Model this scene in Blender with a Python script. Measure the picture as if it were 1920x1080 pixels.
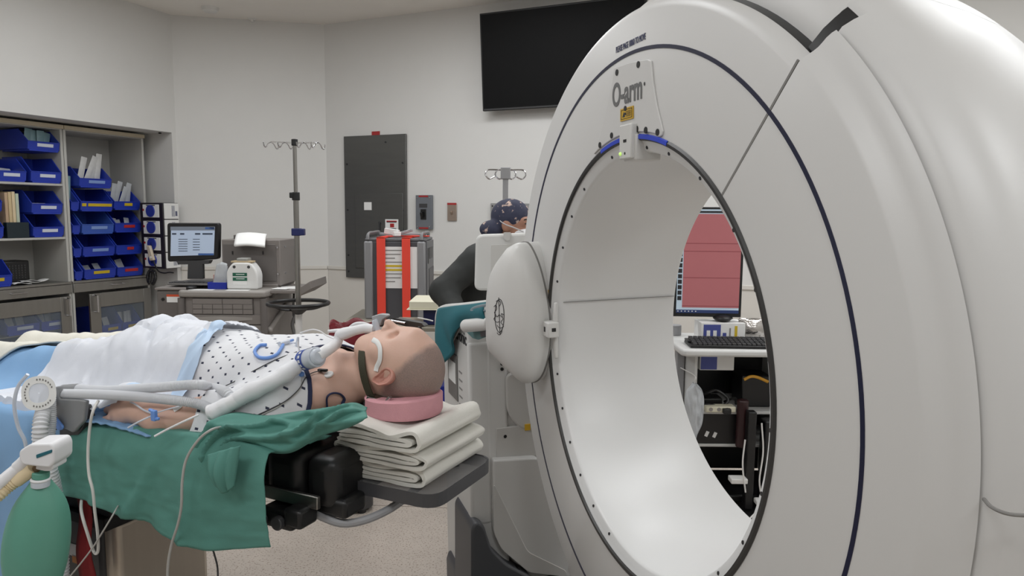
import bpy, bmesh, math, random
import numpy as np
from mathutils import Vector as V, Matrix as M, noise as NZ
from mathutils.bvhtree import BVHTree
for o in list(bpy.data.objects): bpy.data.objects.remove(o, do_unlink=True)
SC = bpy.context.scene
C = SC.collection
PI = math.pi
R = math.radians
sin, cos = math.sin, math.cos

# ------------------------------------------------------------------ camera
PITCH, ROLL, FPX, EYE = R(6.07), R(.5), 1315.0, V((0, 0, 1.5))
fw = V((0, cos(PITCH), -sin(PITCH)))
r0, u0 = V((1, 0, 0)), V((0, sin(PITCH), cos(PITCH)))
RT = cos(ROLL)*r0 + sin(ROLL)*u0
UP = -sin(ROLL)*r0 + cos(ROLL)*u0
cd = bpy.data.cameras.new('camera')
cam = bpy.data.objects.new('camera', cd)
C.objects.link(cam)
cd.sensor_width = 36
cd.lens = FPX/1920*36
cd.clip_start = .02
cam.matrix_world = M(((RT.x, UP.x, -fw.x, EYE.x), (RT.y, UP.y, -fw.y, EYE.y), (RT.z, UP.z, -fw.z, EYE.z), (0, 0, 0, 1)))
SC.camera = cam
vs = SC.view_settings
SC.display_settings.display_device = 'sRGB'
vs.view_transform = 'Standard'
vs.look = 'None'
vs.gamma = 1
vs.exposure = -1.32
vs.use_curve_mapping = False
w = bpy.data.worlds.new('room_air')
SC.world = w
w.use_nodes = True
w.node_tree.nodes['Background'].inputs[0].default_value = (.8, .85, .9, 1)
w.node_tree.nodes['Background'].inputs[1].default_value = .3

# ------------------------------------------------------------------ ceiling lamps (positions in the room, light travels down)
LAMPS = [(-2.3, 4.7, 46), (-.5, 4.7, 50), (1.2, 4.2, 48), (-2.9, 2.4, 48), (-1.0, 2.3, 42), (1.9, 2.6, 34),
         (-3.3, .0, 46), (-1.3, -.3, 50), (.7, -.8, 56), (3.0, 2.8, 50), (2.8, .2, 56)]
LROT = R(-24)
CEIL = 3.3
for i, (x, y, p) in enumerate(LAMPS):
    ld = bpy.data.lights.new('ceiling_lamp', 'AREA')
    ld.shape = 'RECTANGLE'
    ld.size, ld.size_y = 1.15, .55
    ld.energy = p
    ld.color = (.935, .967, 1)
    ld.spread = R(180)
    lo = bpy.data.objects.new('ceiling_lamp_light', ld)
    C.objects.link(lo)
    lo.location = (x, y, CEIL-.035)
    lo.rotation_euler = (0, 0, LROT)

# ------------------------------------------------------------------ pixel -> place (pixel of the 1920x1080 frame, at a chosen distance or plane)
def ray(x, y): return fw + (x-960)/FPX*RT - (y-540)/FPX*UP
def at(x, y, Y):
    d = ray(x, y)
    return EYE + d*(Y/d.y)
def atz(x, y, z):
    d = ray(x, y)
    return EYE + d*((z-1.5)/d.z)
def onplane(x, y, P, n):
    d = ray(x, y)
    P, n = V(P), V(n)
    return EYE + d*((P-EYE).dot(n)/d.dot(n))

# ------------------------------------------------------------------ materials
MATS = {}
def lin(c):
    c = c/255
    return c/12.92 if c <= .04045 else ((c+.055)/1.055)**2.4
def col(c): return (lin(c[0]), lin(c[1]), lin(c[2]), 1)
def mat(name, c, rough=.5, metal=0, bump=0, bscale=120, var=.03, vscale=6, trans=0, alpha=1, emit=0, spec=.5, coat=0, sss=0, stretch=None, c2=None, speck=None):
    """procedural surface: base colour varied by noise, optional bump"""
    if name in MATS: return MATS[name]
    m = bpy.data.materials.new(name)
    m.use_nodes = True
    nt = m.node_tree
    b = nt.nodes['Principled BSDF']
    tc = nt.nodes.new('ShaderNodeTexCoord')
    mp = nt.nodes.new('ShaderNodeMapping')
    nt.links.new(tc.outputs['Object'], mp.inputs['Vector'])
    if stretch: mp.inputs['Scale'].default_value = stretch
    n = nt.nodes.new('ShaderNodeTexNoise')
    n.inputs['Scale'].default_value = vscale
    n.inputs['Detail'].default_value = 4
    nt.links.new(mp.outputs[0], n.inputs['Vector'])
    mx = nt.nodes.new('ShaderNodeMix')
    mx.data_type = 'RGBA'
    base = col(c)
    lo_ = [v*(1-var*2) for v in base[:3]]+[1]
    hi_ = [min(1, v*(1+var*2)) for v in base[:3]]+[1]
    if c2: lo_, hi_ = base, col(c2)
    mx.inputs[6].default_value = lo_
    mx.inputs[7].default_value = hi_
    nt.links.new(n.outputs[0], mx.inputs[0])
    out = mx.outputs[2]
    if speck:
        sc_, thr, cc = speck
        vn = nt.nodes.new('ShaderNodeTexNoise')
        vn.inputs['Scale'].default_value = sc_
        vn.inputs['Detail'].default_value = 2
        nt.links.new(mp.outputs[0], vn.inputs['Vector'])
        rp = nt.nodes.new('ShaderNodeValToRGB')
        rp.color_ramp.elements[0].position = thr
        rp.color_ramp.elements[1].position = thr+.06
        nt.links.new(vn.outputs[0], rp.inputs[0])
        m2 = nt.nodes.new('ShaderNodeMix')
        m2.data_type = 'RGBA'
        nt.links.new(rp.outputs[0], m2.inputs[0])
        nt.links.new(out, m2.inputs[6])
        m2.inputs[7].default_value = col(cc)
        out = m2.outputs[2]
    nt.links.new(out, b.inputs['Base Color'])
    b.inputs['Roughness'].default_value = rough
    b.inputs['Metallic'].default_value = metal
    b.inputs['Specular IOR Level'].default_value = spec
    b.inputs['Coat Weight'].default_value = coat
    if trans: b.inputs['Transmission Weight'].default_value = trans
    if alpha < 1: b.inputs['Alpha'].default_value = alpha
    if sss:
        b.inputs['Subsurface Weight'].default_value = sss
        b.inputs['Subsurface Radius'].default_value = (.01, .004, .002)
    if emit:
        nt.links.new(out, b.inputs['Emission Color'])
        b.inputs['Emission Strength'].default_value = emit
    if bump:
        bn = nt.nodes.new('ShaderNodeTexNoise')
        bn.inputs['Scale'].default_value = bscale
        bn.inputs['Detail'].default_value = 3
        nt.links.new(mp.outputs[0], bn.inputs['Vector'])
        bp = nt.nodes.new('ShaderNodeBump')
        bp.inputs['Strength'].default_value = bump
        bp.inputs['Distance'].default_value = .004
        nt.links.new(bn.outputs[0], bp.inputs['Height'])
        nt.links.new(bp.outputs[0], b.inputs['Normal'])
    MATS[name] = m
    return m

# ------------------------------------------------------------------ mesh builder
def frame(p0, p1):
    d = (V(p1)-V(p0)).normalized()
    a = d.orthogonal().normalized()
    return d, a, d.cross(a)
def crom(pts, n=8):
    """catmull-rom through the points"""
    P = [V(p) for p in pts]
    if len(P) < 3: return P
    P = [P[0]*2-P[1]]+P+[P[-1]*2-P[-2]]
    out = []
    for i in range(1, len(P)-2):
        a, b, c, d = P[i-1:i+3]
        for k in range(n):
            t = k/n
            out.append(.5*((2*b)+(c-a)*t+(2*a-5*b+4*c-d)*t*t+(3*b-a-3*c+d)*t**3))
    out.append(P[-2])
    return out
class MB:
    def __init__(s):
        s.v, s.f, s.mi, s.k = [], [], [], 0
    def mat(s, k):
        s.k = k
        return s
    def add(s, vs_, fs):
        n = len(s.v)
        s.v += [tuple(p) for p in vs_]
        for f in fs:
            s.f.append(tuple(i+n for i in f))
            s.mi.append(s.k)
        return s
    def box(s, c, size, rot=None):
        x, y, z = [q/2 for q in size]
        q = [V(p) for p in ((-x, -y, -z), (x, -y, -z), (x, y, -z), (-x, y, -z), (-x, -y, z), (x, -y, z), (x, y, z), (-x, y, z))]
        if rot is not None: q = [rot @ p for p in q]
        c = V(c)
        return s.add([p+c for p in q], [(0, 3, 2, 1), (4, 5, 6, 7), (0, 1, 5, 4), (1, 2, 6, 5), (2, 3, 7, 6), (3, 0, 4, 7)])
    def b2(s, lo, hi):
        return s.box([(a+b)/2 for a, b in zip(lo, hi)], [abs(b-a) for a, b in zip(lo, hi)])
    def cyl(s, p0, p1, r, r2=None, n=20, cap=True):
        r2 = r if r2 is None else r2
        p0, p1 = V(p0), V(p1)
        d, a, b = frame(p0, p1)
        vs_ = [p0+(a*cos(2*PI*i/n)+b*sin(2*PI*i/n))*r for i in range(n)]+[p1+(a*cos(2*PI*i/n)+b*sin(2*PI*i/n))*r2 for i in range(n)]
        fs = [(i, (i+1) % n, n+(i+1) % n, n+i) for i in range(n)]
        if cap: fs += [tuple(range(n-1, -1, -1)), tuple(range(n, 2*n))]
        return s.add(vs_, fs)
    def tube(s, pts, r, n=10, sub=6, closed=False, flat=1.0, up=None, ribs=None):
        """swept tube; r may be a function of 0..1; flat squeezes across"""
        P = crom(pts, sub) if sub else [V(p) for p in pts]
        if closed: P = P[:-1]
        m = len(P)
        if ribs:   # resample evenly
            L = [0]
            for i in range(1, m): L.append(L[-1]+(P[i]-P[i-1]).length)
            N = int(L[-1]/ribs)*2
            Q, j = [], 0
            for k in range(N+1):
                t = L[-1]*k/N
                while j < m-2 and L[j+1] < t: j += 1
                Q.append(P[j].lerp(P[j+1], (t-L[j])/max(1e-9, L[j+1]-L[j])))
            P, m = Q, N+1
        T = []
        for i in range(m):
            a = P[(i-1) % m] if closed else P[max(0, i-1)]
            b = P[(i+1) % m] if closed else P[min(m-1, i+1)]
            t = (b-a)
            T.append(t.normalized() if t.length > 1e-9 else (T[-1] if T else V((1, 0, 0))))
        nrm = V(up) if up else T[0].orthogonal()
        vs_ = []
        for i in range(m):
            nrm = (nrm - T[i]*nrm.dot(T[i]))
            nrm = nrm.normalized() if nrm.length > 1e-6 else T[i].orthogonal().normalized()
            b = T[i].cross(nrm)
            rr = r(i/(m-1)) if callable(r) else r
            if ribs and i % 2: rr *= .82
            for k in range(n):
                q = 2*PI*k/n
                vs_.append(P[i]+nrm*cos(q)*rr*flat+b*sin(q)*rr)
        fs = []
        for i in range(m if closed else m-1):
            j = (i+1) % m
            fs += [(i*n+k, i*n+(k+1) % n, j*n+(k+1) % n, j*n+k) for k in range(n)]
        if not closed: fs += [tuple(range(n-1, -1, -1)), tuple(range((m-1)*n, m*n))]
        return s.add(vs_, fs)
    def ell(s, c, rad, nu=20, nv=12, rot=None):
        c = V(c)
        rad = (rad,)*3 if not hasattr(rad, '__len__') else rad
        vs_ = []
        for j in range(nv+1):
            ph = PI*j/nv
            for i in range(nu):
                q = 2*PI*i/nu
                p = V((rad[0]*sin(ph)*cos(q), rad[1]*sin(ph)*sin(q), rad[2]*cos(ph)))
                if rot is not None: p = rot @ p
                vs_.append(c+p)
        return s.add(vs_, [(j*nu+i, (j+1)*nu+i, (j+1)*nu+(i+1) % nu, j*nu+(i+1) % nu) for j in range(nv) for i in range(nu)])
    def lathe(s, prof, c=(0, 0, 0), n=28, sx=1, sy=1):
        c = V(c)
        vs_ = [c+V((r*cos(2*PI*i/n)*sx, r*sin(2*PI*i/n)*sy, z)) for r, z in prof for i in range(n)]
        m = len(prof)
        fs = [(j*n+i, j*n+(i+1) % n, (j+1)*n+(i+1) % n, (j+1)*n+i) for j in range(m-1) for i in range(n)]
        return s.add(vs_, fs)
    def prism(s, poly, off):
        """poly: 3D points in a plane, extruded by the vector off"""
        P = [V(p) for p in poly]
        off = V(off)
        n = len(P)
        nn = V((0, 0, 0))
        for i in range(n): nn += P[i].cross(P[(i+1) % n])
        if nn.dot(off) < 0: P.reverse()
        return s.add(P+[p+off for p in P], [tuple(range(n-1, -1, -1)), tuple(range(n, 2*n))]+[(i, (i+1) % n, n+(i+1) % n, n+i) for i in range(n)])
    def grid(s, nu, nv, fn, wrap=False):
        vs_ = [fn(i/(nu-1), j/(nv-1)) for j in range(nv) for i in range(nu)]
        fs = [(j*nu+i, j*nu+i+1, (j+1)*nu+i+1, (j+1)*nu+i) for j in range(nv-1) for i in range(nu-1)]
        return s.add(vs_, fs)
    def build(s, name, mats, parent=None, bevel=0, bseg=2, sub=0, solid=0, sharp=35, mtx=None, smooth=0, soff=-1):
        me = bpy.data.meshes.new(name)
        me.from_pydata(s.v, [], s.f)
        mats = mats if isinstance(mats, (list, tuple)) else [mats]
        for m_ in mats: me.materials.append(m_)
        me.polygons.foreach_set('material_index', s.mi)
        me.polygons.foreach_set('use_smooth', [True]*len(s.f))
        me.update()
        if not sub and not solid and sharp < 180: me.set_sharp_from_angle(angle=R(sharp))
        o = bpy.data.objects.new(name, me)
        C.objects.link(o)
        if parent: o.parent = parent
        if mtx is not None: o.matrix_world = mtx
        if smooth:
            d = o.modifiers.new('smooth', 'SMOOTH')
            d.iterations, d.factor = smooth, .5
        if solid:
            d = o.modifiers.new('solid', 'SOLIDIFY')
            d.thickness, d.offset = solid, soff
        if bevel:
            d = o.modifiers.new('bevel', 'BEVEL')
            d.width, d.segments, d.limit_method, d.angle_limit = bevel, bseg, 'ANGLE', R(40)
            d.harden_normals = False
        if sub:
            d = o.modifiers.new('sub', 'SUBSURF')
            d.levels = d.render_levels = sub
        return o
def tag(o, label=None, cat=None, group=None, kind=None):
    for k, v_ in (('label', label), ('category', cat), ('group', group), ('kind', kind)):
        if v_: o[k] = v_
    return o
def thing(name, label, cat, loc=(0, 0, 0), rz=0, group=None, mtx=None):
    o = bpy.data.objects.new(name, None)
    C.objects.link(o)
    o.empty_display_size = .1
    if mtx is not None: o.matrix_world = mtx
    else:
        o.location, o.rotation_euler = loc, (0, 0, rz)
    return tag(o, label, cat, group)
def copy_tree(o, parent=None):
    c = o.copy()
    C.objects.link(c)
    if parent: c.parent = parent
    for ch in list(o.children): copy_tree(ch, c)
    return c
def mtx(o, x, y, z):
    """matrix from origin and axes"""
    x, y, z, o = V(x), V(y), V(z), V(o)
    return M(((x.x, y.x, z.x, o.x), (x.y, y.y, z.y, o.y), (x.z, y.z, z.z, o.z), (0, 0, 0, 1)))
def text(name, s, size, m, parent=None, loc=(0, 0, 0), ax=(1, 0, 0), up=(0, 0, 1), bold=0, align='CENTER', sx=1, ext=.0004):
    """lettering as a flat mesh at loc, reading along ax with its top towards up"""
    cu = bpy.data.curves.new(name, 'FONT')
    cu.body, cu.size, cu.align_x, cu.align_y, cu.offset, cu.extrude = s, size, align, 'CENTER', bold, ext
    t = bpy.data.objects.new(name, cu)
    C.objects.link(t)
    me = bpy.data.meshes.new_from_object(t.evaluated_get(bpy.context.evaluated_depsgraph_get()))
    bpy.data.objects.remove(t, do_unlink=True)
    a, u = V(ax).normalized(), V(up).normalized()
    mm = mtx(loc, a*sx, u, a.cross(u))
    me.transform(mm)
    me.materials.clear()
    me.materials.append(m)
    o = bpy.data.objects.new(name, me)
    C.objects.link(o)
    if parent: o.parent = parent
    return o
def nz(x, y=0, z=0, s=1.0): return NZ.noise(V((x*s, y*s, z*s)))
def fbm(x, y, z=0, s=1.0, o=3):
    return sum(NZ.noise(V((x*s*2**k, y*s*2**k, z+k*7.3)))/2**k for k in range(o))

# ------------------------------------------------------------------ smooth-union bodies (for people and soft things): one continuous surface
def capsule(a, b, ra, rb): return ('c', V(a), V(b), ra, rb)
def ellip(c, rad, rot=None): return ('e', V(c), V(rad), rot)
def sdf_field(X, Y, Z, prims, k):
    F = np.full(X.shape, 9.0, np.float32)
    for p in prims:
        kk = (p[5] if len(p) > 5 else k)
        if p[0] == 'c':
            a, b, ra, rb = p[1:5]
            d = b-a
            L2 = max(d.length_squared, 1e-12)
            t = np.clip(((X-a.x)*d.x+(Y-a.y)*d.y+(Z-a.z)*d.z)/L2, 0, 1)
            D = np.sqrt((X-a.x-t*d.x)**2+(Y-a.y-t*d.y)**2+(Z-a.z-t*d.z)**2)-(ra+(rb-ra)*t)
        else:
            c, rad, rot = p[1], p[2], p[3]
            x, y, z = X-c.x, Y-c.y, Z-c.z
            if rot is not None:
                q = rot.transposed()
                x, y, z = (q[0][0]*x+q[0][1]*y+q[0][2]*z, q[1][0]*x+q[1][1]*y+q[1][2]*z, q[2][0]*x+q[2][1]*y+q[2][2]*z)
            k0 = np.sqrt((x/rad.x)**2+(y/rad.y)**2+(z/rad.z)**2)
            k1 = np.sqrt((x/rad.x**2)**2+(y/rad.y**2)**2+(z/rad.z**2)**2)
            D = k0*(k0-1)/np.maximum(k1, 1e-6)
        h = np.clip(.5+.5*(F-D)/kk, 0, 1)
        F = F*(1-h)+D*h-kk*h*(1-h)
    return F
def sdf_mesh(prims, res, k=.02, pad=.03, carve=None):
    """naive surface nets over the smooth union of prims -> (verts, quads)"""
    lo, hi = V((9, 9, 9)), V((-9, -9, -9))
    for p in prims:
        if p[0] == 'c': pts = [(p[1], p[3]), (p[2], p[4])]
        else: pts = [(p[1], max(p[2]))]
        for q, r_ in pts:
            for i in range(3):
                lo[i] = min(lo[i], q[i]-r_-pad)
                hi[i] = max(hi[i], q[i]+r_+pad)
    n = [int((hi[i]-lo[i])/res)+2 for i in range(3)]
    ax = [np.arange(n[i], dtype=np.float32)*res+lo[i] for i in range(3)]
    X, Y, Z = np.meshgrid(*ax, indexing='ij')
    F = sdf_field(X, Y, Z, prims, k)
    if carve:
        for p, kk in carve:
            D = -sdf_field(X, Y, Z, [p], .001)
            h = np.clip(.5+.5*(D-F)/kk, 0, 1)
            F = F*(1-h)+D*h+kk*h*(1-h)
    S = F < 0
    n0, n1, n2 = n
    acc = np.zeros((n0-1, n1-1, n2-1, 3), np.float32)
    cnt = np.zeros((n0-1, n1-1, n2-1), np.float32)
    corners = [(i, j, k_) for i in (0, 1) for j in (0, 1) for k_ in (0, 1)]
    def sub(A, c): return A[c[0]:n0-1+c[0], c[1]:n1-1+c[1], c[2]:n2-1+c[2]]
    for c in corners:
        for d in range(3):
            if c[d]: continue
            e = list(c)
            e[d] = 1
            fa, fb = sub(F, c), sub(F, e)
            m = (fa < 0) != (fb < 0)
            t = np.where(m, fa/np.where(fa-fb == 0, 1, fa-fb), 0)
            for q in range(3): acc[..., q] += np.where(m, c[q]+(t if q == d else 0), 0)
            cnt += m
    act = cnt > 0
    idx = -np.ones(act.shape, np.int64)
    ii = np.argwhere(act)
    idx[act] = np.arange(len(ii))
    vv = (acc[act]/cnt[act][:, None]+ii)*res+np.array([lo[0], lo[1], lo[2]], np.float32)
    quads = []
    for d in range(3):
        a, b = [(1, 2), (2, 0), (0, 1)][d]
        s0 = [slice(1, m_-1) for m_ in n]
        s0[d] = slice(0, n[d]-1)
        s1 = list(s0)
        s1[d] = slice(1, n[d])
        A, B = S[tuple(s0)], S[tuple(s1)]
        ch = np.argwhere(A != B)
        if not len(ch): continue
        inside = A[A != B]
        base = ch+np.array([s0[q].start for q in range(3)])
        def g(da, db):
            q = base.copy()
            q[:, a] -= da
            q[:, b] -= db
            return idx[q[:, 0], q[:, 1], q[:, 2]]
        Q = np.stack([g(1, 1), g(0, 1), g(0, 0), g(1, 0)], 1)
        Q[~inside] = Q[~inside][:, ::-1]
        quads.append(Q)
    Q = np.concatenate(quads)
    return vv, Q
def soft(name, prims, res, m, parent=None, k=.02, carve=None, smooth=2, warp=None, mtx_=None):
    vv, Q = sdf_mesh(prims, res, k, carve=carve)
    b = MB()
    b.v = [tuple(float(c) for c in p) for p in vv]
    if warp: b.v = [warp(V(p)) for p in b.v]
    b.f = [tuple(int(i) for i in q) for q in Q]
    b.mi = [0]*len(b.f)
    return b.build(name, m, parent, sharp=180, smooth=smooth, mtx=mtx_)
# ------------------------------------------------------------------ the room
Z3 = V((0, 0, 1))
C12, C23 = V((-3.18, 6.72, 0)), V((-1.84, 7.01, 0))
AX, AY = V((-sin(R(24)), -cos(R(24)), 0)), V((-cos(R(24)), sin(R(24)), 0))     # along the left wall towards us / into it
BX, BY = V((.9135, -.4067, 0)), V((.4067, .9135, 0))                          # along the back wall to the right / into it
FA = mtx(C12, AX, AY, Z3)      # note: mirrored axes are never used for meshes that need a handed frame
FAR = mtx(C12, -AX, AY, Z3)    # handed frame of the left wall: x to the right (away from us), y into the wall
FB = mtx(C23, BX, BY, Z3)
m_wall = mat('wall_paint', (218, 217, 214), .55, bump=.05, bscale=90, var=.01)
m_wain = mat('wall_guard_sheet', (214, 210, 203), .45, bump=.03, bscale=200, var=.01)
m_ceil = mat('ceiling_paint', (236, 232, 226), .8, bump=.05, bscale=60, var=.012)
m_floor = mat('speckled_floor', (188, 178, 168), .38, var=.05, vscale=14, bump=.02, bscale=300, speck=(120, .58, (140, 126, 112)))
m_white = mat('white_plastic', (222, 221, 218), .35, var=.01)
m_steel = mat('brushed_steel', (150, 148, 144), .32, 1, var=.06, vscale=60, stretch=(1, 1, 30))
m_chrome = mat('chrome', (205, 205, 208), .15, 1, var=.01)
m_black = mat('black_plastic', (22, 22, 23), .4, var=.1)
m_dark = mat('dark_grey_plastic', (62, 62, 64), .45, var=.05)
m_red = mat('red_label', (165, 40, 42), .5, var=.05)
m_paper = mat('white_paper', (232, 232, 230), .7, var=.01)
m_ink = mat('black_ink', (38, 38, 42), .6, var=.05)
m_blueplas = mat('blue_plastic', (22, 42, 150), .38, var=.05, vscale=9)
m_bluedark = mat('navy_plastic', (24, 34, 88), .4, var=.05)
m_grey = mat('grey_plastic', (150, 150, 152), .45, var=.03)
m_screw = mat('screw_metal', (70, 70, 72), .4, .8, var=.05)

def struct(o): return tag(o, kind='structure')
b = MB().b2((-6, -5, -.1), (9, 9, 0))
struct(b.build('floor', m_floor))
b = MB().b2((-6, -5, CEIL), (9, 9, CEIL+.1))
struct(b.build('ceiling', m_ceil))
# left wall with its alcove (x runs to the right, so places towards us are negative)
b = MB()
b.b2((-9.5, 0, 2.225), (0, .78, CEIL)).b2((-.045, 0, 0), (0, .78, 2.225)).b2((-3.2, .74, 0), (-.045, .84, 2.225)).b2((-9.5, 0, 0), (-3.2, .78, 2.225))
struct(b.build('wall_left', m_wall, mtx=FAR))
d2 = (C23-C12)
L2 = d2.length
CX = d2.normalized()
FC = mtx(C12, CX, V((-CX.y, CX.x, 0)), Z3)
struct(MB().b2((-.06, 0, 0), (L2, .1, CEIL)).build('wall_corner', m_wall, mtx=FC))
struct(MB().b2((0, 0, 0), (7.2, .1, CEIL)).build('wall_back', m_wall, mtx=FB))
FD = mtx(C23+BX*7.2, -AX*-1, BX, Z3)   # right wall, runs back towards us
struct(MB().b2((-.1, 0, 0), (9.6, .1, CEIL)).build('wall_right', m_wall, mtx=mtx(C23+BX*7.2, AX, -BX*-1, Z3) if False else mtx(C23+BX*7.2+AX*9.6, -AX, -BX, Z3) @ M.Translation((0, -.1, 0))))
FE = mtx(C12+AX*8.6, BX, BY, Z3)
struct(MB().b2((-.5, -.1, 0), (9.6, 0, CEIL)).build('wall_front', m_wall, mtx=FE))
# wall guard sheets and rails below chair height
for k, (F_, L_) in enumerate(((FC, L2), (FB, 7.1))):
    struct(MB().b2((.002, -.005, 0), (L_-.004, 0, .93)).build('trim_%d' % (k*2+1), m_wain, mtx=F_))
    struct(MB().b2((.002, -.016, .93), (L_-.012, 0, .965)).build('trim_%d' % (k*2+2), m_wain, mtx=F_, bevel=.004))
a_, c_2 = atz(560, 942, .0), atz(800, 951, .0)
dd = (c_2-a_).normalized()
nn_ = V((-dd.y, dd.x, 0))*.003
struct(MB().prism([a_-nn_-dd*2, c_2-nn_+dd*2, c_2+nn_+dd*2, a_+nn_-dd*2], (0, 0, .0006)).build('trim_5', mat('floor_joint', (140, 130, 120), .6)))
# ceiling lamps
m_diff = mat('lamp_diffuser', (255, 250, 242), .6, emit=3.0, var=.0)
for i, (x, y, p) in enumerate(LAMPS):
    t = thing('ceiling_lamp', 'rectangular flush ceiling lamp with a white frame above the operating room', 'lamp', (x, y, CEIL), LROT, 'ceiling lamps of the operating room')
    b = MB()
    for sx, sy, w_, h_ in ((0, .3, 1.24, .04), (0, -.3, 1.24, .04), (.6, 0, .04, .6), (-.6, 0, .04, .6)):
        b.box((sx, sy, -.012), (w_, h_, .024))
    b.build('lamp_frame', m_white, t)
    MB().b2((-.58, -.28, -.012), (.58, .28, -.006)).build('diffuser', m_diff, t)
# ceiling fittings
p = atz(394, 14, CEIL)
tag(MB().lathe([(0, -.04), (.05, -.04), (.065, -.03), (.075, 0)], (0, 0, 0)).build('smoke_detector', m_white, mtx=M.Translation(p)), 'round white detector on the ceiling above the corner', 'detector')
p = atz(473, 35, CEIL)
tag(MB().lathe([(0, -.03), (.012, -.03), (.014, -.012), (.035, -.008), (.04, 0)], (0, 0, 0)).build('sprinkler_head', m_white, mtx=M.Translation(p)), 'small white sprinkler head in the ceiling near the corner', 'sprinkler')

# ------------------------------------------------------------------ things on the back wall
def w3(x, y):
    P = onplane(x, y, C23, BY)
    return (P-C23).dot(BX), P.z
def wallthing(name, label, cat, s, z): return thing(name, label, cat, mtx=FB @ M.Translation((s, -.006, z)))
# electrical panel
m_panel = mat('grey_panel_paint', (98, 98, 96), .33, .55, var=.05, vscale=3, stretch=(1, 1, 8))
s0, s1, z0, z1 = .232, .935, .86, 2.225
t = wallthing('electrical_panel', 'tall dark grey electrical panel on the back wall', 'electrical panel', (s0+s1)/2, z0)
W, H = s1-s0, z1-z0
MB().b2((-W/2, -.022, 0), (W/2, 0, H)).build('cover_plate', m_panel, t, bevel=.003)
d = MB().b2((-W/2+.13, -.03, .10), (W/2-.03, -.021, H*.60)).build('panel_door', m_panel, t, bevel=.003)
MB().cyl((W/2-.29, -.03, .62-.08), (W/2-.29, -.042, .62-.08), .013).box((W/2-.29, -.04, .50), (.012, .012, .07)).build('door_latch', m_dark, d)
for sx in (-W/2+.035, W/2-.035):
    for zz in (.06, .22, .66, 1.1): MB().cyl((sx, -.022, zz), (sx, -.027, zz), .009, n=10).build('screw', m_screw, t)
for sx in (0.13,): MB().cyl((sx, -.022, H-.07), (sx, -.027, H-.07), .009, n=10).build('screw', m_screw, t)
b = MB().b2((-.115, -.034, .66), (-.03, -.03, .735))
b.build('notice', m_paper, t)
n_ = MB().b2((.125, -.034, .45), (.27, -.03, .575)).build('warning_notice', m_paper, t)
MB().b2((.18, -.036, .50), (.225, -.034, .535)).build('red_mark', m_red, n_)
MB().b2((.14, -.036, .552), (.255, -.034, .562)).build('red_strip', m_red, n_)
for zz, w_ in ((.485, .1), (.475, .08), (.545, .11)): MB().b2((.197-w_/2, -.036, zz), (.197+w_/2, -.034, zz+.006)).build('print_line', m_ink, n_)
for x in (.165, .205): MB().b2((x, -.036, .46), (x+.015, -.034, .472)).build('print_mark', m_ink, n_)
s, z = w3(705, 250)
tag(MB().b2((-.045, -.004, -.018), (.045, 0, .018)).build('red_sign', m_red, mtx=FB @ M.Translation((s, -.002, z))), 'small red sign above the tall electrical panel', 'sign')
# disconnect switch
m_swgrey = mat('switch_grey_paint', (108, 112, 118), .45, var=.03)
sa, za = w3(783, 366)
sb, zb = w3(813, 430)
t = wallthing('disconnect_switch', 'grey disconnect switch box with black lever right of the panel', 'switch', (sa+sb)/2, min(za, zb))
W, H = abs(sb-sa), abs(za-zb)
MB().b2((-W/2, -.03, 0), (W/2, 0, H)).build('plate', m_swgrey, t, bevel=.003)
MB().b2((-.03, -.036, .09), (.03, -.03, .185)).build('switch_base', m_black, t, bevel=.003)
MB().box((-.005, -.05, .135), (.022, .035, .05), M.Rotation(R(20), 3, 'X')).build('lever', m_black, t, bevel=.004)
MB().b2((-.045, -.033, .20), (.04, -.03, .235)).build('rating_plate', m_dark, t)
for sx in (-W/2+.02, W/2-.02):
    for zz in (.025, H-.025): MB().cyl((sx, -.03, zz), (sx, -.034, zz), .006, n=10).build('screw', m_chrome, t)
for zz in (.004, H-.018): MB().b2((-.05, -.0325, zz), (.05, -.03, zz+.014)).build('red_strip', m_red, t)
# small switch
sa, za = w3(840, 381)
sb, zb = w3(857, 414)
t = wallthing('light_switch', 'small steel toggle switch plate with red strip on top', 'switch', (sa+sb)/2, zb)
W, H = abs(sb-sa), abs(za-zb)
m_copper = mat('warm_steel', (176, 160, 148), .35, .8, var=.04)
MB().b2((-W/2, -.008, 0), (W/2, 0, H)).build('plate', m_copper, t, bevel=.002)
MB().box((0, -.014, H*.45), (.014, .02, .03), M.Rotation(R(25), 3, 'X')).build('toggle', m_copper, t, bevel=.002)
MB().b2((-W/2, -.0095, H-.015), (W/2, -.008, H+.003)).build('red_strip', m_red, t)
# steel plate behind the person
s, z = w3(922, 381)
t = wallthing('wall_plate', 'large square steel plate on the wall behind the crouched person', 'wall plate', s+.23, 1.2)
MB().b2((-.23, -.02, 0), (.23, 0, z-1.2)).build('plate', mat('satin_steel', (172, 172, 172), .4, .6, var=.03), t, bevel=.003)
for sx in (-.21, .21): MB().cyl((sx, -.02, z-1.225), (sx, -.024, z-1.225), .007, n=10).build('screw', m_screw, t)
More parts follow.
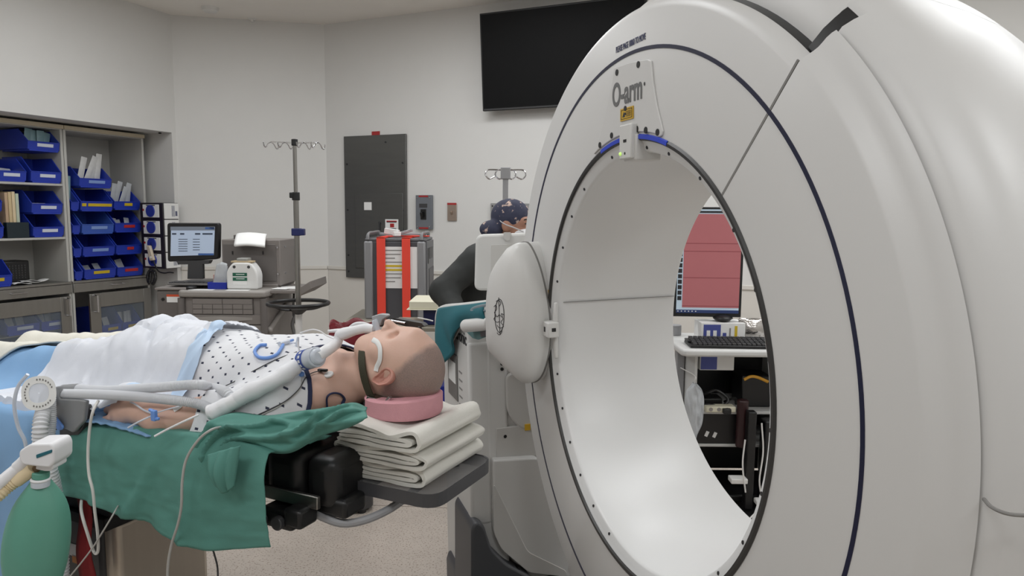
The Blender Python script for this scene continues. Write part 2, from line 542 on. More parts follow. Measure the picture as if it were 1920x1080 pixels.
# wall television, leaning forward on its bracket
m_scr = mat('dark_screen', (13, 13, 14), .5, var=.02, spec=.15)
pTL, pBL, pBR = onplane(908, 8, C23, BY), onplane(922, 203, C23, BY), onplane(1035, 195, C23, BY)
zt, zb_ = 3.17, 2.375
s_l = (onplane(915, 105, C23, BY)-C23).dot(BX)+.01
TVW = 1.42
t = thing('wall_television', 'big black flat television on the back wall above the person', 'television', mtx=FB @ M.Translation((s_l+TVW/2, -.10, zb_)) @ M.Rotation(R(5), 4, 'X') )
HT = .80
MB().b2((-TVW/2, -.02, 0), (TVW/2, .02, HT)).build('housing', m_black, t, bevel=.006)
MB().b2((-TVW/2+.014, -.022, .022), (TVW/2-.014, -.0195, HT-.014)).build('screen', m_scr, t)
MB().b2((-.25, .02, .2), (.25, .085, .6)).build('bracket', m_black, t)
MB().b2((-TVW/2+.014, -.0225, .006), (TVW/2-.014, -.0200, .016)).build('bottom_bezel', m_dark, t)
# ------------------------------------------------------------------ the ring scanner
GY = V((sin(R(71.805))*cos(R(1.259)), cos(R(71.805))*cos(R(1.259)), sin(R(1.259))))     # bore axis, away from the patient
GX = V((cos(R(71.805)), -sin(R(71.805)), 0))                                            # across, towards us
GZ = GX.cross(GY)
GC = V((.2591, 1.5305, 1.1748))
FG = mtx(GC, GX, GY, GZ)
FGi = FG.inverted()
def g(x, y, u=0.0):
    """gantry-frame point seen at a pixel, on the plane u in front of/behind the face"""
    return FGi @ onplane(x, y, GC+GY*u, GY)
def gX(x, y, X):
    return FGi @ onplane(x, y, GC+GX*X, GX)
m_gan = mat('scanner_shell', (208, 207, 205), .38, var=.012, vscale=2.5, bump=.015, bscale=260)
m_bore = mat('scanner_bore', (218, 218, 217), .34, var=.008, vscale=2)
m_line = mat('navy_line', (16, 20, 52), .35, var=.05)
m_trim = mat('dark_trim', (48, 47, 46), .4, var=.06)
m_seam = mat('shell_seam', (128, 126, 123), .6, var=.03)
m_led = mat('blue_status_light', (40, 62, 170), .3, emit=.45, var=.2, vscale=9)
m_yel = mat('yellow_label', (206, 164, 42), .5, var=.04)
m_ltxt = mat('grey_lettering', (104, 104, 104), .5, var=.03)
m_navytxt = mat('navy_lettering', (70, 74, 104), .5, var=.03)
m_off = mat('offwhite_plastic', (208, 207, 204), .4, var=.01)
scan = thing('ring_scanner', 'huge white ring shaped scanner with open bore at the right', 'medical scanner', mtx=FG)
def rev(prof, t0, t1, n, closed=True, caps=True):
    """revolve (u, r) profile round the bore axis between angles (degrees, 0 = far side, 90 = top, 180 = near side)"""
    b = MB()
    m = len(prof)
    full = abs(t1-t0) >= 359.9
    for i in range(n if full else n+1):
        q = R(t0+(t1-t0)*i/n)
        b.v += [(-r*cos(q), u, r*sin(q)) for u, r in prof]
    N = n if full else n
    for i in range(N):
        j = (i+1) % n if full else i+1
        for k in range(m if closed else m-1):
            l = (k+1) % m
            b.f.append((i*m+k, i*m+l, j*m+l, j*m+k))
    if closed and caps and not full:
        b.f.append(tuple(range(m)))
        b.f.append(tuple(n*m+k for k in range(m-1, -1, -1)))
    b.mi = [0]*len(b.f)
    return b
def fixn(o):
    bm = bmesh.new()
    bm.from_mesh(o.data)
    bmesh.ops.recalc_face_normals(bm, faces=bm.faces)
    bm.to_mesh(o.data)
    bm.free()
    return o
SEAM, SEAM2 = 133.2, -62
body = [(0, .489), (0, .7515), (.003, .757), (.008, .763), (.014, .770), (.018, .776), (.0205, .783), (.0225, .791), (.0265, .7985), (.0315, .8035), (.0335, .7985), (.0362, .7985), (.0378, .809), (.050, .821),
        (.068, .833), (.085, .8405), (.105, .844), (.14, .8455), (.2, .843), (.28, .832), (.368, .814), (.384, .806), (.390, .79), (.390, .50), (.385, .49), (.37, .4895)]
fixn(rev(body, SEAM+.25, 360+SEAM2, 150).build('fixed_shell', m_gan, scan, sharp=50))
door = [(0, .489), (0, .734), (.0025, .742), (.007, .7485), (.0125, .753), (.019, .756), (.026, .757), (.026, .70), (.026, .489)]
fixn(rev(door, SEAM2, SEAM-.1, 150).build('door_shell', m_gan, scan, sharp=50))
covA = [(.048, .72), (.048, .7625), (.050, .766), (.055, .774), (.065, .784), (.085, .802), (.11, .820), (.15, .836), (.2, .843), (.28, .832), (.368, .814), (.384, .806), (.390, .79), (.390, .72)]
covB = [(.046, .72), (.046, .7630), (.0472, .780), (.0495, .797), (.056, .815), (.072, .832), (.105, .844), (.15, .8455), (.2, .843), (.28, .832), (.368, .814), (.384, .806), (.390, .79), (.390, .72)]
cvb = MB()
NC = 150
for i in range(NC+1):
    th = SEAM2+(SEAM-2.2-SEAM2)*i/NC
    k = min(1, max(0, (th-100)/28))
    k = k*k*(3-2*k)
    q = R(th)
    for (ua, ra), (ub, rb) in zip(covA, covB):
        u_, r_ = ua+(ub-ua)*k, ra+(rb-ra)*k
        cvb.v.append((-r_*cos(q), u_, r_*sin(q)))
m_ = len(covA)
cvb.f = [(i*m_+k, i*m_+(k+1) % m_, (i+1)*m_+(k+1) % m_, (i+1)*m_+k) for i in range(NC) for k in range(m_)]+[tuple(range(m_)), tuple(NC*m_+k for k in range(m_-1, -1, -1))]
cvb.mi = [0]*len(cvb.f)
fixn(cvb.build('rear_cover', m_gan, scan, sharp=50))
fixn(rev([(.062, .72), (.062, .826), (.068, .8315), (.085, .839), (.105, .8435), (.14, .8452), (.2, .8428), (.28, .8318), (.368, .8138), (.384, .8058), (.389, .79), (.389, .72)], SEAM-2.4, SEAM+.6, 4).build('rear_cover', m_gan, scan, sharp=50))
fixn(rev([(.0262, .49), (.0262, .7568), (.049, .7605), (.060, .756), (.09, .782), (.11, .795), (.11, .49)], SEAM2, SEAM+.2, 90).build('gap_seal', m_black, scan))
fixn(rev([(.004, .4815), (.0, .486), (.0, .49), (.389, .49), (.391, .462), (.386, .4585), (.05, .4575), (.022, .4565), (.017, .4575), (.013, .461), (.0085, .474)], 0, 360, 160).build('bore_liner', m_bore, scan, sharp=50))
rev([(-.003, .4825), (.002, .4805), (.004, .483), (.004, .4915), (-.001, .4935), (-.004, .489)], 0, 360, 160).build('bore_trim', m_trim, scan)
rev([(-.0012, .6600), (-.0012, .6672), (.002, .6672), (.002, .6600)], 0, 360, 180).build('accent_line', m_line, scan)
rev([(-.0046, .4842), (-.0046, .4922), (-.002, .4940), (-.002, .4835)], 74, 109, 40).build('status_light', m_led, scan)
fixn(rev([(.031, .73), (.031, .756), (.040, .788), (.050, .806), (.0615, .822), (.0615, .73)], SEAM-2.15, SEAM+.22, 6).build('notch_seal', m_black, scan))
# radial seam on the face, bore seam, seam low on the shell
q = R(SEAM)
er = V((-cos(q), 0, sin(q)))
et = V((sin(q), 0, cos(q)))
b = MB()
b.prism([er*.49-et*.0022+V((0, -.0006, 0)), er*.49+et*.0022+V((0, -.0006, 0)), er*.752+et*.0022+V((0, -.0006, 0)), er*.752-et*.0022+V((0, -.0006, 0))], (0, .003, 0))
b.build('door_seam', m_seam, scan)
b = MB()
for dth in (0,):
    q = R(9.5)
    b.prism([(-.4572*cos(q)+.0, u, .4572*sin(q)+dz) for u, dz in ((.03, 0), (.385, .0), (.385, .0012), (.03, .0012))], (.004, 0, 0))
b.build('bore_seam', m_seam, scan)
pts = []
for x, y, u in ((1845, 936, .037), (1858, 950, .06), (1878, 960, .10), (1900, 965, .14), (1935, 967, .2)):
    d = FGi.to_3x3() @ ray(x, y)
    e = FGi @ EYE
    # meet the barrel radius
    rr = {.037: .808, .06: .829, .10: .8455, .14: .851, .2: .8535}[u]
    A = d.x**2+d.z**2
    B_ = 2*(e.x*d.x+e.z*d.z)
    C_ = e.x**2+e.z**2-rr**2
    tt = (-B_-math.sqrt(max(0, B_*B_-4*A*C_)))/(2*A)
    pts.append(e+d*tt)
MB().tube(pts, .0022, 8).build('shell_seam', m_seam, scan)
# screws round the inner lip
for th in [-76, -64, -52, -40, -28, -16, 17, 30, 43, 56, 77, 97, 108, 123, 140, 154, 168, 182, 196, 210, 224, 238]:
    q = R(th)
    p = V((-.468*cos(q), .016, .468*sin(q)))
    MB().cyl(p, V((-.4665*cos(q), .0095, .4665*sin(q))), .0042, .0036, n=10).build('screw', m_screw, scan)
# upper plate with the lettering
def gp(pts, u=0.0): return [g(x, y, u) for x, y in pts]
pl = gp([(1152, 127), (1185, 116), (1215, 111), (1221, 114), (1224, 150), (1231, 195), (1240, 232), (1243, 246), (1241, 254), (1236, 257)], -.003)
pl = [V((p.x, -.004, p.z)) for p in pl]
for k in range(13):
    q = R(103.5-(103.5-69.5)*k/12)
    pl.append(V((-.4985*cos(q), -.004, .4985*sin(q))))
pl += [V((p.x, -.004, p.z)) for p in gp([(1120, 273), (1122, 264), (1134, 220), (1147, 160)], -.003)]
up_ = MB().prism(pl, (0, .005, 0)).build('lettered_plate', m_gan, scan, bevel=.0018)
for x, y in ((1157, 136), (1197, 121), (1194, 242), (1211, 244), (1233, 248), (1147, 254), (1125, 272)):
    p = g(x, y, -.004)
    MB().cyl((p.x, -.0052, p.z), (p.x, -.003, p.z), .0068, n=16).build('plate_screw', m_black, up_)
a, c = g(1147, 181, -.005), g(1206, 176, -.005)
p1, p2, p3 = g(1146, 184, -.005), g(1206, 177, -.005), g(1176, 195, -.005)
ctr = (p1+p2)/2
wid = abs(p2.x-p1.x)
text('lettering', 'O-arm', .070, m_ltxt, up_, (ctr.x, -.0046, ctr.z+.008), (1, 0, 0), (0, 0, 1), bold=.0014, sx=.72)
text('lettering', '®', .010, m_ltxt, up_, (p2.x+.004, -.0046, g(1207, 158, -.005).z), sx=.7)
p = g(1182, 82)
sl = g(1209, 71)-g(1156, 96)
text('lettering', 'PLEASE PAGE 10860 TO MOVE', .0185, m_navytxt, scan, (p.x, -.0008, p.z), sx=.54)
# yellow laser label
a, b_ = g(1163, 228, -.006), g(1187, 198, -.006)
lab = MB().b2((a.x, -.0062, a.z), (b_.x, -.0045, b_.z)).build('yellow_label', m_yel, scan)
cx, cz, hw, hh = (a.x+b_.x)/2, (a.z+b_.z)/2, abs(b_.x-a.x)/2, abs(b_.z-a.z)/2
b = MB()
for sx, sz, w_, h_ in ((0, .72, 1.7, .08), (0, -.72, 1.7, .08), (.84, 0, .05, 1.45), (-.84, 0, .05, 1.45)):
    b.box((cx+sx*hw, -.0064, cz+sz*hh), (w_*hw, .0005, h_*hh))
for k in range(5): b.box((cx+.3*hw, -.0064, cz+(.4-.2*k)*hh), (.75*hw, .0005, .06*hh))
b.prism([(cx-.65*hw, -.0064, cz-.45*hh), (cx-.2*hw, -.0064, cz-.45*hh), (cx-.42*hw, -.0064, cz+.45*hh)], (0, .0003, 0))
b.build('label_print', m_ink, lab)
# laser unit over the lip at the top
a, b_ = g(1162, 300, -.016), g(1185, 228, -.016)
las = MB().b2((a.x, -.018, a.z), (b_.x, .0, b_.z-.002)).b2((a.x+.006, -.01, a.z-.004), (b_.x+.006, .05, a.z+.05)).build('laser_unit', m_off, scan, bevel=.003)
xm = (a.x+b_.x)/2
for dz, rr in ((.105, .0055), (.094, .003), (.012, .003)): MB().cyl((xm, -.0186, a.z+dz), (xm, -.017, a.z+dz), rr, n=12).build('screw', m_screw, las)
MB().box((xm, -.0183, a.z+.038), (.013, .001, .006)).build('lens_slot', m_black, las)
MB().ell((a.x+.008, -.0182, a.z+.012), .004).build('green_lamp', mat('green_lamp', (190, 230, 120), .3, emit=1.6, var=0), las)
# laser unit and label on the far side of the lip
p = g(1033, 617, -.012)
las = MB().box((p.x, -.012, p.z), (.044, .034, .044)).prism([(p.x-.010, -.006, p.z+.02), (p.x+.014, -.006, p.z+.02), (p.x+.006, -.003, p.z+.075), (p.x-.002, -.003, p.z+.075)], (0, .012, 0)).prism([(p.x-.008, -.006, p.z-.02), (p.x+.012, -.006, p.z-.02), (p.x+.006, -.003, p.z-.085), (p.x-.002, -.003, p.z-.085)], (0, .012, 0)).build('side_laser_unit', m_off, scan, bevel=.004)
MB().box((p.x+.0225, -.012, p.z+.001), (.001, .012, .010)).build('lens_slot', m_black, las)
MB().box((p.x-.004, -.0295, p.z), (.010, .001, .014)).build('lens_slot', m_black, las)
a, b_ = g(1022, 584, -.001), g(1029, 544, -.001)
lab = MB().b2((a.x, -.0012, a.z), (b_.x, .001, b_.z)).build('yellow_label', m_yel, scan)
MB().b2((a.x+.006, -.0016, a.z+.012), (b_.x-.006, -.001, b_.z-.03)).build('label_print', m_ink, lab)
# ------------------------------------------------------------------ support cart of the scanner (moves with it)
m_cartgrey = mat('cart_grey', (196, 194, 190), .42, var=.012)
m_cartdark = mat('cart_base_grey', (74, 75, 78), .45, var=.04)
XB, YA, ZF = -.90, -.135, -1.165
# rounded polygon helper
def rpoly(pts, rad, n=6):
    P = [V(p) for p in pts]
    out = []
    for i in range(len(P)):
        a, b, c = P[i-1], P[i], P[(i+1) % len(P)]
        r_ = rad[i] if hasattr(rad, '__len__') else rad
        if r_ <= 0:
            out.append(b)
            continue
        d1, d2_ = (a-b), (c-b)
        r1 = min(r_, d1.length*.49, d2_.length*.49)
        s_, e_ = b+d1.normalized()*r1, b+d2_.normalized()*r1
        for k in range(n+1):
            t = k/n
            out.append(s_*(1-t)**2+b*2*t*(1-t)+e_*t*t)
    return out
ztop = gX(900, 612, XB).z
def zat(y_, x_=900): return gX(x_, y_, XB).z
# main cabinet
MB().prism(rpoly([(XB, YA, ZF+.05), (XB-.40, YA, ZF+.05), (XB-.40, YA, ztop), (XB, YA, ztop)], [0, .02, .06, .06]), (0, .14, 0)).build('cart_body', m_off, scan, bevel=.012, bseg=3)
MB().b2((XB-.40, YA+.15, ZF+.05), (XB-.02, .62, ztop-.06)).build('rear_body', m_cartgrey, scan, bevel=.02)
# front side: panels that look towards us
yv = lambda px_: gX(px_, 800, XB).y
MB().b2((XB-.05, yv(880), zat(985)), (XB+.004, yv(921), zat(640))).build('side_panel', m_off, scan, bevel=.012, bseg=3)
MB().b2((XB-.03, yv(921), zat(1010)), (XB-.012, yv(929), zat(620))).build('panel_gap', m_black, scan)
MB().b2((XB-.05, yv(929), zat(868)), (XB+.002, yv(1010), zat(806))).build('inner_panel', m_cartgrey, scan, bevel=.004)
MB().b2((XB-.06, yv(929), zat(810)), (XB-.012, yv(1010), zat(640))).build('column_panel', m_cartgrey, scan, bevel=.004)
MB().b2((XB-.05, yv(943), zat(800)), (XB-.006, yv(948), zat(690))).build('column_seam', m_black, scan)
for x, y in ((941, 682), (941, 692), (947, 818)):
    p = gX(x, y, XB)
    MB().cyl((XB+.003, p.y, p.z), (XB-.02, p.y, p.z), .006, n=12).build('cover_screw', m_black, scan)
p = gX(988, 800, XB)
MB().box((XB+.006, p.y, p.z), (.006, .02, .022)).build('yellow_label', m_yel, scan)
# recess under the arm
def poly_X(pts, X): return [gX(x, y, X) for x, y in pts]
MB().prism(rpoly(poly_X([(948, 700), (1015, 700), (1015, 803), (985, 808), (965, 795), (950, 770)], XB+.004), .03), (-.02, 0, 0)).build('arm_recess', m_cartgrey, scan, bevel=.006)
# big lower cover
lc = rpoly(poly_X([(925, 863), (1010, 858), (1075, 1010), (1085, 1085), (990, 1075), (940, 1030), (926, 1000)], XB+.03), [.01, .02, .05, .05, .08, .06, .02])
MB().prism(lc, (-.18, 0, 0)).build('lower_cover', m_off, scan, bevel=.012, bseg=3)
lc2 = rpoly(poly_X([(926, 905), (990, 1035), (1062, 1070), (1062, 1082), (992, 1074), (940, 1030), (926, 1000)], XB+.032), .02)
MB().prism(lc2, (-.03, 0, 0)).build('cover_facet', m_cartgrey, scan, bevel=.004)
p = gX(972, 1067, XB+.034)
MB().cyl(p+V((.002, 0, 0)), p-V((.02, 0, 0)), .006, n=12).build('cover_screw', m_black, scan)
# dark base with castor housing
base = rpoly(poly_X([(884, 992), (893, 978), (908, 985), (922, 1030), (950, 1058), (1000, 1085), (1010, 1180), (884, 1180)], XB+.05), .02)
MB().prism(base, (-.25, 0, 0)).build('base_housing', m_cartdark, scan, bevel=.015, bseg=3)
b = MB().b2((XB-.36, YA-.02, ZF+.02), (.75, .62, ZF+.16))
b.build('base_frame', m_cartdark, scan, bevel=.03)
for x, y in ((XB-.3, 0), (XB-.3, .5), (.65, .1), (.65, .5)):
    MB().cyl((x-.02, y, ZF+.03), (x+.02, y, ZF+.03), .05, n=24).build('castor', m_black, scan, bevel=.008)
# brand lettering and data plate on the patient-facing side
p = g(876, 640, YA)
text('lettering', 'Medtronic', .062, m_ink, scan, (p.x-.005, YA-.001, p.z+.002), align='RIGHT', bold=.0012)
pa, pb = g(843, 735, YA), g(858, 668, YA)
pp = MB().b2((pa.x, YA-.004, pa.z), (pb.x, YA+.01, pb.z)).build('data_plate', mat('data_plate_grey', (112, 110, 108), .5, var=.06), scan)
b = MB()
for k in range(5): b.box((pb.x+.04, YA-.0006, pb.z-.05-.03*k), (.045, .001, .006))
b.build('label_print', m_seam, scan)
MB().b2((pa.x+.02, YA-.006, pa.z+.06), (pb.x-.02, YA-.003, pb.z-.03)).build('plate_label', m_paper, pp)
# handle panel, grip and the top tray
ph = [g(x, y, -.146+(x-822)/95*.035) for x, y in ((824, 690), (821, 640), (821, 590), (832, 577), (870, 573), (918, 568))]
MB().tube(ph, .012, 10, flat=.8).build('handle_rail', m_off, scan)
hp = rpoly([g(826, 672, -.141), g(823, 582, -.141), g(920, 571, -.141), g(920, 596, -.141), g(872, 600, -.141), g(848, 640, -.141)], .012)
MB().prism(hp, (0, .012, 0)).build('handle_panel', m_off, scan, bevel=.004)
p, p9 = g(872, 611, -.165), g(918, 607, -.130)
MB().cyl(p, p9, .021, n=24).build('handle_grip', m_off, scan, bevel=.008, bseg=3)
# side shield (rounded bumper in front of the ring's far side)
SN = V((.45, -.89, 0)).normalized()
SP = V((-.6, -.06, 0))+SN*.03
def gs(x, y, off=0):
    return FGi @ onplane(x, y, FG @ (SP+SN*off), (FG.to_3x3() @ SN))
out_ = [(956, 463), (972, 455), (984, 461), (1000, 495), (1013, 545), (1021, 600), (1021, 650), (1012, 692), (1000, 714), (985, 718), (966, 702), (940, 676), (923, 655), (920.5, 615), (921, 555), (926, 515), (938, 488)]
P = crom([gs(x, y) for x, y in out_+out_[:1]], 5)[:-1]
cen = sum(P, V((0, 0, 0)))/len(P)
b = MB()
rings = [(1.0, -.10), (1.0, .0), (.985, .012), (.93, .026), (.8, .042), (.6, .052), (.35, .057), (.1, .058)]
n = len(P)
for s_, h_ in rings: b.v += [tuple(cen+(q-cen)*s_+SN*h_) for q in P]
for i in range(len(rings)-1):
    b.f += [(i*n+k, i*n+(k+1) % n, (i+1)*n+(k+1) % n, (i+1)*n+k) for k in range(n)]
b.f += [tuple(range(n-1, -1, -1)), tuple((len(rings)-1)*n+k for k in range(n))]
b.mi = [0]*len(b.f)
sh = fixn(b.build('side_shield', m_off, scan, sharp=60))
MB().prism([cen+(q-cen)*1.012+SN*-.02 for q in P], -SN*.006).build('shield_rim', m_seam, scan)
# emblem on the shield: round ring with a fine upright and curls
bv = BVHTree.FromPolygons([tuple(v.co) for v in sh.data.vertices], [tuple(p_.vertices) for p_ in sh.data.polygons])
def onshield(x, y):
    o_, d_ = FGi @ EYE, (FGi.to_3x3() @ ray(x, y)).normalized()
    h = bv.ray_cast(o_, d_)[0]
    return (h if h else gs(x, y))-d_*.001
b = MB()
b.tube([onshield(936.5+8.5*cos(q), 592+31*sin(q)) for q in [2*PI*k/24 for k in range(25)]], .0011, 6, 2)
b.tube([onshield(x, y) for x, y in ((935, 558), (936, 590), (937.5, 627))], .0011, 6, 2)
for cv in ([(926, 575), (930, 572), (931, 580), (927, 586), (930, 592), (926, 598), (931, 604), (936, 603)], [(944, 590), (940, 588), (943, 598), (939, 604), (944, 612), (937, 615), (932, 610)], [(930, 565), (935, 563), (939, 568), (936, 574)], [(932, 624), (936, 628), (940, 624), (941, 620)], [(928, 588), (932, 594), (936, 590), (941, 595)]):
    b.tube([onshield(x, y) for x, y in cv], .0009, 6, 3)
b.build('emblem', m_ink, scan)
# display on the cart seen from behind
YD = 2.78
dc = rpoly([at(x, y, YD) for x, y in ((892, 440), (1010, 436), (1005, 546), (889, 545))], .03)
dd = V((0, .05, 0))
FGi3 = FGi.to_3x3()
disp = MB().prism([FGi @ q for q in dc], FGi3 @ dd).build('display_housing', m_off, scan, bevel=.01, bseg=3)
db = rpoly([at(x, y, YD-.002) for x, y in ((921, 459), (1000, 457), (1000, 520), (920, 520))], .006)
MB().prism([FGi @ q for q in db], FGi3 @ V((0, .004, 0))).build('back_panel', m_cartgrey, disp, bevel=.001)
dk = rpoly([at(x, y, YD-.012) for x, y in ((944, 436), (958, 436), (956, 449), (950, 452), (944, 447))], .004)
MB().prism([FGi @ q for q in dk], FGi3 @ V((0, .03, 0))).build('latch', m_cartgrey, disp)
p0, p1 = FGi @ at(955, 540, YD+.04), FGi @ at(955, 640, YD+.04)
MB().cyl(p0, p1, .022, n=16).build('display_post', m_off, scan)

# lead apron hung over the handle panel
m_teal = mat('teal_fabric', (24, 96, 106), .75, bump=.15, bscale=260, var=.06, vscale=5)
m_greybind = mat('grey_binding', (128, 140, 146), .8, var=.05)
UA = lambda x: -.158+(x-822)/95*.035
top = [g(x, y, UA(x)) for x, y in ((822, 590), (826, 579), (845, 576), (880, 573), (917, 569))]
bot = [g(x, y, UA(x)-.006) for x, y in ((829, 690), (846, 668), (853, 640), (868, 605), (917, 598))]
tc_, bc_ = crom(top, 8), crom(bot, 8)
def apron(u_, v_):
    k = u_*(len(tc_)-1)
    i = min(int(k), len(tc_)-2)
    a_, b__ = tc_[i].lerp(tc_[i+1], k-i), bc_[i].lerp(bc_[i+1], k-i)
    p = a_.lerp(b__, v_)
    return p+V((0, -.012*sin(v_*PI)-.008*v_*sin(u_*14), 0))
ap = thing('lead_apron', 'teal lead apron hung over the white handle panel of the scanner', 'apron', mtx=FG)
MB().grid(34, 20, apron).grid(34, 6, lambda u_, v_: V(apron(u_, 0))+V((0, .05*v_, -.02*v_*v_+.004*sin(v_*PI)))).build('fabric', m_teal, ap, solid=.008)
lp = [g(x, y, UA(x)-.014) for x, y in ((916, 583), (900, 584), (884, 583), (890, 578), (905, 574), (916, 572))]
MB().tube(lp, .006, 8, flat=.5).build('collar_binding', m_greybind, ap)
# folded teal cloth with a tag lying on the cart top
fc = thing('folded_cloth', 'small folded teal cloth with dark tag on the scanner cart top', 'cloth', mtx=FG)
q = rpoly([g(x, y, -.139) for x, y in ((874, 622), (917, 616), (917, 629), (896, 637), (886, 634))], .004)
MB().prism(q, (0, .004, 0)).build('cloth', mat('grey_teal_fabric', (84, 118, 118), .8, bump=.1, var=.06), fc, bevel=.004)
q = [g(x, y, -.142) for x, y in ((900, 622), (915, 620), (915, 629), (901, 632))]
MB().prism(q, (0, .004, 0)).build('cloth_tag', m_dark, fc)
# ------------------------------------------------------------------ operating table (frame: x to the head end, y across away from us, z up; origin on the floor under the head)
TX, TY = V((.9028, -.4300, 0)).normalized(), V((.4300, .9028, 0)).normalized()
T0 = V((-.298, 1.76, 0))
FT = mtx(T0, TX, TY, Z3)
FTi = FT.inverted()
def tz(x, y, z): return FTi @ atz(x, y, z)
def ty(x, y, yy): return FTi @ onplane(x, y, T0+TY*yy, TY)
m_vinyl = mat('black_vinyl', (20, 20, 21), .42, bump=.04, bscale=200, var=.08)
m_rubber = mat('black_rubber', (17, 17, 18), .6, var=.08)
m_smoke = mat('smoky_acrylic', (112, 112, 114), .18, alpha=.62, var=.02)
m_smokerim = mat('smoky_rim', (66, 66, 69), .3, var=.03)
m_wstrap = mat('red_webbing', (128, 26, 30), .8, bump=.2, bscale=400, var=.06)
ZM = .948
table = thing('operating_table', 'black operating table on a steel column with head board', 'operating table', mtx=FT)
MB().b2((-1.15, -.245, .872), (-.20, .245, ZM-.006)).build('mattress', m_vinyl, table, bevel=.03, bseg=4)
MB().b2((-1.85, -.245, .872), (-1.16, .245, ZM-.006)).build('leg_cushion', m_vinyl, table, bevel=.03, bseg=4)
MB().b2((-.195, -.262, .815), (-.085, .262, ZM-.004)).build('head_cushion', m_vinyl, table, bevel=.03, bseg=4)
MB().b2((-.083, -.25, .815), (.008, .25, ZM-.008)).build('head_cushion', m_vinyl, table, bevel=.03, bseg=4)
MB().b2((-1.8, -.25, .835), (-.19, .25, .872)).build('table_top', m_black, table, bevel=.008)
for s_ in (-1, 1): MB().b2((-1.7, s_*.27-.006, .83), (-.02, s_*.27+.006, .86)).build('side_rail', m_steel, table, bevel=.002)
# clamp under the head section
cl = MB().b2((-.17, -.30, .775), (-.075, -.235, .82)).b2((-.09, -.31, .79), (-.04, -.25, .835)).build('rail_clamp', m_black, table, bevel=.008)
MB().cyl((-.105, -.302, .797), (-.105, -.318, .797), .016, n=18).build('clamp_knob', m_dark, cl, bevel=.003)
MB().cyl((-.155, -.302, .795), (-.155, -.314, .795), .014, n=18).build('clamp_knob', m_dark, cl, bevel=.003)
MB().b2((-.08, -.24, .80), (.03, -.16, .845)).build('board_bracket', m_black, table, bevel=.01)
MB().tube([(-.06, -.24, .80), (.02, -.22, .785), (.08, -.14, .80), (.10, 0, .83)], .010, 10).build('bracket_hose', m_grey, table)
# head board
bd = rpoly([(-.06, -.165, .852), (.222, -.165, .852), (.222, .125, .852), (-.06, .125, .852)], [.005, .05, .05, .005])
hb = MB().prism(bd, (0, 0, .012)).build('head_board', m_smoke, table, bevel=.003)
n_ = len(bd)
rim = MB()
cen = V((.08, -.02, .852))
for i in range(n_):
    a, c = bd[i], bd[(i+1) % n_]
    if abs(a.x+.06) < .003 and abs(c.x+.06) < .003: continue
    q = lambda p, k: V((cen.x+(p.x-cen.x)*k, cen.y+(p.y-cen.y)*k, p.z))
    rim.add([q(a, 1.012)+V((0, 0, -.018)), q(c, 1.012)+V((0, 0, -.018)), q(c, 1.012)+V((0, 0, .014)), q(a, 1.012)+V((0, 0, .014)), q(a, .985)+V((0, 0, -.018)), q(c, .985)+V((0, 0, -.018)), q(c, .985)+V((0, 0, .0125)), q(a, .985)+V((0, 0, .0125))],
            [(0, 1, 2, 3), (5, 4, 7, 6), (3, 2, 6, 7), (1, 0, 4, 5)])
rim.build('board_rim', m_smokerim, hb)
MB().cyl((.16, .03, .864), (.16, .03, .872), .012, n=16).build('board_knob', m_smokerim, hb)
# column, bellows, base
MB().b2((-1.30, -.2, .10), (-.835, .12, .60)).build('column', mat('column_steel', (206, 194, 178), .34, .3, var=.03, vscale=40, stretch=(1, 1, .05)), table, bevel=.02, bseg=3)
sp_ = MB().b2((-1.28, -.215, .12), (-.885, -.19, .59)).build('service_panel', m_dark, table, bevel=.012)
b = MB()
for k in range(6): b.b2((-1.36+.004*(k % 2), -.235+.008*(k % 2), .588+.041*k), (-.83-.004*(k % 2)+.018*k, .16-.008*(k % 2), .588+.041*(k+1)))
b.build('bellows', m_rubber, table, bevel=.006)
MB().b2((-1.15, -.31, .02), (-.06, .31, .13)).build('base', m_dark, table, bevel=.03, bseg=3)
MB().b2((-1.12, -.29, 0), (-.1, .29, .02)).build('base_foot', m_rubber, table)
for x0, x1, y0, y1, m_, nm in ((130, 144, 1022, 1040, m_paper, 'white_sticker'), (144, 163, 1027, 1042, m_bluedark, 'blue_sticker'), (136, 144, 1042, 1054, mat('orange_label', (196, 120, 40), .5), 'orange_sticker')):
    a, c = ty(x0, y1, -.216), ty(x1, y0, -.216)
    MB().b2((a.x, -.2165, a.z), (c.x, -.214, c.z)).build(nm, m_, sp_)
# red strap hanging from the rail
def strapp(u_, v_):
    k = v_
    p = ty(163+(u_-.5)*20+k*9, 925, -.285)
    q = ty(172+(u_-.5)*32, 1120, -.285)
    return p.lerp(q, k)+V((0, .006*sin(k*9)-.012, 0))
tag(MB().grid(4, 24, strapp).build('red_strap', m_wstrap, solid=.004, mtx=FT), 'dark red safety strap hanging down in front of the steel table column', 'strap')

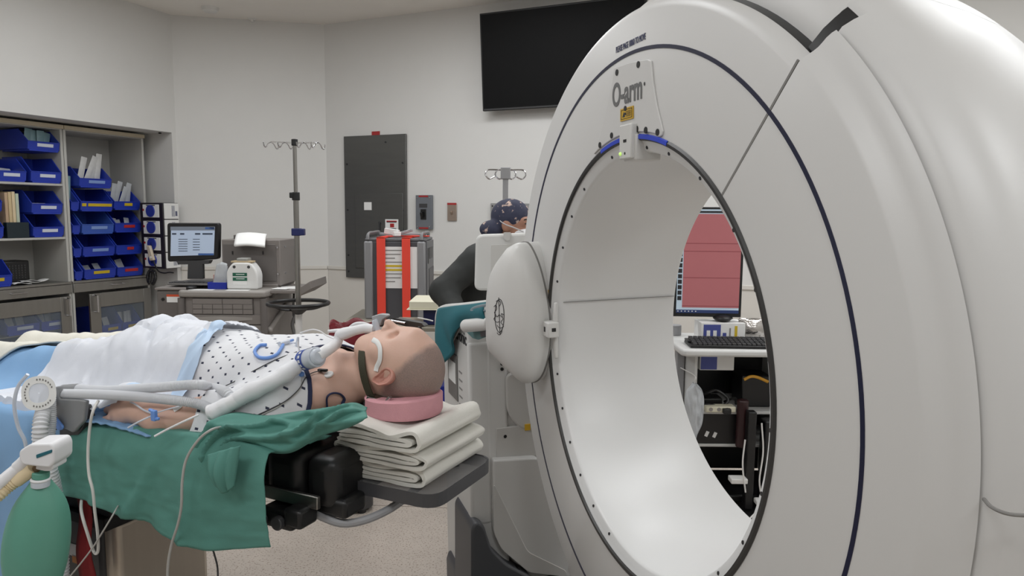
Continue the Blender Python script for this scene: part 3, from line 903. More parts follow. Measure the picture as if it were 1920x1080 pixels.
# ------------------------------------------------------------------ the patient
m_skin = bpy.data.materials.new('skin')
def make_skin(m, hair=None, base=(196, 158, 137), low=(176, 134, 116), stub=(112, 98, 94)):
    m.use_nodes = True
    nt = m.node_tree
    N, L = nt.nodes, nt.links
    b = N['Principled BSDF']
    tc = N.new('ShaderNodeTexCoord')
    n = N.new('ShaderNodeTexNoise')
    n.inputs['Scale'].default_value = 14
    n.inputs['Detail'].default_value = 5
    L.new(tc.outputs['Object'], n.inputs['Vector'])
    mx = N.new('ShaderNodeMix')
    mx.data_type = 'RGBA'
    mx.inputs[6].default_value, mx.inputs[7].default_value = col(base), col(low)
    L.new(n.outputs[0], mx.inputs[0])
    out = mx.outputs[2]
    if hair:
        (nx, ny, nz_), off, wd = hair
        dt = N.new('ShaderNodeVectorMath')
        dt.operation = 'DOT_PRODUCT'
        L.new(tc.outputs['Object'], dt.inputs[0])
        dt.inputs[1].default_value = (nx, ny, nz_)
        n2 = N.new('ShaderNodeTexNoise')
        n2.inputs['Scale'].default_value = 60
        L.new(tc.outputs['Object'], n2.inputs['Vector'])
        ad = N.new('ShaderNodeMath')
        ad.operation = 'MULTIPLY_ADD'
        ad.inputs[1].default_value = .012
        L.new(n2.outputs[0], ad.inputs[0])
        L.new(dt.outputs['Value'], ad.inputs[2])
        mr = N.new('ShaderNodeMapRange')
        mr.inputs[1].default_value, mr.inputs[2].default_value = off, off+wd
        mr.inputs[4].default_value = .92
        L.new(ad.outputs[0], mr.inputs[0])
        n3 = N.new('ShaderNodeTexNoise')
        n3.inputs['Scale'].default_value = 500
        L.new(tc.outputs['Object'], n3.inputs['Vector'])
        rp = N.new('ShaderNodeMapRange')
        rp.inputs[1].default_value, rp.inputs[2].default_value, rp.inputs[3].default_value, rp.inputs[4].default_value = .3, .7, .72, 1
        L.new(n3.outputs[0], rp.inputs[0])
        mu = N.new('ShaderNodeMath')
        mu.operation = 'MULTIPLY'
        L.new(mr.outputs[0], mu.inputs[0])
        L.new(rp.outputs[0], mu.inputs[1])
        m3 = N.new('ShaderNodeMix')
        m3.data_type = 'RGBA'
        L.new(mu.outputs[0], m3.inputs[0])
        L.new(out, m3.inputs[6])
        m3.inputs[7].default_value = col(stub)
        out = m3.outputs[2]
    L.new(out, b.inputs['Base Color'])
    b.inputs['Roughness'].default_value = .5
    b.inputs['Subsurface Weight'].default_value = .12
    b.inputs['Subsurface Radius'].default_value = (.012, .005, .003)
    bn = N.new('ShaderNodeTexNoise')
    bn.inputs['Scale'].default_value = 350
    L.new(tc.outputs['Object'], bn.inputs['Vector'])
    bp = N.new('ShaderNodeBump')
    bp.inputs['Strength'].default_value = .12
    bp.inputs['Distance'].default_value = .002
    L.new(bn.outputs[0], bp.inputs['Height'])
    L.new(bp.outputs[0], b.inputs['Normal'])
    MATS[m.name] = m
make_skin(m_skin, base=(222, 186, 168), low=(206, 166, 148), stub=(126, 112, 108), hair=((.72, 0, -.69), .72*.075-.69*1.12-.012, .016))
pat = thing('person', 'patient lying on the operating table in dotted gown with shaved head and breathing tube', 'person', mtx=FT)
c_, e_ = capsule, ellip
ry = lambda a: M.Rotation(R(a), 3, 'Y')
P_ = [
    # head, face up
    e_((.042, 0, 1.108), (.098, .0765, .094)), e_((.03, 0, 1.135), (.080, .070, .070)),
    e_((-.030, 0, 1.140), (.066, .057, .060), ry(-16)), c_((-.078, -.017, 1.160), (-.078, .017, 1.160), .0245, .0245),
    c_((-.015, -.056, 1.095), (-.074, -.028, 1.146), .020, .02), c_((-.015, .056, 1.095), (-.074, .028, 1.146), .020, .02),
    ('c', V((.062, 0, 1.19)), V((.03, 0, 1.197)), .022, .012),
    ('c', V((.027, 0, 1.196)), V((-.019, 0, 1.219)), .0085, .0105, .007), ('c', V((-.021, -.011, 1.206)), V((-.021, .011, 1.206)), .0085, .0085, .006),
    ('c', V((.040, -.014, 1.192)), V((.036, -.046, 1.176)), .009, .008, .01), ('c', V((.040, .014, 1.192)), V((.036, .046, 1.176)), .009, .008, .01),
    ('e', V((.018, -.031, 1.178)), V((.012, .014, .012)), None, 0, .004), ('e', V((.018, .031, 1.178)), V((.012, .014, .012)), None, 0, .004),
    ('c', V((-.042, -.017, 1.192)), V((-.042, .017, 1.192)), .0085, .0085, .005), ('c', V((-.057, -.015, 1.187)), V((-.057, .015, 1.187)), .009, .009, .005),
    e_((.0, -.045, 1.155), (.035, .025, .025)), e_((.0, .045, 1.155), (.035, .025, .025)),
    # neck and shoulders
    c_((-.01, 0, 1.075), (-.19, 0, 1.068), .060, .064), c_((-.06, -.038, 1.07), (-.19, -.02, 1.10), .022, .018), c_((-.06, .038, 1.07), (-.19, .02, 1.10), .022, .018),
    c_((-.14, -.03, 1.045), (-.235, -.165, 1.03), .055, .062), c_((-.14, .03, 1.045), (-.235, .165, 1.03), .055, .062),
    c_((-.20, -.02, 1.112), (-.215, -.16, 1.075), .018, .018), c_((-.20, .02, 1.112), (-.215, .16, 1.075), .018, .018),
    # trunk
    e_((-.38, 0, 1.045), (.23, .178, .097)), e_((-.33, -.085, 1.085), (.12, .085, .055)), e_((-.33, .085, 1.085), (.12, .085, .055)),
    e_((-.62, 0, 1.045), (.24, .165, .098)), e_((-.84, 0, 1.035), (.17, .175, .092)),
    # legs
    c_((-.88, -.09, 1.015), (-1.28, -.10, .99), .084, .058), c_((-1.28, -.10, .99), (-1.68, -.10, .978), .053, .038), c_((-1.68, -.10, .978), (-1.79, -.14, .975), .038, .030),
    c_((-.88, .09, 1.015), (-1.28, .10, .99), .084, .058), c_((-1.28, .10, .99), (-1.68, .10, .978), .053, .038), c_((-1.68, .10, .978), (-1.79, .14, .975), .038, .030),
    # far arm
    c_((-.235, .185, 1.03), (-.50, .245, 1.0), .052, .043), c_((-.50, .245, 1.0), (-.72, .25, .995), .040, .028), c_((-.72, .25, .995), (-.83, .25, .99), .03, .024),
    # near arm
    c_((-.235, -.185, 1.03), (-.45, -.290, .986), .053, .043), c_((-.45, -.290, .986), (-.49, -.300, .986), .042, .041), c_((-.485, -.300, .986), (-.565, -.305, .996), .040, .030), c_((-.565, -.305, 1.0), (-.59, -.305, 1.0), .029, .027),
    e_((-.625, -.303, .996), (.045, .040, .019), M.Rotation(R(48), 3, 'X')), e_((-.605, -.305, .995), (.034, .034, .022), M.Rotation(R(48), 3, 'X')),
]
fing = []
for k, (dy, l1, l2, l3, lift) in enumerate(((.036, .042, .026, .020, .000), (.013, .048, .030, .021, .005), (-.012, .045, .028, .020, .004), (-.037, .036, .024, .019, -.002))):
    p0 = V((-.645, -.303+dy*.86, 1.002+lift))
    a = R(34)
    p1 = p0+V((-l1*cos(a*.6), dy*.12, -l1*sin(a*.6)))
    p2 = p1+V((-l2*cos(R(78)), 0, -l2*sin(R(78))*.75))
    p3 = p2+V((l3*.85, 0, -l3*.25))
    r_ = .0090-.0008*(k == 3)
    fing += [('c', p0, p1, r_+.0012, r_, .0035), ('c', p1, p2, r_, r_-.0008, .003), ('c', p2, p3, r_-.0008, r_-.002, .003)]
th = [('c', V((-.598, -.335, .995)), V((-.633, -.352, .987)), .0125, .011, .008), ('c', V((-.633, -.352, .987)), V((-.662, -.346, .980)), .0105, .009, .004), ('c', V((-.662, -.346, .980)), V((-.68, -.336, .976)), .009, .0075, .004)]
th = [(k_, V((a_.x, -.606-a_.y, a_.z)), V((b_.x, -.606-b_.y, b_.z)), q1, q2, q3) for k_, a_, b_, q1, q2, q3 in th]
HPHI = R(48)
def roll(p):
    dy, dz = p.y+.303, p.z-.998
    return V((p.x, -.303+dy*cos(HPHI)-dz*sin(HPHI), .996+dy*sin(HPHI)+dz*cos(HPHI)))
fing = [(k_, roll(a_), roll(b_))+tuple(rest) for k_, a_, b_, *rest in fing+th]
th = []
body_prims = P_+fing+th
carve = [(e_((.019, -.030, 1.196), (.012, .017, .009)), .012), (e_((.019, .030, 1.196), (.012, .017, .009)), .012)]
# fix tuple layout of the blended ellipsoids
body_prims = [(p[0], p[1], p[2], p[3]) if p[0] == 'e' and len(p) == 4 else p for p in body_prims]
pbody = soft('body', body_prims, .0036, m_skin, pat, k=.022, carve=carve, smooth=2)
# ear
def ear(side):
    b = MB()
    mm = M.Translation((.024, side*.074, 1.095)) @ M.Rotation(R(side*14), 4, 'X') @ M.Rotation(R(-40), 4, 'Y')
    # local: x to the helix top, z to the face, y out
    out = [(-.026, .004), (-.030, .012), (-.022, .018), (-.008, .017), (.006, .019), (.020, .018), (.030, .008), (.032, -.006), (.024, -.018), (.010, -.021), (-.006, -.015), (-.018, -.008)]
    O = crom([V((x, 0, z)) for x, z in out+out[:1]], 4)[:-1]
    c0 = V((-.001, 0, .001))
    n = len(O)
    lev = [(1.0, -.004), (1.06, .003), (1.03, .011), (.93, .014), (.80, .0105), (.70, .006), (.55, .0075), (.35, .003), (.1, .001)]
    for s_, h_ in lev: b.v += [tuple(mm @ V((c0.x+(p.x-c0.x)*s_, side*(h_+.006*max(0, -p.z)/.02), c0.z+(p.z-c0.z)*s_))) for p in O]
    for i in range(len(lev)-1): b.f += [(i*n+k, i*n+(k+1) % n, (i+1)*n+(k+1) % n, (i+1)*n+k) for k in range(n)]
    b.f += [tuple((len(lev)-1)*n+k for k in range(n))]
    b.mi = [0]*len(b.f)
    return b
m_ear = bpy.data.materials.new('ear_skin')
make_skin(m_ear, None, (202, 150, 134), (186, 128, 114))
for s_ in (-1, 1): fixn(ear(s_).build('ear', m_ear, pat, sharp=180, sub=1))
# white tape over the cheek
bvb = BVHTree.FromPolygons([tuple(v.co) for v in pbody.data.vertices], [tuple(p.vertices) for p in pbody.data.polygons])
def onbody(x, y, off=.0):
    o_, d_ = FTi @ EYE, (FTi.to_3x3() @ ray(x, y)).normalized()
    h, nn, i_, d__ = bvb.ray_cast(o_, d_)
    return (h+nn*off) if h else None
pts = [onbody(x, y, .003) for x, y in ((706, 696), (708, 688), (713, 676), (714, 664), (713, 652), (708, 643), (700, 638))]
pts = [p for p in pts if p]
MB().tube(pts, .0065, 8, flat=.22, up=(0, -1, 0)).build('cheek_tape', m_paper, pat)
# ------------------------------------------------------------------ cloth over the patient
GX0, GX1, GY0, GY1, GR = -1.9, -.02, -.46, .46, .01
nx_, ny_ = int((GX1-GX0)/GR)+1, int((GY1-GY0)/GR)+1
HB = np.zeros((nx_, ny_), np.float32)
for i in range(nx_):
    for j in range(ny_):
        x, y = GX0+i*GR, GY0+j*GR
        h = bvb.ray_cast(V((x, y, 2)), V((0, 0, -1)))[0]
        zz = ZM if -.40 < y < .235 else ZM-.14
        HB[i, j] = max(h.z if h else 0, zz)
def envelope(off, it, it2=3):
    A = HB+off
    H = A.copy()
    def blur(H):
        P = np.pad(H, 1, mode='edge')
        return (P[:-2, 1:-1]+P[2:, 1:-1]+P[1:-1, :-2]+P[1:-1, 2:]+2*P[1:-1, 1:-1])/6
    for k in range(it): H = np.maximum(blur(H), A)
    for k in range(it2): H = blur(H)
    return np.maximum(H, HB+off*.5)
def sampler(H):
    def f(x, y):
        a, b = min(max((x-GX0)/GR, 0), nx_-1.001), min(max((y-GY0)/GR, 0), ny_-1.001)
        i, j = int(a), int(b)
        a -= i
        b -= j
        return float(H[i, j]*(1-a)*(1-b)+H[i+1, j]*a*(1-b)+H[i, j+1]*(1-a)*b+H[i+1, j+1]*a*b)
    return f
def lerpt(t, pts):
    """piecewise linear through sorted (t, v)"""
    if t <= pts[0][0]: return pts[0][1]
    for (a, va), (b, vb) in zip(pts, pts[1:]):
        if t <= b: return va+(vb-va)*(t-a)/max(1e-9, b-a)
    return pts[-1][1]
# dotted gown fabric
def dot_mat(name, base, dot, scale, rad):
    m = bpy.data.materials.new(name)
    m.use_nodes = True
    N, L = m.node_tree.nodes, m.node_tree.links
    b = N['Principled BSDF']
    tc = N.new('ShaderNodeTexCoord')
    sx = N.new('ShaderNodeSeparateXYZ')
    L.new(tc.outputs['Object'], sx.inputs[0])
    ad = N.new('ShaderNodeMath')
    L.new(sx.outputs[1], ad.inputs[0])
    L.new(sx.outputs[2], ad.inputs[1])
    cb = N.new('ShaderNodeCombineXYZ')
    L.new(sx.outputs[0], cb.inputs[0])
    L.new(ad.outputs[0], cb.inputs[1])
    mp = N.new('ShaderNodeMapping')
    mp.inputs['Rotation'].default_value = (0, 0, R(38))
    L.new(cb.outputs[0], mp.inputs[0])
    vo = N.new('ShaderNodeTexVoronoi')
    vo.voronoi_dimensions = '2D'
    vo.distance = 'MANHATTAN'
    vo.inputs['Scale'].default_value = scale
    vo.inputs['Randomness'].default_value = .12
    L.new(mp.outputs[0], vo.inputs['Vector'])
    rp = N.new('ShaderNodeMapRange')
    rp.inputs[1].default_value, rp.inputs[2].default_value = rad*.85, rad*1.1
    L.new(vo.outputs['Distance'], rp.inputs[0])
    mx = N.new('ShaderNodeMix')
    mx.data_type = 'RGBA'
    L.new(rp.outputs[0], mx.inputs[0])
    mx.inputs[6].default_value, mx.inputs[7].default_value = col(dot), col(base)
    L.new(mx.outputs[2], b.inputs['Base Color'])
    b.inputs['Roughness'].default_value = .85
    nn = N.new('ShaderNodeTexNoise')
    nn.inputs['Scale'].default_value = 30
    nn.inputs['Detail'].default_value = 5
    L.new(tc.outputs['Object'], nn.inputs['Vector'])
    bp = N.new('ShaderNodeBump')
    bp.inputs['Strength'].default_value = .35
    bp.inputs['Distance'].default_value = .006
    L.new(nn.outputs[0], bp.inputs['Height'])
    L.new(bp.outputs[0], b.inputs['Normal'])
    MATS[name] = m
    return m
m_gown = dot_mat('dotted_gown_cotton', (222, 223, 226), (52, 56, 76), 26, .155)
m_navy = mat('navy_binding', (34, 42, 74), .8, var=.06)
m_cotton = mat('white_cotton', (222, 219, 208), .9, bump=.25, bscale=260, var=.025, vscale=8)
m_bluesheet = mat('light_blue_sheet', (128, 168, 208), .75, bump=.1, bscale=60, var=.05, vscale=5)
m_plastic = mat('clear_white_plastic', (226, 230, 238), .3, alpha=.60, bump=.15, bscale=25, var=.02, coat=.2)
m_plasticw = mat('white_air_blanket', (226, 229, 236), .5, alpha=.9, bump=.2, bscale=30, var=.02)
m_green = mat('green_surgical_cotton', (84, 138, 127), .82, bump=.12, bscale=500, var=.05, vscale=6)
Sg = sampler(envelope(.011, 10, 2))
def onfield(f, x, y):
    o_, d_ = FTi @ EYE, (FTi.to_3x3() @ ray(x, y)).normalized()
    t_ = .9
    while t_ < 3.2:
        p = o_+d_*t_
        if p.z < f(p.x, p.y): return p
        t_ += .002
    return None
nk = [(-.30, -.15), (-.15, -.145), (-.135, -.155), (-.126, -.185), (-.10, -.228), (-.06, -.243), (-.02, -.24), (.02, -.225), (.05, -.19), (.085, -.125), (.12, -.09)]
ylo, yhi = nk[0][0], nk[-1][0]
def xn(y):
    if y < ylo: return lerpt(y, [(ylo-.08, -.12), (ylo, nk[0][1])])
    if y > yhi: return lerpt(y, [(yhi, nk[-1][1]), (yhi+.06, -.10)])
    return sum(lerpt(y+d, nk) for d in (-.012, -.006, 0, .006, .012))/5
def gown(u_, v_):
    y = -.350+v_*.685
    xa = lerpt(y, [(-.350, -.362), (-.245, -.372), (-.205, -.74), (.335, -.74)])
    x = xa+(xn(y)-xa)*u_
    z = Sg(x, y)+.004*fbm(x, y, 0, 16)+.006*NZ.noise(V((x*7+y*9, y*4, 3)))*(.4 if x > -.2 else 1)
    if y < -.30: z = min(z, Sg(x, y))
    return V((x, y, z))
gn = MB().grid(92, 100, gown).build('hospital_gown', m_gown, pat, solid=.003, smooth=1, soff=0)
bvg = BVHTree.FromPolygons([tuple(v.co) for v in gn.data.vertices]+[tuple(v.co) for v in pbody.data.vertices], [tuple(p.vertices) for p in gn.data.polygons]+[tuple(i+len(gn.data.vertices) for i in p.vertices) for p in pbody.data.polygons])
def og(x, y, off=0.0):
    """point on the gown or the skin seen at a pixel, lifted along the surface"""
    o_, d_ = FTi @ EYE, (FTi.to_3x3() @ ray(x, y)).normalized()
    h, nn, i_, d__ = bvg.ray_cast(o_, d_)
    if h is None: return ty(x, y, -.2)
    if nn.dot(d_) > 0: nn = -nn
    nn = (nn-d_*.6).normalized()
    return h+nn*off
b = MB()
b.tube([gown(1, (v_+.5)/40)+V((.002, 0, .003)) for v_ in range(6, 37)], .0055, 8, 2, flat=.45)
b.build('neck_binding', m_navy, gn)
b = MB()
lp = [onbody(x, y, .006) for x, y in ((612, 762), (612, 744), (622, 737), (636, 738), (644, 746), (640, 755))]
lp = [p for p in lp if p]
b.tube(lp, .005, 8, 6, flat=.5).build('tie_loop', m_navy, gn)
# blue sheet, air blanket and white cotton blanket over the legs
Sb = sampler(envelope(.016, 22, 4))
def hang(f, xa, xb, yfar, ynear, zlow, wob=.012, seed=0, wr=.008):
    def fn(u_, v_):
        x_ = xa(v_) if callable(xa) else xa
        x = x_+((xb(v_) if callable(xb) else xb)-x_)*u_
        zl = zlow(x) if callable(zlow) else zlow
        yn = ynear(x) if callable(ynear) else ynear
        if v_ < .72:
            y = yfar+(yn-yfar)*(v_/.72)
            z = f(x, y)+wr*fbm(x, y, seed, 9)+.3*wr*NZ.noise(V((x*30, y*30, seed)))
            return V((x, y, z))
        k = (v_-.72)/.28
        z0 = f(x, yn)+wr*fbm(x, yn, seed, 9)
        return V((x, yn-.02*sin(min(1, k*5)*PI/2)-.012*k+wob*sin(x*26+seed)*k+.6*wob*fbm(x, k*2, seed, 8), z0+(zl-z0)*k-.004*sin(min(1, k*6)*PI)))
    return fn
fb = hang(lambda x, y: Sb(x, y)-.004, lambda v_: -1.86, lambda v_: -.74+.03*sin(v_*6), .10, lambda x: lerpt(x, [(-.9, -.375), (-.72, -.30)]), lambda x: lerpt(x, [(-1.0, .36), (-.86, .42), (-.80, .80), (-.72, .93)]), seed=4)
sheet = tag(MB().grid(80, 66, fb).build('blue_sheet', m_bluesheet, solid=.003, mtx=FT, smooth=1), 'light blue paper sheet hanging over the near side of the table at far left', 'sheet')
Sw = sampler(envelope(.024, 16, 3))
fwht = hang(lambda x, y: Sw(x, y), -1.87, lambda v_: -1.02-.12*v_*v_, .30, lambda x: lerpt(x, [(-1.9, -.28), (-1.45, -.16), (-1.0, .02)]), lambda x: 1.0, wob=.0, seed=9)
def fwh(u_, v_): return fwht(u_, v_*.72)
tag(MB().grid(70, 60, fwh).build('cotton_blanket', m_cotton, solid=.006, mtx=FT, smooth=1), 'white cotton blanket over the legs at the far left', 'blanket')
Sp = sampler(envelope(.034, 26, 3))
def plast(u_, v_):
    y = .30-v_*.64
    xb = lerpt(y, [(-.34, -.60), (-.15, -.545), (.0, -.58), (.2, -.60), (.36, -.62)])
    xa = lerpt(y, [(-.34, -1.20), (.0, -1.12), (.36, -1.02)])
    x = xa+(xb-xa)*u_
    crum = abs(fbm(x, y, 2, 11))
    f1 = abs(NZ.noise(V((x*6+y*3, y*7-x*2, 2))))
    f2 = abs(NZ.noise(V((x*13-y*6, y*12, 5))))
    z = Sp(x, y)+.016*crum-.03*max(0, .16-f1)/.16*.6-.012*max(0, .12-f2)/.12+.03*max(0, 1-((x+.82)/.10)**2)*max(0, 1-((y-.02)/.16)**2)
    return V((x, y, max(z-.004, Sb(x, y)+.010)))
air = thing('air_blanket', 'crumpled white plastic warming blanket over the belly and thighs', 'warming blanket', mtx=FT)
MB().grid(80, 84, plast).build('plastic_sheet', m_plasticw, air)
def plast2(u_, v_):
    p = plast(.02+u_*.62, 1)
    return V((p.x+.02*v_*sin(u_*9), p.y-.03*sin(min(1, v_*2.5)*PI/2)-.012*v_-.010*sin(u_*17+v_*3)*v_, p.z-(v_**1.2)*.24+.012*abs(fbm(p.x, v_, 5, 12))*v_))
MB().grid(40, 24, plast2).build('plastic_flap', m_plastic, air)
def patch(u_, v_):
    p = plast(.945+u_*.075, .50+v_*.46)
    return p+V((0, 0, .004*sin(u_*PI)+.002))
MB().grid(16, 60, patch).build('blue_border', mat('pale_blue_plastic', (186, 208, 232), .5, bump=.15, bscale=40, var=.04), air)

# green drape over the near edge of the table
top_px = [(104, 838), (132, 803), (200, 800), (290, 806), (370, 814), (430, 818), (470, 832), (504, 850)]
bot_px = [(112, 900), (124, 918), (190, 938), (270, 970), (340, 1000), (395, 1024), (450, 1026), (517, 1020)]
YN = -.345
tp, bp_ = crom([ty(x, y, YN) for x, y in top_px], 8), crom([ty(x, y, YN-.01) for x, y in bot_px], 8)
def along(P, t):
    k = t*(len(P)-1)
    i = min(int(k), len(P)-2)
    return P[i].lerp(P[i+1], k-i)
def drape(u_, v_):
    a, c = along(tp, u_), along(bp_, u_)
    if v_ < .28:
        k = v_/.28
        q = V((a.x+.01*(1-k), -.15+(a.y+.15)*k, .957+(a.z-.957)*k*k+.004*fbm(a.x, k, 3, 10)))
        q.z = max(q.z, ZM+.006) if k < .85 else q.z
        return q
    k = (v_-.28)/.72
    p = a.lerp(c, k)
    crz = max(0, 1-abs(a.x+.43+.05*k-.02*sin(k*4))/.03)+.7*max(0, 1-abs(a.x+.30-.03*k)/.022)+.5*max(0, 1-abs(a.x+.57+.06*k)/.03)
    fold = .012*crz*min(1, k*3)+.010*sin(a.x*24+k*1.0+1)*min(1, k*2)*(.4+.6*(a.x > -.45))+.010*fbm(a.x*1.2, k*.3, 6, 6)+.003*fbm(a.x*1.5, k*1.0, 3, 8)
    return p+V((0, -.022*sin(min(1, k*3.2)*PI/2)-fold*(.25+k), 0))
gd = thing('green_drape', 'green surgical cloth draped over the near edge of the operating table', 'drape', mtx=FT)
MB().grid(110, 60, drape).build('cloth', m_green, gd, solid=.0025)
U_px = [(372, 822), (405, 792), (440, 775), (500, 781), (560, 773), (620, 766), (662, 757), (688, 766)]
L_px = [(392, 905), (402, 868), (440, 842), (490, 845), (545, 847), (600, 817), (650, 801), (690, 783)]
up2, lo2 = crom([ty(x, y, -.20-.10*max(0, (1-i/7))) for i, (x, y) in enumerate(U_px)], 10), crom([ty(x, y, -.30-.06*max(0, (1-i/5))) for i, (x, y) in enumerate(L_px)], 10)
def bunch(u_, v_):
    a, c = along(up2, u_), along(lo2, u_)
    p = a.lerp(c, v_)
    w_ = sin(v_*PI)**.7*sin(min(1, (u_+.02)*6)*PI/2)*sin(min(1, (1.02-u_)*6)*PI/2)
    cz_ = 1-abs(sin(v_*7+u_*9+2.2*NZ.noise(V((u_*4, v_*1.5, 1)))))
    c2_ = 1-abs(sin(v_*4-u_*15+3*NZ.noise(V((u_*3, v_*2, 7)))))
    d = .026*w_+.026*w_*cz_**1.5+.016*w_*c2_**2
    return p+V((.2*d, -d, .5*d))
MB().grid(90, 34, bunch).build('bunched_fold', m_green, gd, solid=.003)
def flap(u_, v_):
    pts = [(392, 850), (455, 832), (452, 880), (426, 921), (402, 890)]
    a = ty(392+u_*62, 852-u_*18, -.385)
    c = ty(404+u_*38, 895+26*sin(u_*2.6), -.392)
    p = a.lerp(c, v_)
    return p+V((0, -.018*sin(v_*PI)*sin(u_*PI)-.010*abs(sin(u_*9)), 0))
MB().grid(26, 26, flap).build('corner_fold', m_green, gd, solid=.003)
# blue pad under the hand
def pad(u_, v_):
    x = -.78+u_*.32
    y = -.36+v_*.17
    return V((x, y, ZM+.012+.014*abs(fbm(x, y, 7, 14))+.02*(1-v_)*sin(u_*PI)*.4))
tag(MB().grid(34, 20, pad).build('hand_pad', m_bluesheet, solid=.004, mtx=FT), 'crumpled blue pad under the resting hand', 'pad')

# ------------------------------------------------------------------ head rest: pink foam ring on folded white towels
m_foam = mat('pink_foam', (216, 158, 166), .9, bump=.3, bscale=420, var=.05, vscale=30)
fx, fy = .036, -.012
FZ0, FZ1 = 1.0, 1.047
def foam():
    b = MB()
    prof = [(.050, FZ0), (.094, FZ0), (.098, FZ0+.008), (.098, FZ1-.004), (.092, FZ1), (.056, FZ1), (.050, FZ1-.006)]
    n = 56
    for i in range(n):
        q = 2*PI*i/n
        for r_, z in prof:
            tilt = .006*cos(q)
            b.v.append((fx+r_*cos(q), fy+r_*sin(q), z+tilt*(z-FZ0)/.05))
    m = len(prof)
    for i in range(n):
        for k in range(m):
            b.f.append((i*m+k, ((i+1) % n)*m+k, ((i+1) % n)*m+(k+1) % m, i*m+(k+1) % m))
    b.mi = [0]*len(b.f)
    return fixn(b.build('foam_ring', m_foam, mtx=FT))
tag(foam(), 'pink foam ring cushion under the shaved head', 'cushion')
m_towel = mat('white_towel', (232, 230, 222), .95, bump=.5, bscale=700, var=.03, vscale=14)
def ribbon(path, th, y0, y1, seed, ny=18):
    """folded cloth: a band of thickness th following path (x, z), swept across the table"""
    Q = crom([V((x, 0, z)) for x, z in path], 5)
    m = len(Q)
    N = []
    for i in range(m):
        t = (Q[min(m-1, i+1)]-Q[max(0, i-1)]).normalized()
        N.append(V((-t.z, 0, t.x)))
    ring = [Q[i]+N[i]*th/2 for i in range(m)]+[Q[i]-N[i]*th/2 for i in range(m-1, -1, -1)]
    b = MB()
    k = len(ring)
    for j in range(ny):
        v_ = j/(ny-1)
        y = y0+(y1-y0)*v_
        for p in ring:
            w_ = NZ.noise(V((p.x*18+seed, y*11, p.z*30)))
            w2 = NZ.noise(V((p.x*9, y*5+seed, p.z*12)))
            b.v.append((p.x+.004*w_+.006*w2, y+(.006*NZ.noise(V((p.x*25, p.z*60, seed))) if j in (0, ny-1) else 0), p.z+.003*w_+.002*w2))
    for j in range(ny-1):
        b.f += [(j*k+i, (j+1)*k+i, (j+1)*k+(i+1) % k, j*k+(i+1) % k) for i in range(k)]
    b.f += [tuple(range(k)), tuple((ny-1)*k+i for i in range(k-1, -1, -1))]
    b.mi = [0]*len(b.f)
    return fixn(b.build('folded_towel', m_towel, mtx=FT, sharp=70, smooth=2))
def towel(x0, x1, z0, z1, seed, lay=3, wav=.0):
    h = z1-z0
    th = h/(2*lay)*.82
    st = h/(2*lay)
    pth = []
    rnd = random.Random(seed)
    # outer loop wrapping, then zig-zag inside
    def W(x): return wav*sin((x-x0)/(x1-x0)*9+seed)
    zs = [z0+st*(k+.5) for k in range(2*lay)]
    xa, xb = x0+st, x1-st
    # bottom layer right to left, round the left, top left to right, round the right fold, then inner zigzag
    seq = [(xa+.06, zs[0])]
    seq += [(xa+.02, zs[0]), (x0+.3*st, (zs[0]+zs[-1])/2-.2*h*.5), (x0+.3*st, (zs[0]+zs[-1])/2+.1*h)] if False else []
    seq = [(xa, zs[0]), ((xa+xb)/2, zs[0]), (xb-.01, zs[0]), (x1-.25*st, zs[0]+.28*h), (x1-.25*st, zs[-1]-.28*h), (xb-.01, zs[-1]+W(xb)), (xb-.3*(xb-xa), zs[-1]+W(xb-.3*(xb-xa))), ((xa+xb)/2, zs[-1]+W((xa+xb)/2)), (xa+.2*(xb-xa), zs[-1]+W(xa+.2*(xb-xa))), (xa, zs[-1])]
    n_in = 2*lay-2
    zz = list(reversed(zs[1:-1]))
    left = True
    for q, z in enumerate(zz):
        if left:
            seq += [(x0+.35*st, z+st*.5), (xa, z), ((xa+xb)/2, z+W((xa+xb)/2)*.6), (xb-.03-.012*rnd.random(), z)]
        else:
            seq += [(xb-.012, z+st*.5), (xb-.03, z), ((xa+xb)/2, z+W((xa+xb)/2)*.4), (xa+.012*rnd.random(), z)]
        left = not left
    return seq, th
Z_ = [(.8665, .912), (.912, .955), (.955, 1.000)]
tw = [(-.052, .182, 1, 2, .004, -.150, .14, 'bottom towel of the folded white stack on the head board'),
      (-.066, .190, 2, 2, .006, -.158, .13, 'middle towel of the folded white stack on the head board'),
      (-.068, .178, 5, 2, .009, -.165, .13, 'top towel of the white stack, rumpled, under the pink ring')]
for (z0, z1), (x0, x1, sd, ly, wv, y0, y1, lb) in zip(Z_, tw):
    pth, th = towel(x0, x1, z0, z1-.001, sd, ly, wv)
    o = ribbon(pth, th*.94, y0, y1, sd*3.1)
    tag(o, lb, 'towel', 'folded towels under the head')
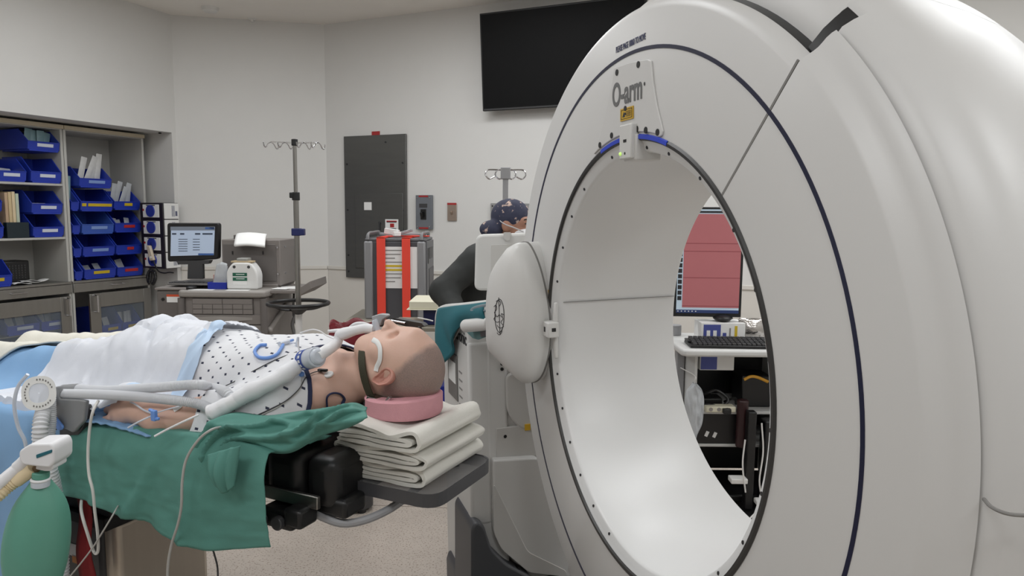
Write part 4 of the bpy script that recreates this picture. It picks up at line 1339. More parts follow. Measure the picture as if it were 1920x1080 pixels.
# ------------------------------------------------------------------ breathing circuit and lines on the table (table frame)
m_tube = mat('white_tubing', (228, 228, 230), .4, var=.01)
m_hose = mat('clear_corrugated_hose', (222, 224, 228), .35, alpha=.82, var=.02)
m_filt = mat('clear_plastic', (216, 222, 232), .25, alpha=.8, var=.02)
m_bluelab = mat('blue_printed_label', (46, 76, 156), .45, var=.05)
m_sky = mat('sky_blue_plastic', (110, 152, 222), .4, var=.03)
m_bracket = mat('grey_bracket_plastic', (138, 140, 142), .45, var=.03)
circ = thing('breathing_circuit', 'white breathing tube from the mouth to two corrugated hoses over the gown', 'breathing circuit', mtx=FT)
up_h = [ty(x, y, yy) for x, y, yy in ((145, 729, -.34), (200, 732, -.335), (290, 727, -.325), (350, 722, -.30), (378, 722, -.28))]+[og(402, 727, .014), og(424, 738, .014), og(440, 752, .016)]
lo_h = [ty(x, y, yy) for x, y, yy in ((112, 738, -.36), (190, 740, -.36), (260, 744, -.345), (330, 751, -.325))]+[og(375, 759, .016), og(405, 770, .018)]
MB().tube(up_h, .0125, 12, 8, ribs=.0042).build('corrugated_hose', m_hose, circ)
MB().tube(lo_h, .0125, 12, 8, ribs=.0042).build('corrugated_hose', m_hose, circ)
MB().tube([og(x, y, .02) for x, y in ((396, 775), (412, 770), (440, 757), (455, 748))], .019, 16).build('y_connector', m_tube, circ, sub=1)
sl = [og(x, y, o_) for x, y, o_ in ((402, 777, .02), (436, 758, .02), (475, 738, .021), (515, 718, .024), (545, 700, .028))]
fa = og(563, 690, .034)
sl.append(fa)
def slr(t): return .0195+.0015*sin(t*19)+.001*sin(t*47)
MB().tube(sl, slr, 16, 8).build('sleeve', mat('white_soft_sleeve', (226, 227, 230), .55, bump=.4, bscale=40, var=.02), circ)
_pf = onplane(595, 669, FT @ fa, TY*.95+TX*.3)
fb_ = FTi @ _pf
fd = (fb_-fa).normalized()
MB().cyl(fa-fd*.004, fa+fd*.012, .022, n=24).cyl(fa+fd*.012, fb_, .025, n=28).cyl(fb_, fb_+fd*.01, .022, .016, n=24).build('filter_housing', m_filt, circ, bevel=.003)
flt = MB().cyl(fa+fd*.008, fa+fd*.038, .0256, n=28, cap=False)
fo = flt.build('filter_label', m_bluelab, circ)
for k in range(5):
    q = R(-150+k*22)
    d, a_, b_ = frame(fa, fb_)
    n_ = a_*cos(q)+b_*sin(q)
nview = (FTi.to_3x3() @ (EYE-FT @ fa)).normalized()
nv = (nview-fd*nview.dot(fd)).normalized()
sd = fd.cross(nv)
b = MB()
for k in range(5):
    q = R(-50+25*k)
    n2 = nv*cos(q)+sd*sin(q)
    c0 = fa+fd*.025+n2*.0258
    t2 = fd.cross(n2)
    b.box(c0+fd*.003, (.0006, .0006, .0006))
    b.prism([c0-fd*.001-t2*.0035, c0+fd*.005-t2*.0035, c0+fd*.005+t2*.0035, c0-fd*.001+t2*.0035], n2*.0004)
    b.prism([c0-fd*.005-t2*.004, c0-fd*.0035-t2*.004, c0-fd*.0035+t2*.004, c0-fd*.005+t2*.004], n2*.0004)
b.build('label_print', m_paper, fo)
cn = [fb_, ty(614, 656, fb_.y*.7-.01), ty(630, 645, -.03)]
MB().tube(cn, .0145, 16).build('connector', m_tube, circ)
el = [ty(x, y, yy) for x, y, yy in ((624, 651, -.032), (632, 643, -.028), (635, 634, -.026), (638, 628, -.024), (650, 624, -.02), (668, 619, -.012), (684, 616, -.004), (702, 617, 0))]
MB().tube(el, lambda t: .0125+.003*sin(min(1, max(0, (t-.35)*3))*PI), 16).build('elbow_connector', m_tube, circ)
MB().tube([el[5], el[6], el[7], V((-.060, 0, 1.222)), V((-.048, 0, 1.190))], .0075, 12).build('mouth_tube', m_filt, circ)
MB().tube([ty(x, y, -.01) for x, y in ((616, 621), (634, 620), (650, 621))], lambda t: .004+.003*t, 12).build('port_cap', m_tube, circ)
sl2 = [ty(x, y, yy) for x, y, yy in ((563, 624, -.03), (585, 618, -.03), (600, 621, -.03), (612, 629, -.028), (628, 636, -.028))]
MB().tube(sl2, .0018, 8).build('sample_line', m_tube, circ)
MB().tube([ty(x, y, .0) for x, y in ((651, 619), (664, 608), (680, 606), (693, 610))], .004, 10).build('pilot_line', m_tube, circ)
# gas sample fittings standing on the chest
MB().cyl(ty(556, 655, -.05), ty(559, 632, -.05), .0065, .003, n=14).cyl(ty(555, 668, -.05), ty(556, 655, -.05), .008, .0065, n=14).build('line_fitting', m_filt, circ)
MB().tube([ty(x, y, -.07) for x, y in ((558, 640), (562, 662), (568, 680))], .0022, 8).build('sample_line', m_tube, circ)
# bracket holding the hoses
hold = thing('hose_bracket', 'grey plastic bracket holding the ends of two corrugated hoses', 'bracket', mtx=FT)
q = rpoly([ty(x, y, -.375) for x, y in ((97, 727), (110, 724), (111, 748), (150, 750), (160, 752), (156, 790), (136, 812), (112, 800), (97, 775))], .006)
MB().prism(q, (0, .012, 0)).build('plate', m_bracket, hold, bevel=.003)
MB().cyl(ty(118, 731, -.345), ty(146, 729, -.34), .0135, n=20).build('hose_end', m_bracket, hold, bevel=.002)
q = rpoly([ty(x, y, -.36) for x, y in ((104, 790), (150, 760), (160, 790), (138, 835), (100, 860))], .01)
MB().prism(q, (0, .03, 0)).build('arm', m_dark, hold, bevel=.004)
q = rpoly([ty(x, y, -.385) for x, y in ((100, 778), (117, 800), (116, 806), (108, 808), (99, 795))], .006)
MB().prism(q, (0, .006, 0)).build('clip', m_sky, hold, bevel=.002)
# round hose port of the air blanket and its hose
port = thing('blanket_port', 'round white hose port card on the air blanket at the far left', 'hose port', mtx=FT)
pc = ty(73, 737, -.43)
pn = (FTi.to_3x3() @ (EYE-FT @ pc)).normalized()
pr = V((pn.y, -pn.x, 0)).normalized()*-1
pu = pn.cross(pr)*-1
if pu.z < 0: pu = -pu
PM = mtx(pc, pr, pu, pr.cross(pu))
def disc(r0_, r1_, h, sx=1.0, sq=.12):
    b = MB()
    n = 40
    for rr, hh in ((r0_, 0), (r1_, 0), (r1_, h), (r0_, h)):
        for i in range(n):
            a_ = 2*PI*i/n
            k = rr*(1+sq*(abs(sin(2*a_))**2)*.6)
            b.v.append(tuple(PM @ V((k*cos(a_)*sx, k*sin(a_), hh))))
    for l in range(4):
        m_ = (l+1) % 4
        b.f += [(l*n+i, l*n+(i+1) % n, m_*n+(i+1) % n, m_*n+i) for i in range(n)]
    b.mi = [0]*len(b.f)
    return fixn(b.build('card' if r0_ > .01 else 'port_film', m_paper if r0_ > .01 else m_plastic, port))
sgn = 1 if (PM.to_3x3() @ V((0, 0, 1))).dot(pn) > 0 else -1
disc(.024, .042, .004*sgn, .86)
disc(.001, .024, .002*sgn, .86)
b = MB()
for k in range(26):
    a_ = R(20+k*12.5)
    if k % 9 in (7, 8): continue
    c0 = PM @ V((.0335*cos(a_)*.86, .0335*sin(a_), .0045*sgn))
    b.ell(c0, (.0016, .0016, .0028), 6, 4)
b.build('card_print', m_seam, port)
# fluid lines and leads over the drape
def cable(name, label, pts, r_, m, cat='cable', off=0, group=None):
    P = [ty(x, y, yy) for x, y, yy in pts]
    return tag(MB().tube(P, r_, 8, 8).build(name, m, mtx=FT), label, cat, group)
m_cable = mat('white_cable', (205, 204, 200), .5, var=.02)
m_cablegrey = mat('grey_cable', (176, 174, 170), .5, var=.02)
cable('looped_cable', 'white cable hanging in a long loop over the green drape at left', [(184, 752, -.37), (174, 772, -.40), (168, 805, -.405), (165, 850, -.415), (167, 890, -.425), (174, 920, -.43), (178, 960, -.43), (183, 1000, -.42), (184, 1030, -.41), (180, 1038, -.41), (174, 1030, -.41), (164, 1000, -.42), (155, 970, -.42), (152, 950, -.40), (154, 930, -.35), (156, 905, -.31)], .0036, m_cable)
cable('long_cable', 'thin white cable running down over the middle of the green drape', [(440, 790, -.28), (418, 800, -.33), (396, 806, -.40), (372, 825, -.41), (350, 860, -.41), (342, 900, -.415), (340, 950, -.415), (333, 985, -.41), (322, 1020, -.40), (315, 1060, -.40), (314, 1110, -.40)], .0030, m_cablegrey)
cable('thin_line', 'thin grey line hanging below the drape towards the lower left', [(236, 905, -.30), (228, 935, -.34), (216, 958, -.41), (200, 985, -.425), (175, 1025, -.42), (150, 1058, -.42), (128, 1085, -.42), (110, 1110, -.42)], .0020, m_cablegrey)
cable('floor_lead', 'dark lead dropping to the floor beneath the green drape', [(390, 1005, -.31), (396, 1022, -.31), (402, 1040, -.31), (408, 1066, -.31), (408, 1100, -.31)], .0022, m_dark)
tag(MB().tube([og(x, y, .0025) for x, y in ((412, 730), (440, 716), (480, 694), (520, 674), (556, 661))], .0014, 8, 8).build('chest_wire', m_dark, mtx=FT), 'thin dark wire lying diagonally across the dotted gown', 'cable')
iv = thing('infusion_line', 'clear infusion line with blue stopcock taped along the bare forearm', 'infusion line', mtx=FT)
MB().tube([ty(x, y, yy) for x, y, yy in ((232, 752, -.30), (250, 756, -.335), (268, 768, -.345), (284, 775, -.35))], .0022, 8).build('line', m_filt, iv)
MB().tube([ty(x, y, yy) for x, y, yy in ((294, 774, -.352), (312, 768, -.348), (336, 762, -.342))], .0015, 8).build('line', m_filt, iv)
MB().tube([ty(x, y, yy) for x, y, yy in ((284, 780, -.357), (262, 790, -.375), (240, 802, -.385)) ], .0022, 8).build('line', m_filt, iv)
MB().tube([ty(x, y, yy) for x, y, yy in ((372, 778, -.345), (345, 790, -.37), (312, 806, -.385), (290, 818, -.397))], .0026, 8).build('drip_tube', m_tube, iv)
a = ty(289, 779, -.357)
MB().box(a, (.014, .010, .026)).cyl(a+V((0, 0, .010)), a+V((-.016, 0, .012)), .004).cyl(a+V((0, 0, -.008)), a+V((.016, 0, -.006)), .004).build('stopcock', m_sky, iv, bevel=.002)
q = [onbody(x, y, .0025) for x, y in ((326, 770), (333, 766), (340, 761))]
q = [p for p in q if p]
if len(q) > 1: MB().tube(q, .006, 8, flat=.2, up=(0, -1, .3)).build('tape', m_paper, iv)
cl_ = thing('blue_drain_tube', 'light blue plastic tube curled on the chest of the gown', 'tube', mtx=FT)
MB().tube([og(x, y, .007) for x, y in ((500, 650), (488, 651), (479, 661), (486, 671), (503, 673), (519, 667), (527, 657), (531, 650))], .0042, 10).build('tube', m_sky, cl_)
MB().cyl(og(524, 650, .009), og(540, 645, .009), .006, n=14).build('tube_valve', m_filt, cl_)
MB().cyl(og(540, 645, .009), og(549, 642, .009), .0035, n=12).build('tube_tip', m_sky, cl_)
# chest electrode clips
ec = thing('electrode_lead', 'dark electrode clip on the chest with leads to a blue plug', 'electrode lead', mtx=FT)
p = onbody(605, 698, .006)
MB().box(p, (.026, .010, .007), M.Rotation(R(12), 3, 'Z')).build('clip', m_black, ec, bevel=.002)
p2 = onbody(617, 703, .002)
MB().cyl(p2-V((0, 0, .002)), p2+V((0, -.002, .002)), .012, n=20).build('electrode_pad', m_paper, ec, bevel=.001)
MB().ell(og(565, 703, .006), (.007, .007, .007)).build('blue_plug', m_sky, ec)
MB().tube([p, og(585, 701, .004), og(572, 710, .004), og(560, 730, .004), og(535, 752, .004), og(505, 768, .004), og(480, 780, .004)], .0014, 8).build('lead_wire', m_dark, ec)
MB().tube([og(566, 706, .004), og(563, 728, .004), og(545, 746, .004), og(520, 764, .004), og(492, 778, .004)], .0014, 8).build('lead_wire', m_cablegrey, ec)

# ------------------------------------------------------------------ head holder: olive band round the jaw, brace over the face, clip under the nape
m_olive = mat('olive_webbing', (56, 54, 38), .8, bump=.3, bscale=500, var=.06)
m_brace = mat('brace_dark', (46, 42, 40), .45, var=.06)
hh = thing('head_holder', 'olive band around the neck with dark brace and grey clamp over the face', 'head holder', mtx=FT)
band = []
for i in range(41):
    q = 2*PI*i/40
    cx, cz = -.050, 1.082
    band.append(V((cx-.032*sin(q)+(.02*cos(q) if cos(q) < 0 else 0)*-1, .080*cos(q), cz+.090*sin(q))))
b = MB()
for p in band[:-1]:
    out2 = V((0, p.y, p.z-1.08)).normalized()
    tx = V((1, 0, .12))
    b.v += [tuple(p-tx*.010), tuple(p+tx*.010), tuple(p+tx*.010+out2*.004), tuple(p-tx*.010+out2*.004)]
for i in range(40):
    j = (i+1) % 40
    b.f += [(i*4+k, j*4+k, j*4+(k+1) % 4, i*4+(k+1) % 4) for k in range(4)]
b.mi = [0]*len(b.f)
fixn(b.build('neck_band', m_olive, hh))
YB = .035
def pb(pts): return [ty(x, y, YB) for x, y in pts]
MB().prism(rpoly(pb([(700, 612), (718, 604), (742, 597), (790, 606), (796, 612), (780, 617), (745, 608), (722, 613)]), .002), (0, .02, 0)).build('brace_bar', m_brace, hh, bevel=.002)
MB().prism(rpoly(pb([(703, 592), (718, 587), (731, 588), (733, 592), (723, 598), (719, 609), (711, 609), (706, 603)]), .003), (0, -.016, 0)).build('grey_clamp', mat('light_grey_clamp', (176, 178, 180), .4, .3, var=.02), hh, bevel=.002)
MB().prism(rpoly(pb([(694, 610), (702, 603), (712, 606), (706, 614)]), .001), (0, .012, 0)).build('brace_hinge', m_brace, hh, bevel=.001)
MB().cyl(ty(728, 600, .03), ty(760, 606, .03), .0028).build('brace_pin', m_chrome, hh)
MB().tube([ty(694, 612, YB), ty(688, 640, .06), V((-.07, .072, 1.10))], .004, 8).build('brace_strut', m_brace, hh)
MB().tube([ty(786, 612, YB), ty(800, 640, .075), ty(812, 690, .092), V((.06, .095, 1.05))], .004, 8).build('brace_strut', m_brace, hh)
# lower clip under the nape
a1, a2, a3, a4 = ty(688, 743, -.085), ty(722, 753, -.085), ty(721, 758, -.085), ty(686, 748, -.085)
MB().prism([a1, a2, a3, a4], (0, .04, 0)).build('nape_clip', m_steel, hh, bevel=.001)
MB().tube([ty(686, 750, -.08), ty(684, 758, -.08), ty(700, 760, -.08), ty(722, 757, -.08)], .0035, 8).build('clip_hinge', m_black, hh)
MB().cyl(ty(724, 754, -.09), ty(732, 744, -.09), .005, n=14).build('clip_screw', m_chrome, hh)
MB().b2((-.075, -.06, 1.0), (-.02, .05, 1.012)).build('nape_plate', m_black, hh, bevel=.003)

# ------------------------------------------------------------------ breathing bag in the foreground at the left
YB_ = 1.34
BF = M.Translation(at(64, 960, YB_)) @ M.Rotation(R(25), 4, 'Z')
BFi = BF.inverted()
def bl(x, y, d=0): return BFi @ at(x, y, YB_+d)
m_bag = mat('green_rubber', (92, 152, 134), .5, bump=.06, bscale=30, var=.05, vscale=8)
bag = thing('breathing_bag', 'green rubber breathing bag hanging at the lower left', 'breathing bag', mtx=BF)
pxw = YB_/1315*1.02
prof_px = [(880, 14), (884, 15), (890, 14), (900, 15), (910, 21), (925, 32), (945, 44), (975, 53), (1010, 57), (1045, 56), (1075, 50), (1100, 42), (1130, 26), (1148, 8)]
zc = [bl(64, y).z for y, _ in prof_px]
xs = [bl(76-(y-880)*.045, y).x for y, _ in prof_px]
b = MB()
n = 40
for (y, r_), z, xo in zip(prof_px, zc, xs):
    for i in range(n):
        a_ = 2*PI*i/n
        rr = r_*pxw*(1+(.03*sin(a_*5+z*20)+.03*fbm(cos(a_), sin(a_), z*6, 2.2)) * (r_ > 20))
        b.v.append((xo+rr*cos(a_), rr*sin(a_)*.72, z))
m = len(prof_px)
b.f = [(j*n+i, (j+1)*n+i, (j+1)*n+(i+1) % n, j*n+(i+1) % n) for j in range(m-1) for i in range(n)]
b.mi = [0]*len(b.f)
fixn(b.build('bag', m_bag, bag, sub=1))
def cylpx(name, x0, y0, x1, y1, r_, m_, par, d0=0, d1=0, bev=.002, r2=None):
    return MB().cyl(bl(x0, y0, d0), bl(x1, y1, d1), r_*pxw, (r2*pxw if r2 else None), n=28).build(name, m_, par, bevel=bev)
cylpx('collar', 76, 912, 76, 900, 16, m_filt, bag)
cylpx('collar', 76, 901, 76, 896, 17, m_tube, bag)
cylpx('neck_ring', 76, 896, 77, 884, 14.5, m_bag, bag)
blk = thing('gas_valve', 'white plastic valve block with teal stripe above the green bag', 'valve', mtx=BF)
q = rpoly([bl(x, y, -.03) for x, y in ((35, 846), (55, 833), (95, 832), (101, 842), (101, 868), (92, 878), (42, 872), (35, 862))], .006)
MB().prism(q, BFi.to_3x3() @ V((0, .06, 0))).build('valve_body', m_tube, blk, bevel=.004, bseg=3)
q = rpoly([bl(x, y, -.0315) for x, y in ((67, 853), (97, 843), (97, 849), (68, 860))], .002)
MB().prism(q, BFi.to_3x3() @ V((0, .004, 0))).build('teal_stripe', mat('teal_plastic', (28, 98, 112), .4, var=.04), blk, bevel=.001)
q = rpoly([bl(x, y, -.02) for x, y in ((68, 868), (98, 868), (99, 880), (93, 884), (84, 884), (66, 880))], .003)
MB().prism(q, BFi.to_3x3() @ V((0, .045, 0))).build('valve_foot', m_tube, blk, bevel=.003)
cylpx('bag_port', 66, 884, 74, 872, 8, mat('amber_plastic', (120, 96, 70), .3, alpha=.85), blk)
hs = thing('white_hose', 'smooth white hose running off the left edge below the valve', 'hose', mtx=BF)
MB().tube([bl(x, y, d) for x, y, d in ((50, 864, 0), (38, 874, 0), (18, 890, -.01), (0, 905, -.02), (-30, 930, -.04))], 11*pxw, 18, 6).build('hose', m_tube, hs)
MB().tube([bl(x, y, d) for x, y, d in ((50, 862, 0), (42, 870, 0), (34, 877, 0))], 13*pxw, 18, 4).build('hose_cuff', m_tube, hs)
hc = thing('cream_hose', 'cream corrugated hose running off the left edge below the white hose', 'hose', mtx=BF)
m_cream = mat('cream_plastic', (222, 204, 168), .5, var=.03)
MB().tube([bl(x, y, d) for x, y, d in ((64, 876, .0), (52, 886, 0), (30, 902, -.005))], 13*pxw, 18, 5).build('hose_cuff', m_cream, hc)
MB().tube([bl(x, y, d) for x, y, d in ((34, 898, -.004), (16, 912, -.01), (0, 926, -.02), (-30, 950, -.03))], 12.5*pxw, 18, 6, ribs=.0055).build('corrugated_hose', m_cream, hc)
# tall corrugated hose of the air blanket behind the bag
wh = thing('warming_hose', 'white corrugated hose hanging down behind the green bag', 'hose', mtx=M.Identity(4))
HP = [(92, 742, 1.78), (84, 765, 1.72), (76, 800, 1.68), (78, 835, 1.68), (92, 880, 1.68), (103, 930, 1.70), (110, 985, 1.70), (114, 1040, 1.70), (115, 1110, 1.70)]
MB().tube([at(*p) for p in HP], .019, 16, 8, ribs=.0085).build('corrugated_hose', mat('white_corrugated_hose', (220, 221, 224), .45, alpha=.9, var=.02), wh)
tag(MB().tube([at(x, y, 1.72) for x, y in ((97, 745), (98, 790), (94, 840), (99, 880))], .010, 12, 8, ribs=.005).build('clear_hose', m_hose), 'narrow clear ribbed hose beside the tall white corrugated hose', 'hose')
tag(MB().tube([at(x, y, 1.74) for x, y in ((52, 702), (34, 725), (27, 760), (34, 800), (46, 825), (50, 845))], .0045, 8, 8).build('clear_line', m_filt), 'thin clear line curving down beside the round hose port', 'tube')
# ------------------------------------------------------------------ storage cabinets in the alcove (frame: x to the right along the wall, y into it)
m_cab = mat('cabinet_laminate', (188, 187, 182), .45, var=.015)
m_beige = mat('beige_edge_strip', (196, 184, 160), .5, var=.03)
m_sst = mat('stainless_cabinet', (148, 146, 142), .34, .85, var=.05, vscale=30, stretch=(1, 1, .05))
m_glass = mat('door_glass', (150, 160, 170), .06, alpha=.22, var=.01)
CY = .27
def bay(name, label, xa, xb, shelves, doors):
    t = thing(name, label, 'cabinet', mtx=FAR @ M.Translation(((xa+xb)/2, CY, 0)))
    a, c = xa-(xa+xb)/2, xb-(xa+xb)/2
    D = .735-CY
    b = MB()
    b.b2((a, 0, .0), (a+.022, D, 2.185)).b2((c-.022, 0, .0), (c, D, 2.185)).b2((a, 0, 2.165), (c, D, 2.185)).b2((a, D-.012, 0), (c, D, 2.185))
    b.build('carcass', m_cab, t, bevel=.002)
    MB().b2((a, -.02, 2.172), (c, .0, 2.205)).build('edge_strip', m_beige, t, bevel=.002)
    for z in shelves: MB().b2((a+.022, .004, z-.018), (c-.022, D-.012, z)).build('shelf', m_cab, t, bevel=.002)
    MB().b2((a, -.012, .865), (c, D-.012, .885)).build('counter', m_sst, t, bevel=.002)
    dr = MB().b2((a+.004, -.016, .785), (c-.004, .3, .862)).build('drawer', m_sst, t, bevel=.003)
    m_ = (a+c)/2+.03
    MB().tube([(m_-.06, -.016, .828), (m_-.06, -.036, .828), (m_+.06, -.036, .828), (m_+.06, -.016, .828)], .005, 8, 0).build('handle', m_chrome, dr)
    MB().b2((a+.022, .004, .105), (c-.022, D-.012, .12)).build('bottom_shelf', m_sst, t)
    MB().b2((a, .03, 0), (c, .06, .105)).build('toe_kick', m_sst, t)
    for (d0, d1, z0, z1, gx0, gx1, gz0, gz1, hx) in doors:
        d0, d1, gx0, gx1, hx = [q-(xa+xb)/2 for q in (d0, d1, gx0, gx1, hx)]
        b = MB()
        b.b2((d0, -.022, z0), (gx0, 0, z1)).b2((gx1, -.022, z0), (d1, 0, z1)).b2((gx0, -.022, gz1), (gx1, 0, z1)).b2((gx0, -.022, z0), (gx1, 0, gz0))
        dd_ = b.build('glass_door', m_sst, t, bevel=.002)
        MB().b2((gx0, -.014, gz0), (gx1, -.008, gz1)).build('glass', m_glass, dd_)
        MB().tube([(hx, -.022, .60), (hx, -.06, .60), (hx, -.06, .745), (hx, -.022, .745)], .009, 10, 0).build('door_handle', m_chrome, dd_, bevel=.003)
    return t
bay('storage_cabinet', 'left bay of the wall cabinet with two shelves of blue bins', -1.86, -.905, (1.715, 1.268), [(-1.85, -.93, .13, .762, -1.80, -1.02, .22, .64, -.965)])
bay('storage_cabinet', 'right bay of the wall cabinet with tall stacks of blue bins', -.90, -.135, (), [(-.76, -.145, .13, .762, -.66, -.225, .34, .635, -.715)])
# dark fittings in the top of the alcove
P = FARi = FAR.inverted()
tag(MB().cyl((0, 0, 0), (0, 0, -.012), .012).build('ceiling_button', m_black, mtx=FAR @ M.Translation((-.09, .1, 2.2249))), 'small dark button in the soffit above the right cabinet', 'fitting')

# ---- blue hopper bins
m_bin = mat('blue_bin_plastic', (36, 60, 172), .36, var=.05, vscale=7)
m_bin2 = mat('light_blue_bin_plastic', (58, 92, 180), .36, var=.05, vscale=7)
m_lw, m_ly, m_lr = mat('white_bin_label', (214, 220, 232), .5), mat('yellow_bin_label', (206, 178, 40), .5), mat('red_bin_label', (188, 46, 46), .5)
m_lb = mat('pale_print_label', (130, 158, 214), .5)
LAB = dict(w=m_lw, y=m_ly, r=m_lr, b=m_lb, n=None)
def hopper(w_, h, d, lab, m=None):
    b = MB()
    t_ = .005
    for s_ in (-1, 1):
        x = s_*(w_/2-t_/2)-t_/2
        b.prism([(x, 0, 0), (x, -.012, h*.40), (x, d*.30, h), (x, d, h), (x, d, 0)], (t_, 0, 0))
        b.prism([(x-.001, -.012, h*.40), (x-.001, d*.30, h), (x-.001, d*.30+.012, h), (x-.001, .0, h*.40)], (t_+.006*0+.003, 0, 0))
    b.b2((-w_/2, 0, 0), (w_/2, d, t_)).b2((-w_/2, d-t_, 0), (w_/2, d, h))
    b.prism([(-w_/2, 0, 0), (-w_/2, -.012, h*.40), (-w_/2, -.006, h*.40), (-w_/2, t_, 0)], (w_, 0, 0))
    b.b2((-w_/2, -.016, h*.375), (w_/2, -.008, h*.41))
    b.b2((-w_/2+.012, -.004, -.012), (w_/2-.012, d-.01, .001))
    return b
def bin_(sl, sr, zb, h, lab, desc, m=None, y0=.285, d=.36, lw=.5):
    w_ = abs(sl-sr)
    t = thing('storage_bin', desc, 'storage bin', mtx=FAR @ M.Translation((-(sl+sr)/2, y0, zb)), group='blue hopper bins in the wall cabinet')
    hopper(w_, h, d, lab).build('bin_body', m or m_bin, t, bevel=.002)
    if lab != 'n':
        MB().box((.01, -.0095, h*.24), (w_*lw, .003, .026), M.Rotation(R(9), 3, 'X')).build('bin_label', LAB[lab], t)
        if lab == 'y' and lw > .5:
            for s_ in (-1, 1): MB().box((s_*w_*.40, -.0095, h*.24), (w_*.13, .003, .026), M.Rotation(R(9), 3, 'X')).build('bin_label', LAB[lab], t)
    return t
BI = [
 (1.19, .93, 1.985, .165, 'w', 'blue bin with teal packs, topmost in the left bay corner'),
 (1.18, .93, 1.728, .20, 'w', 'blue bin with white label on the upper shelf, beside the left divider'),
 (1.46, 1.215, 1.728, .18, 'w', 'blue bin with white label on the upper shelf at the far left'),
 (1.19, .935, 1.472, .185, 'w', 'blue bin of small packets, upper of two on the middle shelf'),
 (1.19, .935, 1.282, .178, 'w', 'blue bin of white packs, lower of two on the middle shelf'),
 (1.70, 1.415, 1.282, .19, 'n', 'lower blue bin cut by the left edge on the middle shelf'),
 (1.70, 1.415, 1.484, .18, 'n', 'upper blue bin cut by the left edge on the middle shelf'),
 (1.66, 1.375, .899, .20, 'y', 'blue bin with yellow label on the left counter at the picture edge'),
 (.775, .475, 1.704, .17, 'b', 'highest blue bin of the right bay, holding tall white packs'),
 (.775, .475, 1.497, .19, 'y', 'blue bin with three yellow labels, second highest of the right bay'),
 (.775, .475, 1.298, .185, 'b', 'lighter blue bin, third from the top of the right bay middle stack'),
 (.775, .475, 1.100, .184, 'b', 'blue bin with pale print, fourth from the top of the right bay middle stack'),
 (.775, .475, .900, .186, 'y', 'blue bin with yellow label, lowest of the right bay middle stack'),
 (.46, .195, 1.512, .165, 'y', 'blue bin with clear tall packs, top of the rightmost stack'),
 (.46, .195, 1.306, .186, 'r', 'blue bin with red label, second from top of the rightmost stack'),
 (.46, .195, 1.102, .186, 'r', 'blue bin with short red label, third from top of the rightmost stack'),
 (.46, .195, .900, .186, 'r', 'blue bin with wide red label, lowest of the rightmost stack'),
 (.86, .79, .900, .16, 'n', 'narrow blue bin, lowest beside the left post of the right bay'),
 (.86, .79, 1.10, .16, 'n', 'narrow blue bin, second from below beside the post of the right bay'),
 (.86, .79, 1.30, .16, 'n', 'narrow blue bin, third from below beside the post of the right bay'),
 (.86, .79, 1.50, .16, 'n', 'narrow blue bin with teal packs, highest beside the post'),
 (1.43, 1.175, .495, .17, 'w', 'blue bin behind the left glass door, upper left'),
 (1.16, .96, .495, .17, 'w', 'blue bin behind the left glass door, upper right'),
 (1.43, 1.19, .30, .17, 'n', 'blue bin behind the left glass door, lower row'),
 (.63, .435, .36, .24, 'y', 'blue bin behind the right glass door, left of two'),
 (.425, .235, .36, .24, 'y', 'blue bin behind the right glass door, right of two'),
]
bins = []
for k, (sl, sr, zb, h, lab, desc) in enumerate(BI):
    lw = {9: .62, 15: .25, 13: .3, 14: .42}.get(k, .5)
    bins.append(bin_(sl, sr, zb, h, lab, desc, m_bin2 if k in (10,) else None, y0=.30 if k >= 21 else .285, d=.28 if sl-sr < .1 else .36, lw=lw))
tag(MB().b2((-.62, 0, 0), (-.0, .36, .012)).build('inner_shelf', m_sst, mtx=FAR @ M.Translation((-.03-.13, .30, .335))), 'steel shelf behind the right glass door under two blue bins', 'shelf')
tag(MB().b2((-.55, 0, 0), (.0, .36, .012)).build('inner_shelf', m_sst, mtx=FAR @ M.Translation((-.95, .30, .47))), 'steel shelf behind the left glass door under two blue bins', 'shelf')
tag(MB().b2((-.55, 0, 0), (.0, .36, .012)).build('inner_shelf', m_sst, mtx=FAR @ M.Translation((-.95, .30, .275))), 'steel shelf behind the left glass door under the lowest bin', 'shelf')
# packets in the bins
m_clear = mat('clear_wrap', (206, 210, 214), .25, alpha=.75, bump=.4, bscale=60, var=.08, vscale=20)
m_whitep = mat('white_wrap', (214, 214, 212), .5, bump=.3, bscale=60, var=.08, vscale=25)
m_tealp = mat('pale_teal_wrap', (136, 170, 176), .4, bump=.3, bscale=60, var=.08, vscale=18)
rnd = random.Random(5)
def packet(k, x, y, z, w_, h, m, tilt, roll, label, name='packet'):
    sl, sr, zb = BI[k][:3]
    def fn(u_, v_):
        return V(((u_-.5)*w_, .004*sin(u_*PI)+.004*NZ.noise(V((u_*5, v_*5, x*50+z*9))), v_*h))
    b = MB().grid(7, 7, fn).grid(7, 7, lambda u_, v_: V(((.5-u_)*w_, -.006*sin(u_*PI)*sin(v_*PI)-.001, v_*h)))
    o = b.build(name, m, mtx=FAR @ M.Translation((-(sl+sr)/2+x, .285+y, zb+z)) @ M.Rotation(tilt, 4, 'X') @ M.Rotation(roll, 4, 'Y'))
    return tag(o, label, 'packet', 'packets in the blue bins')
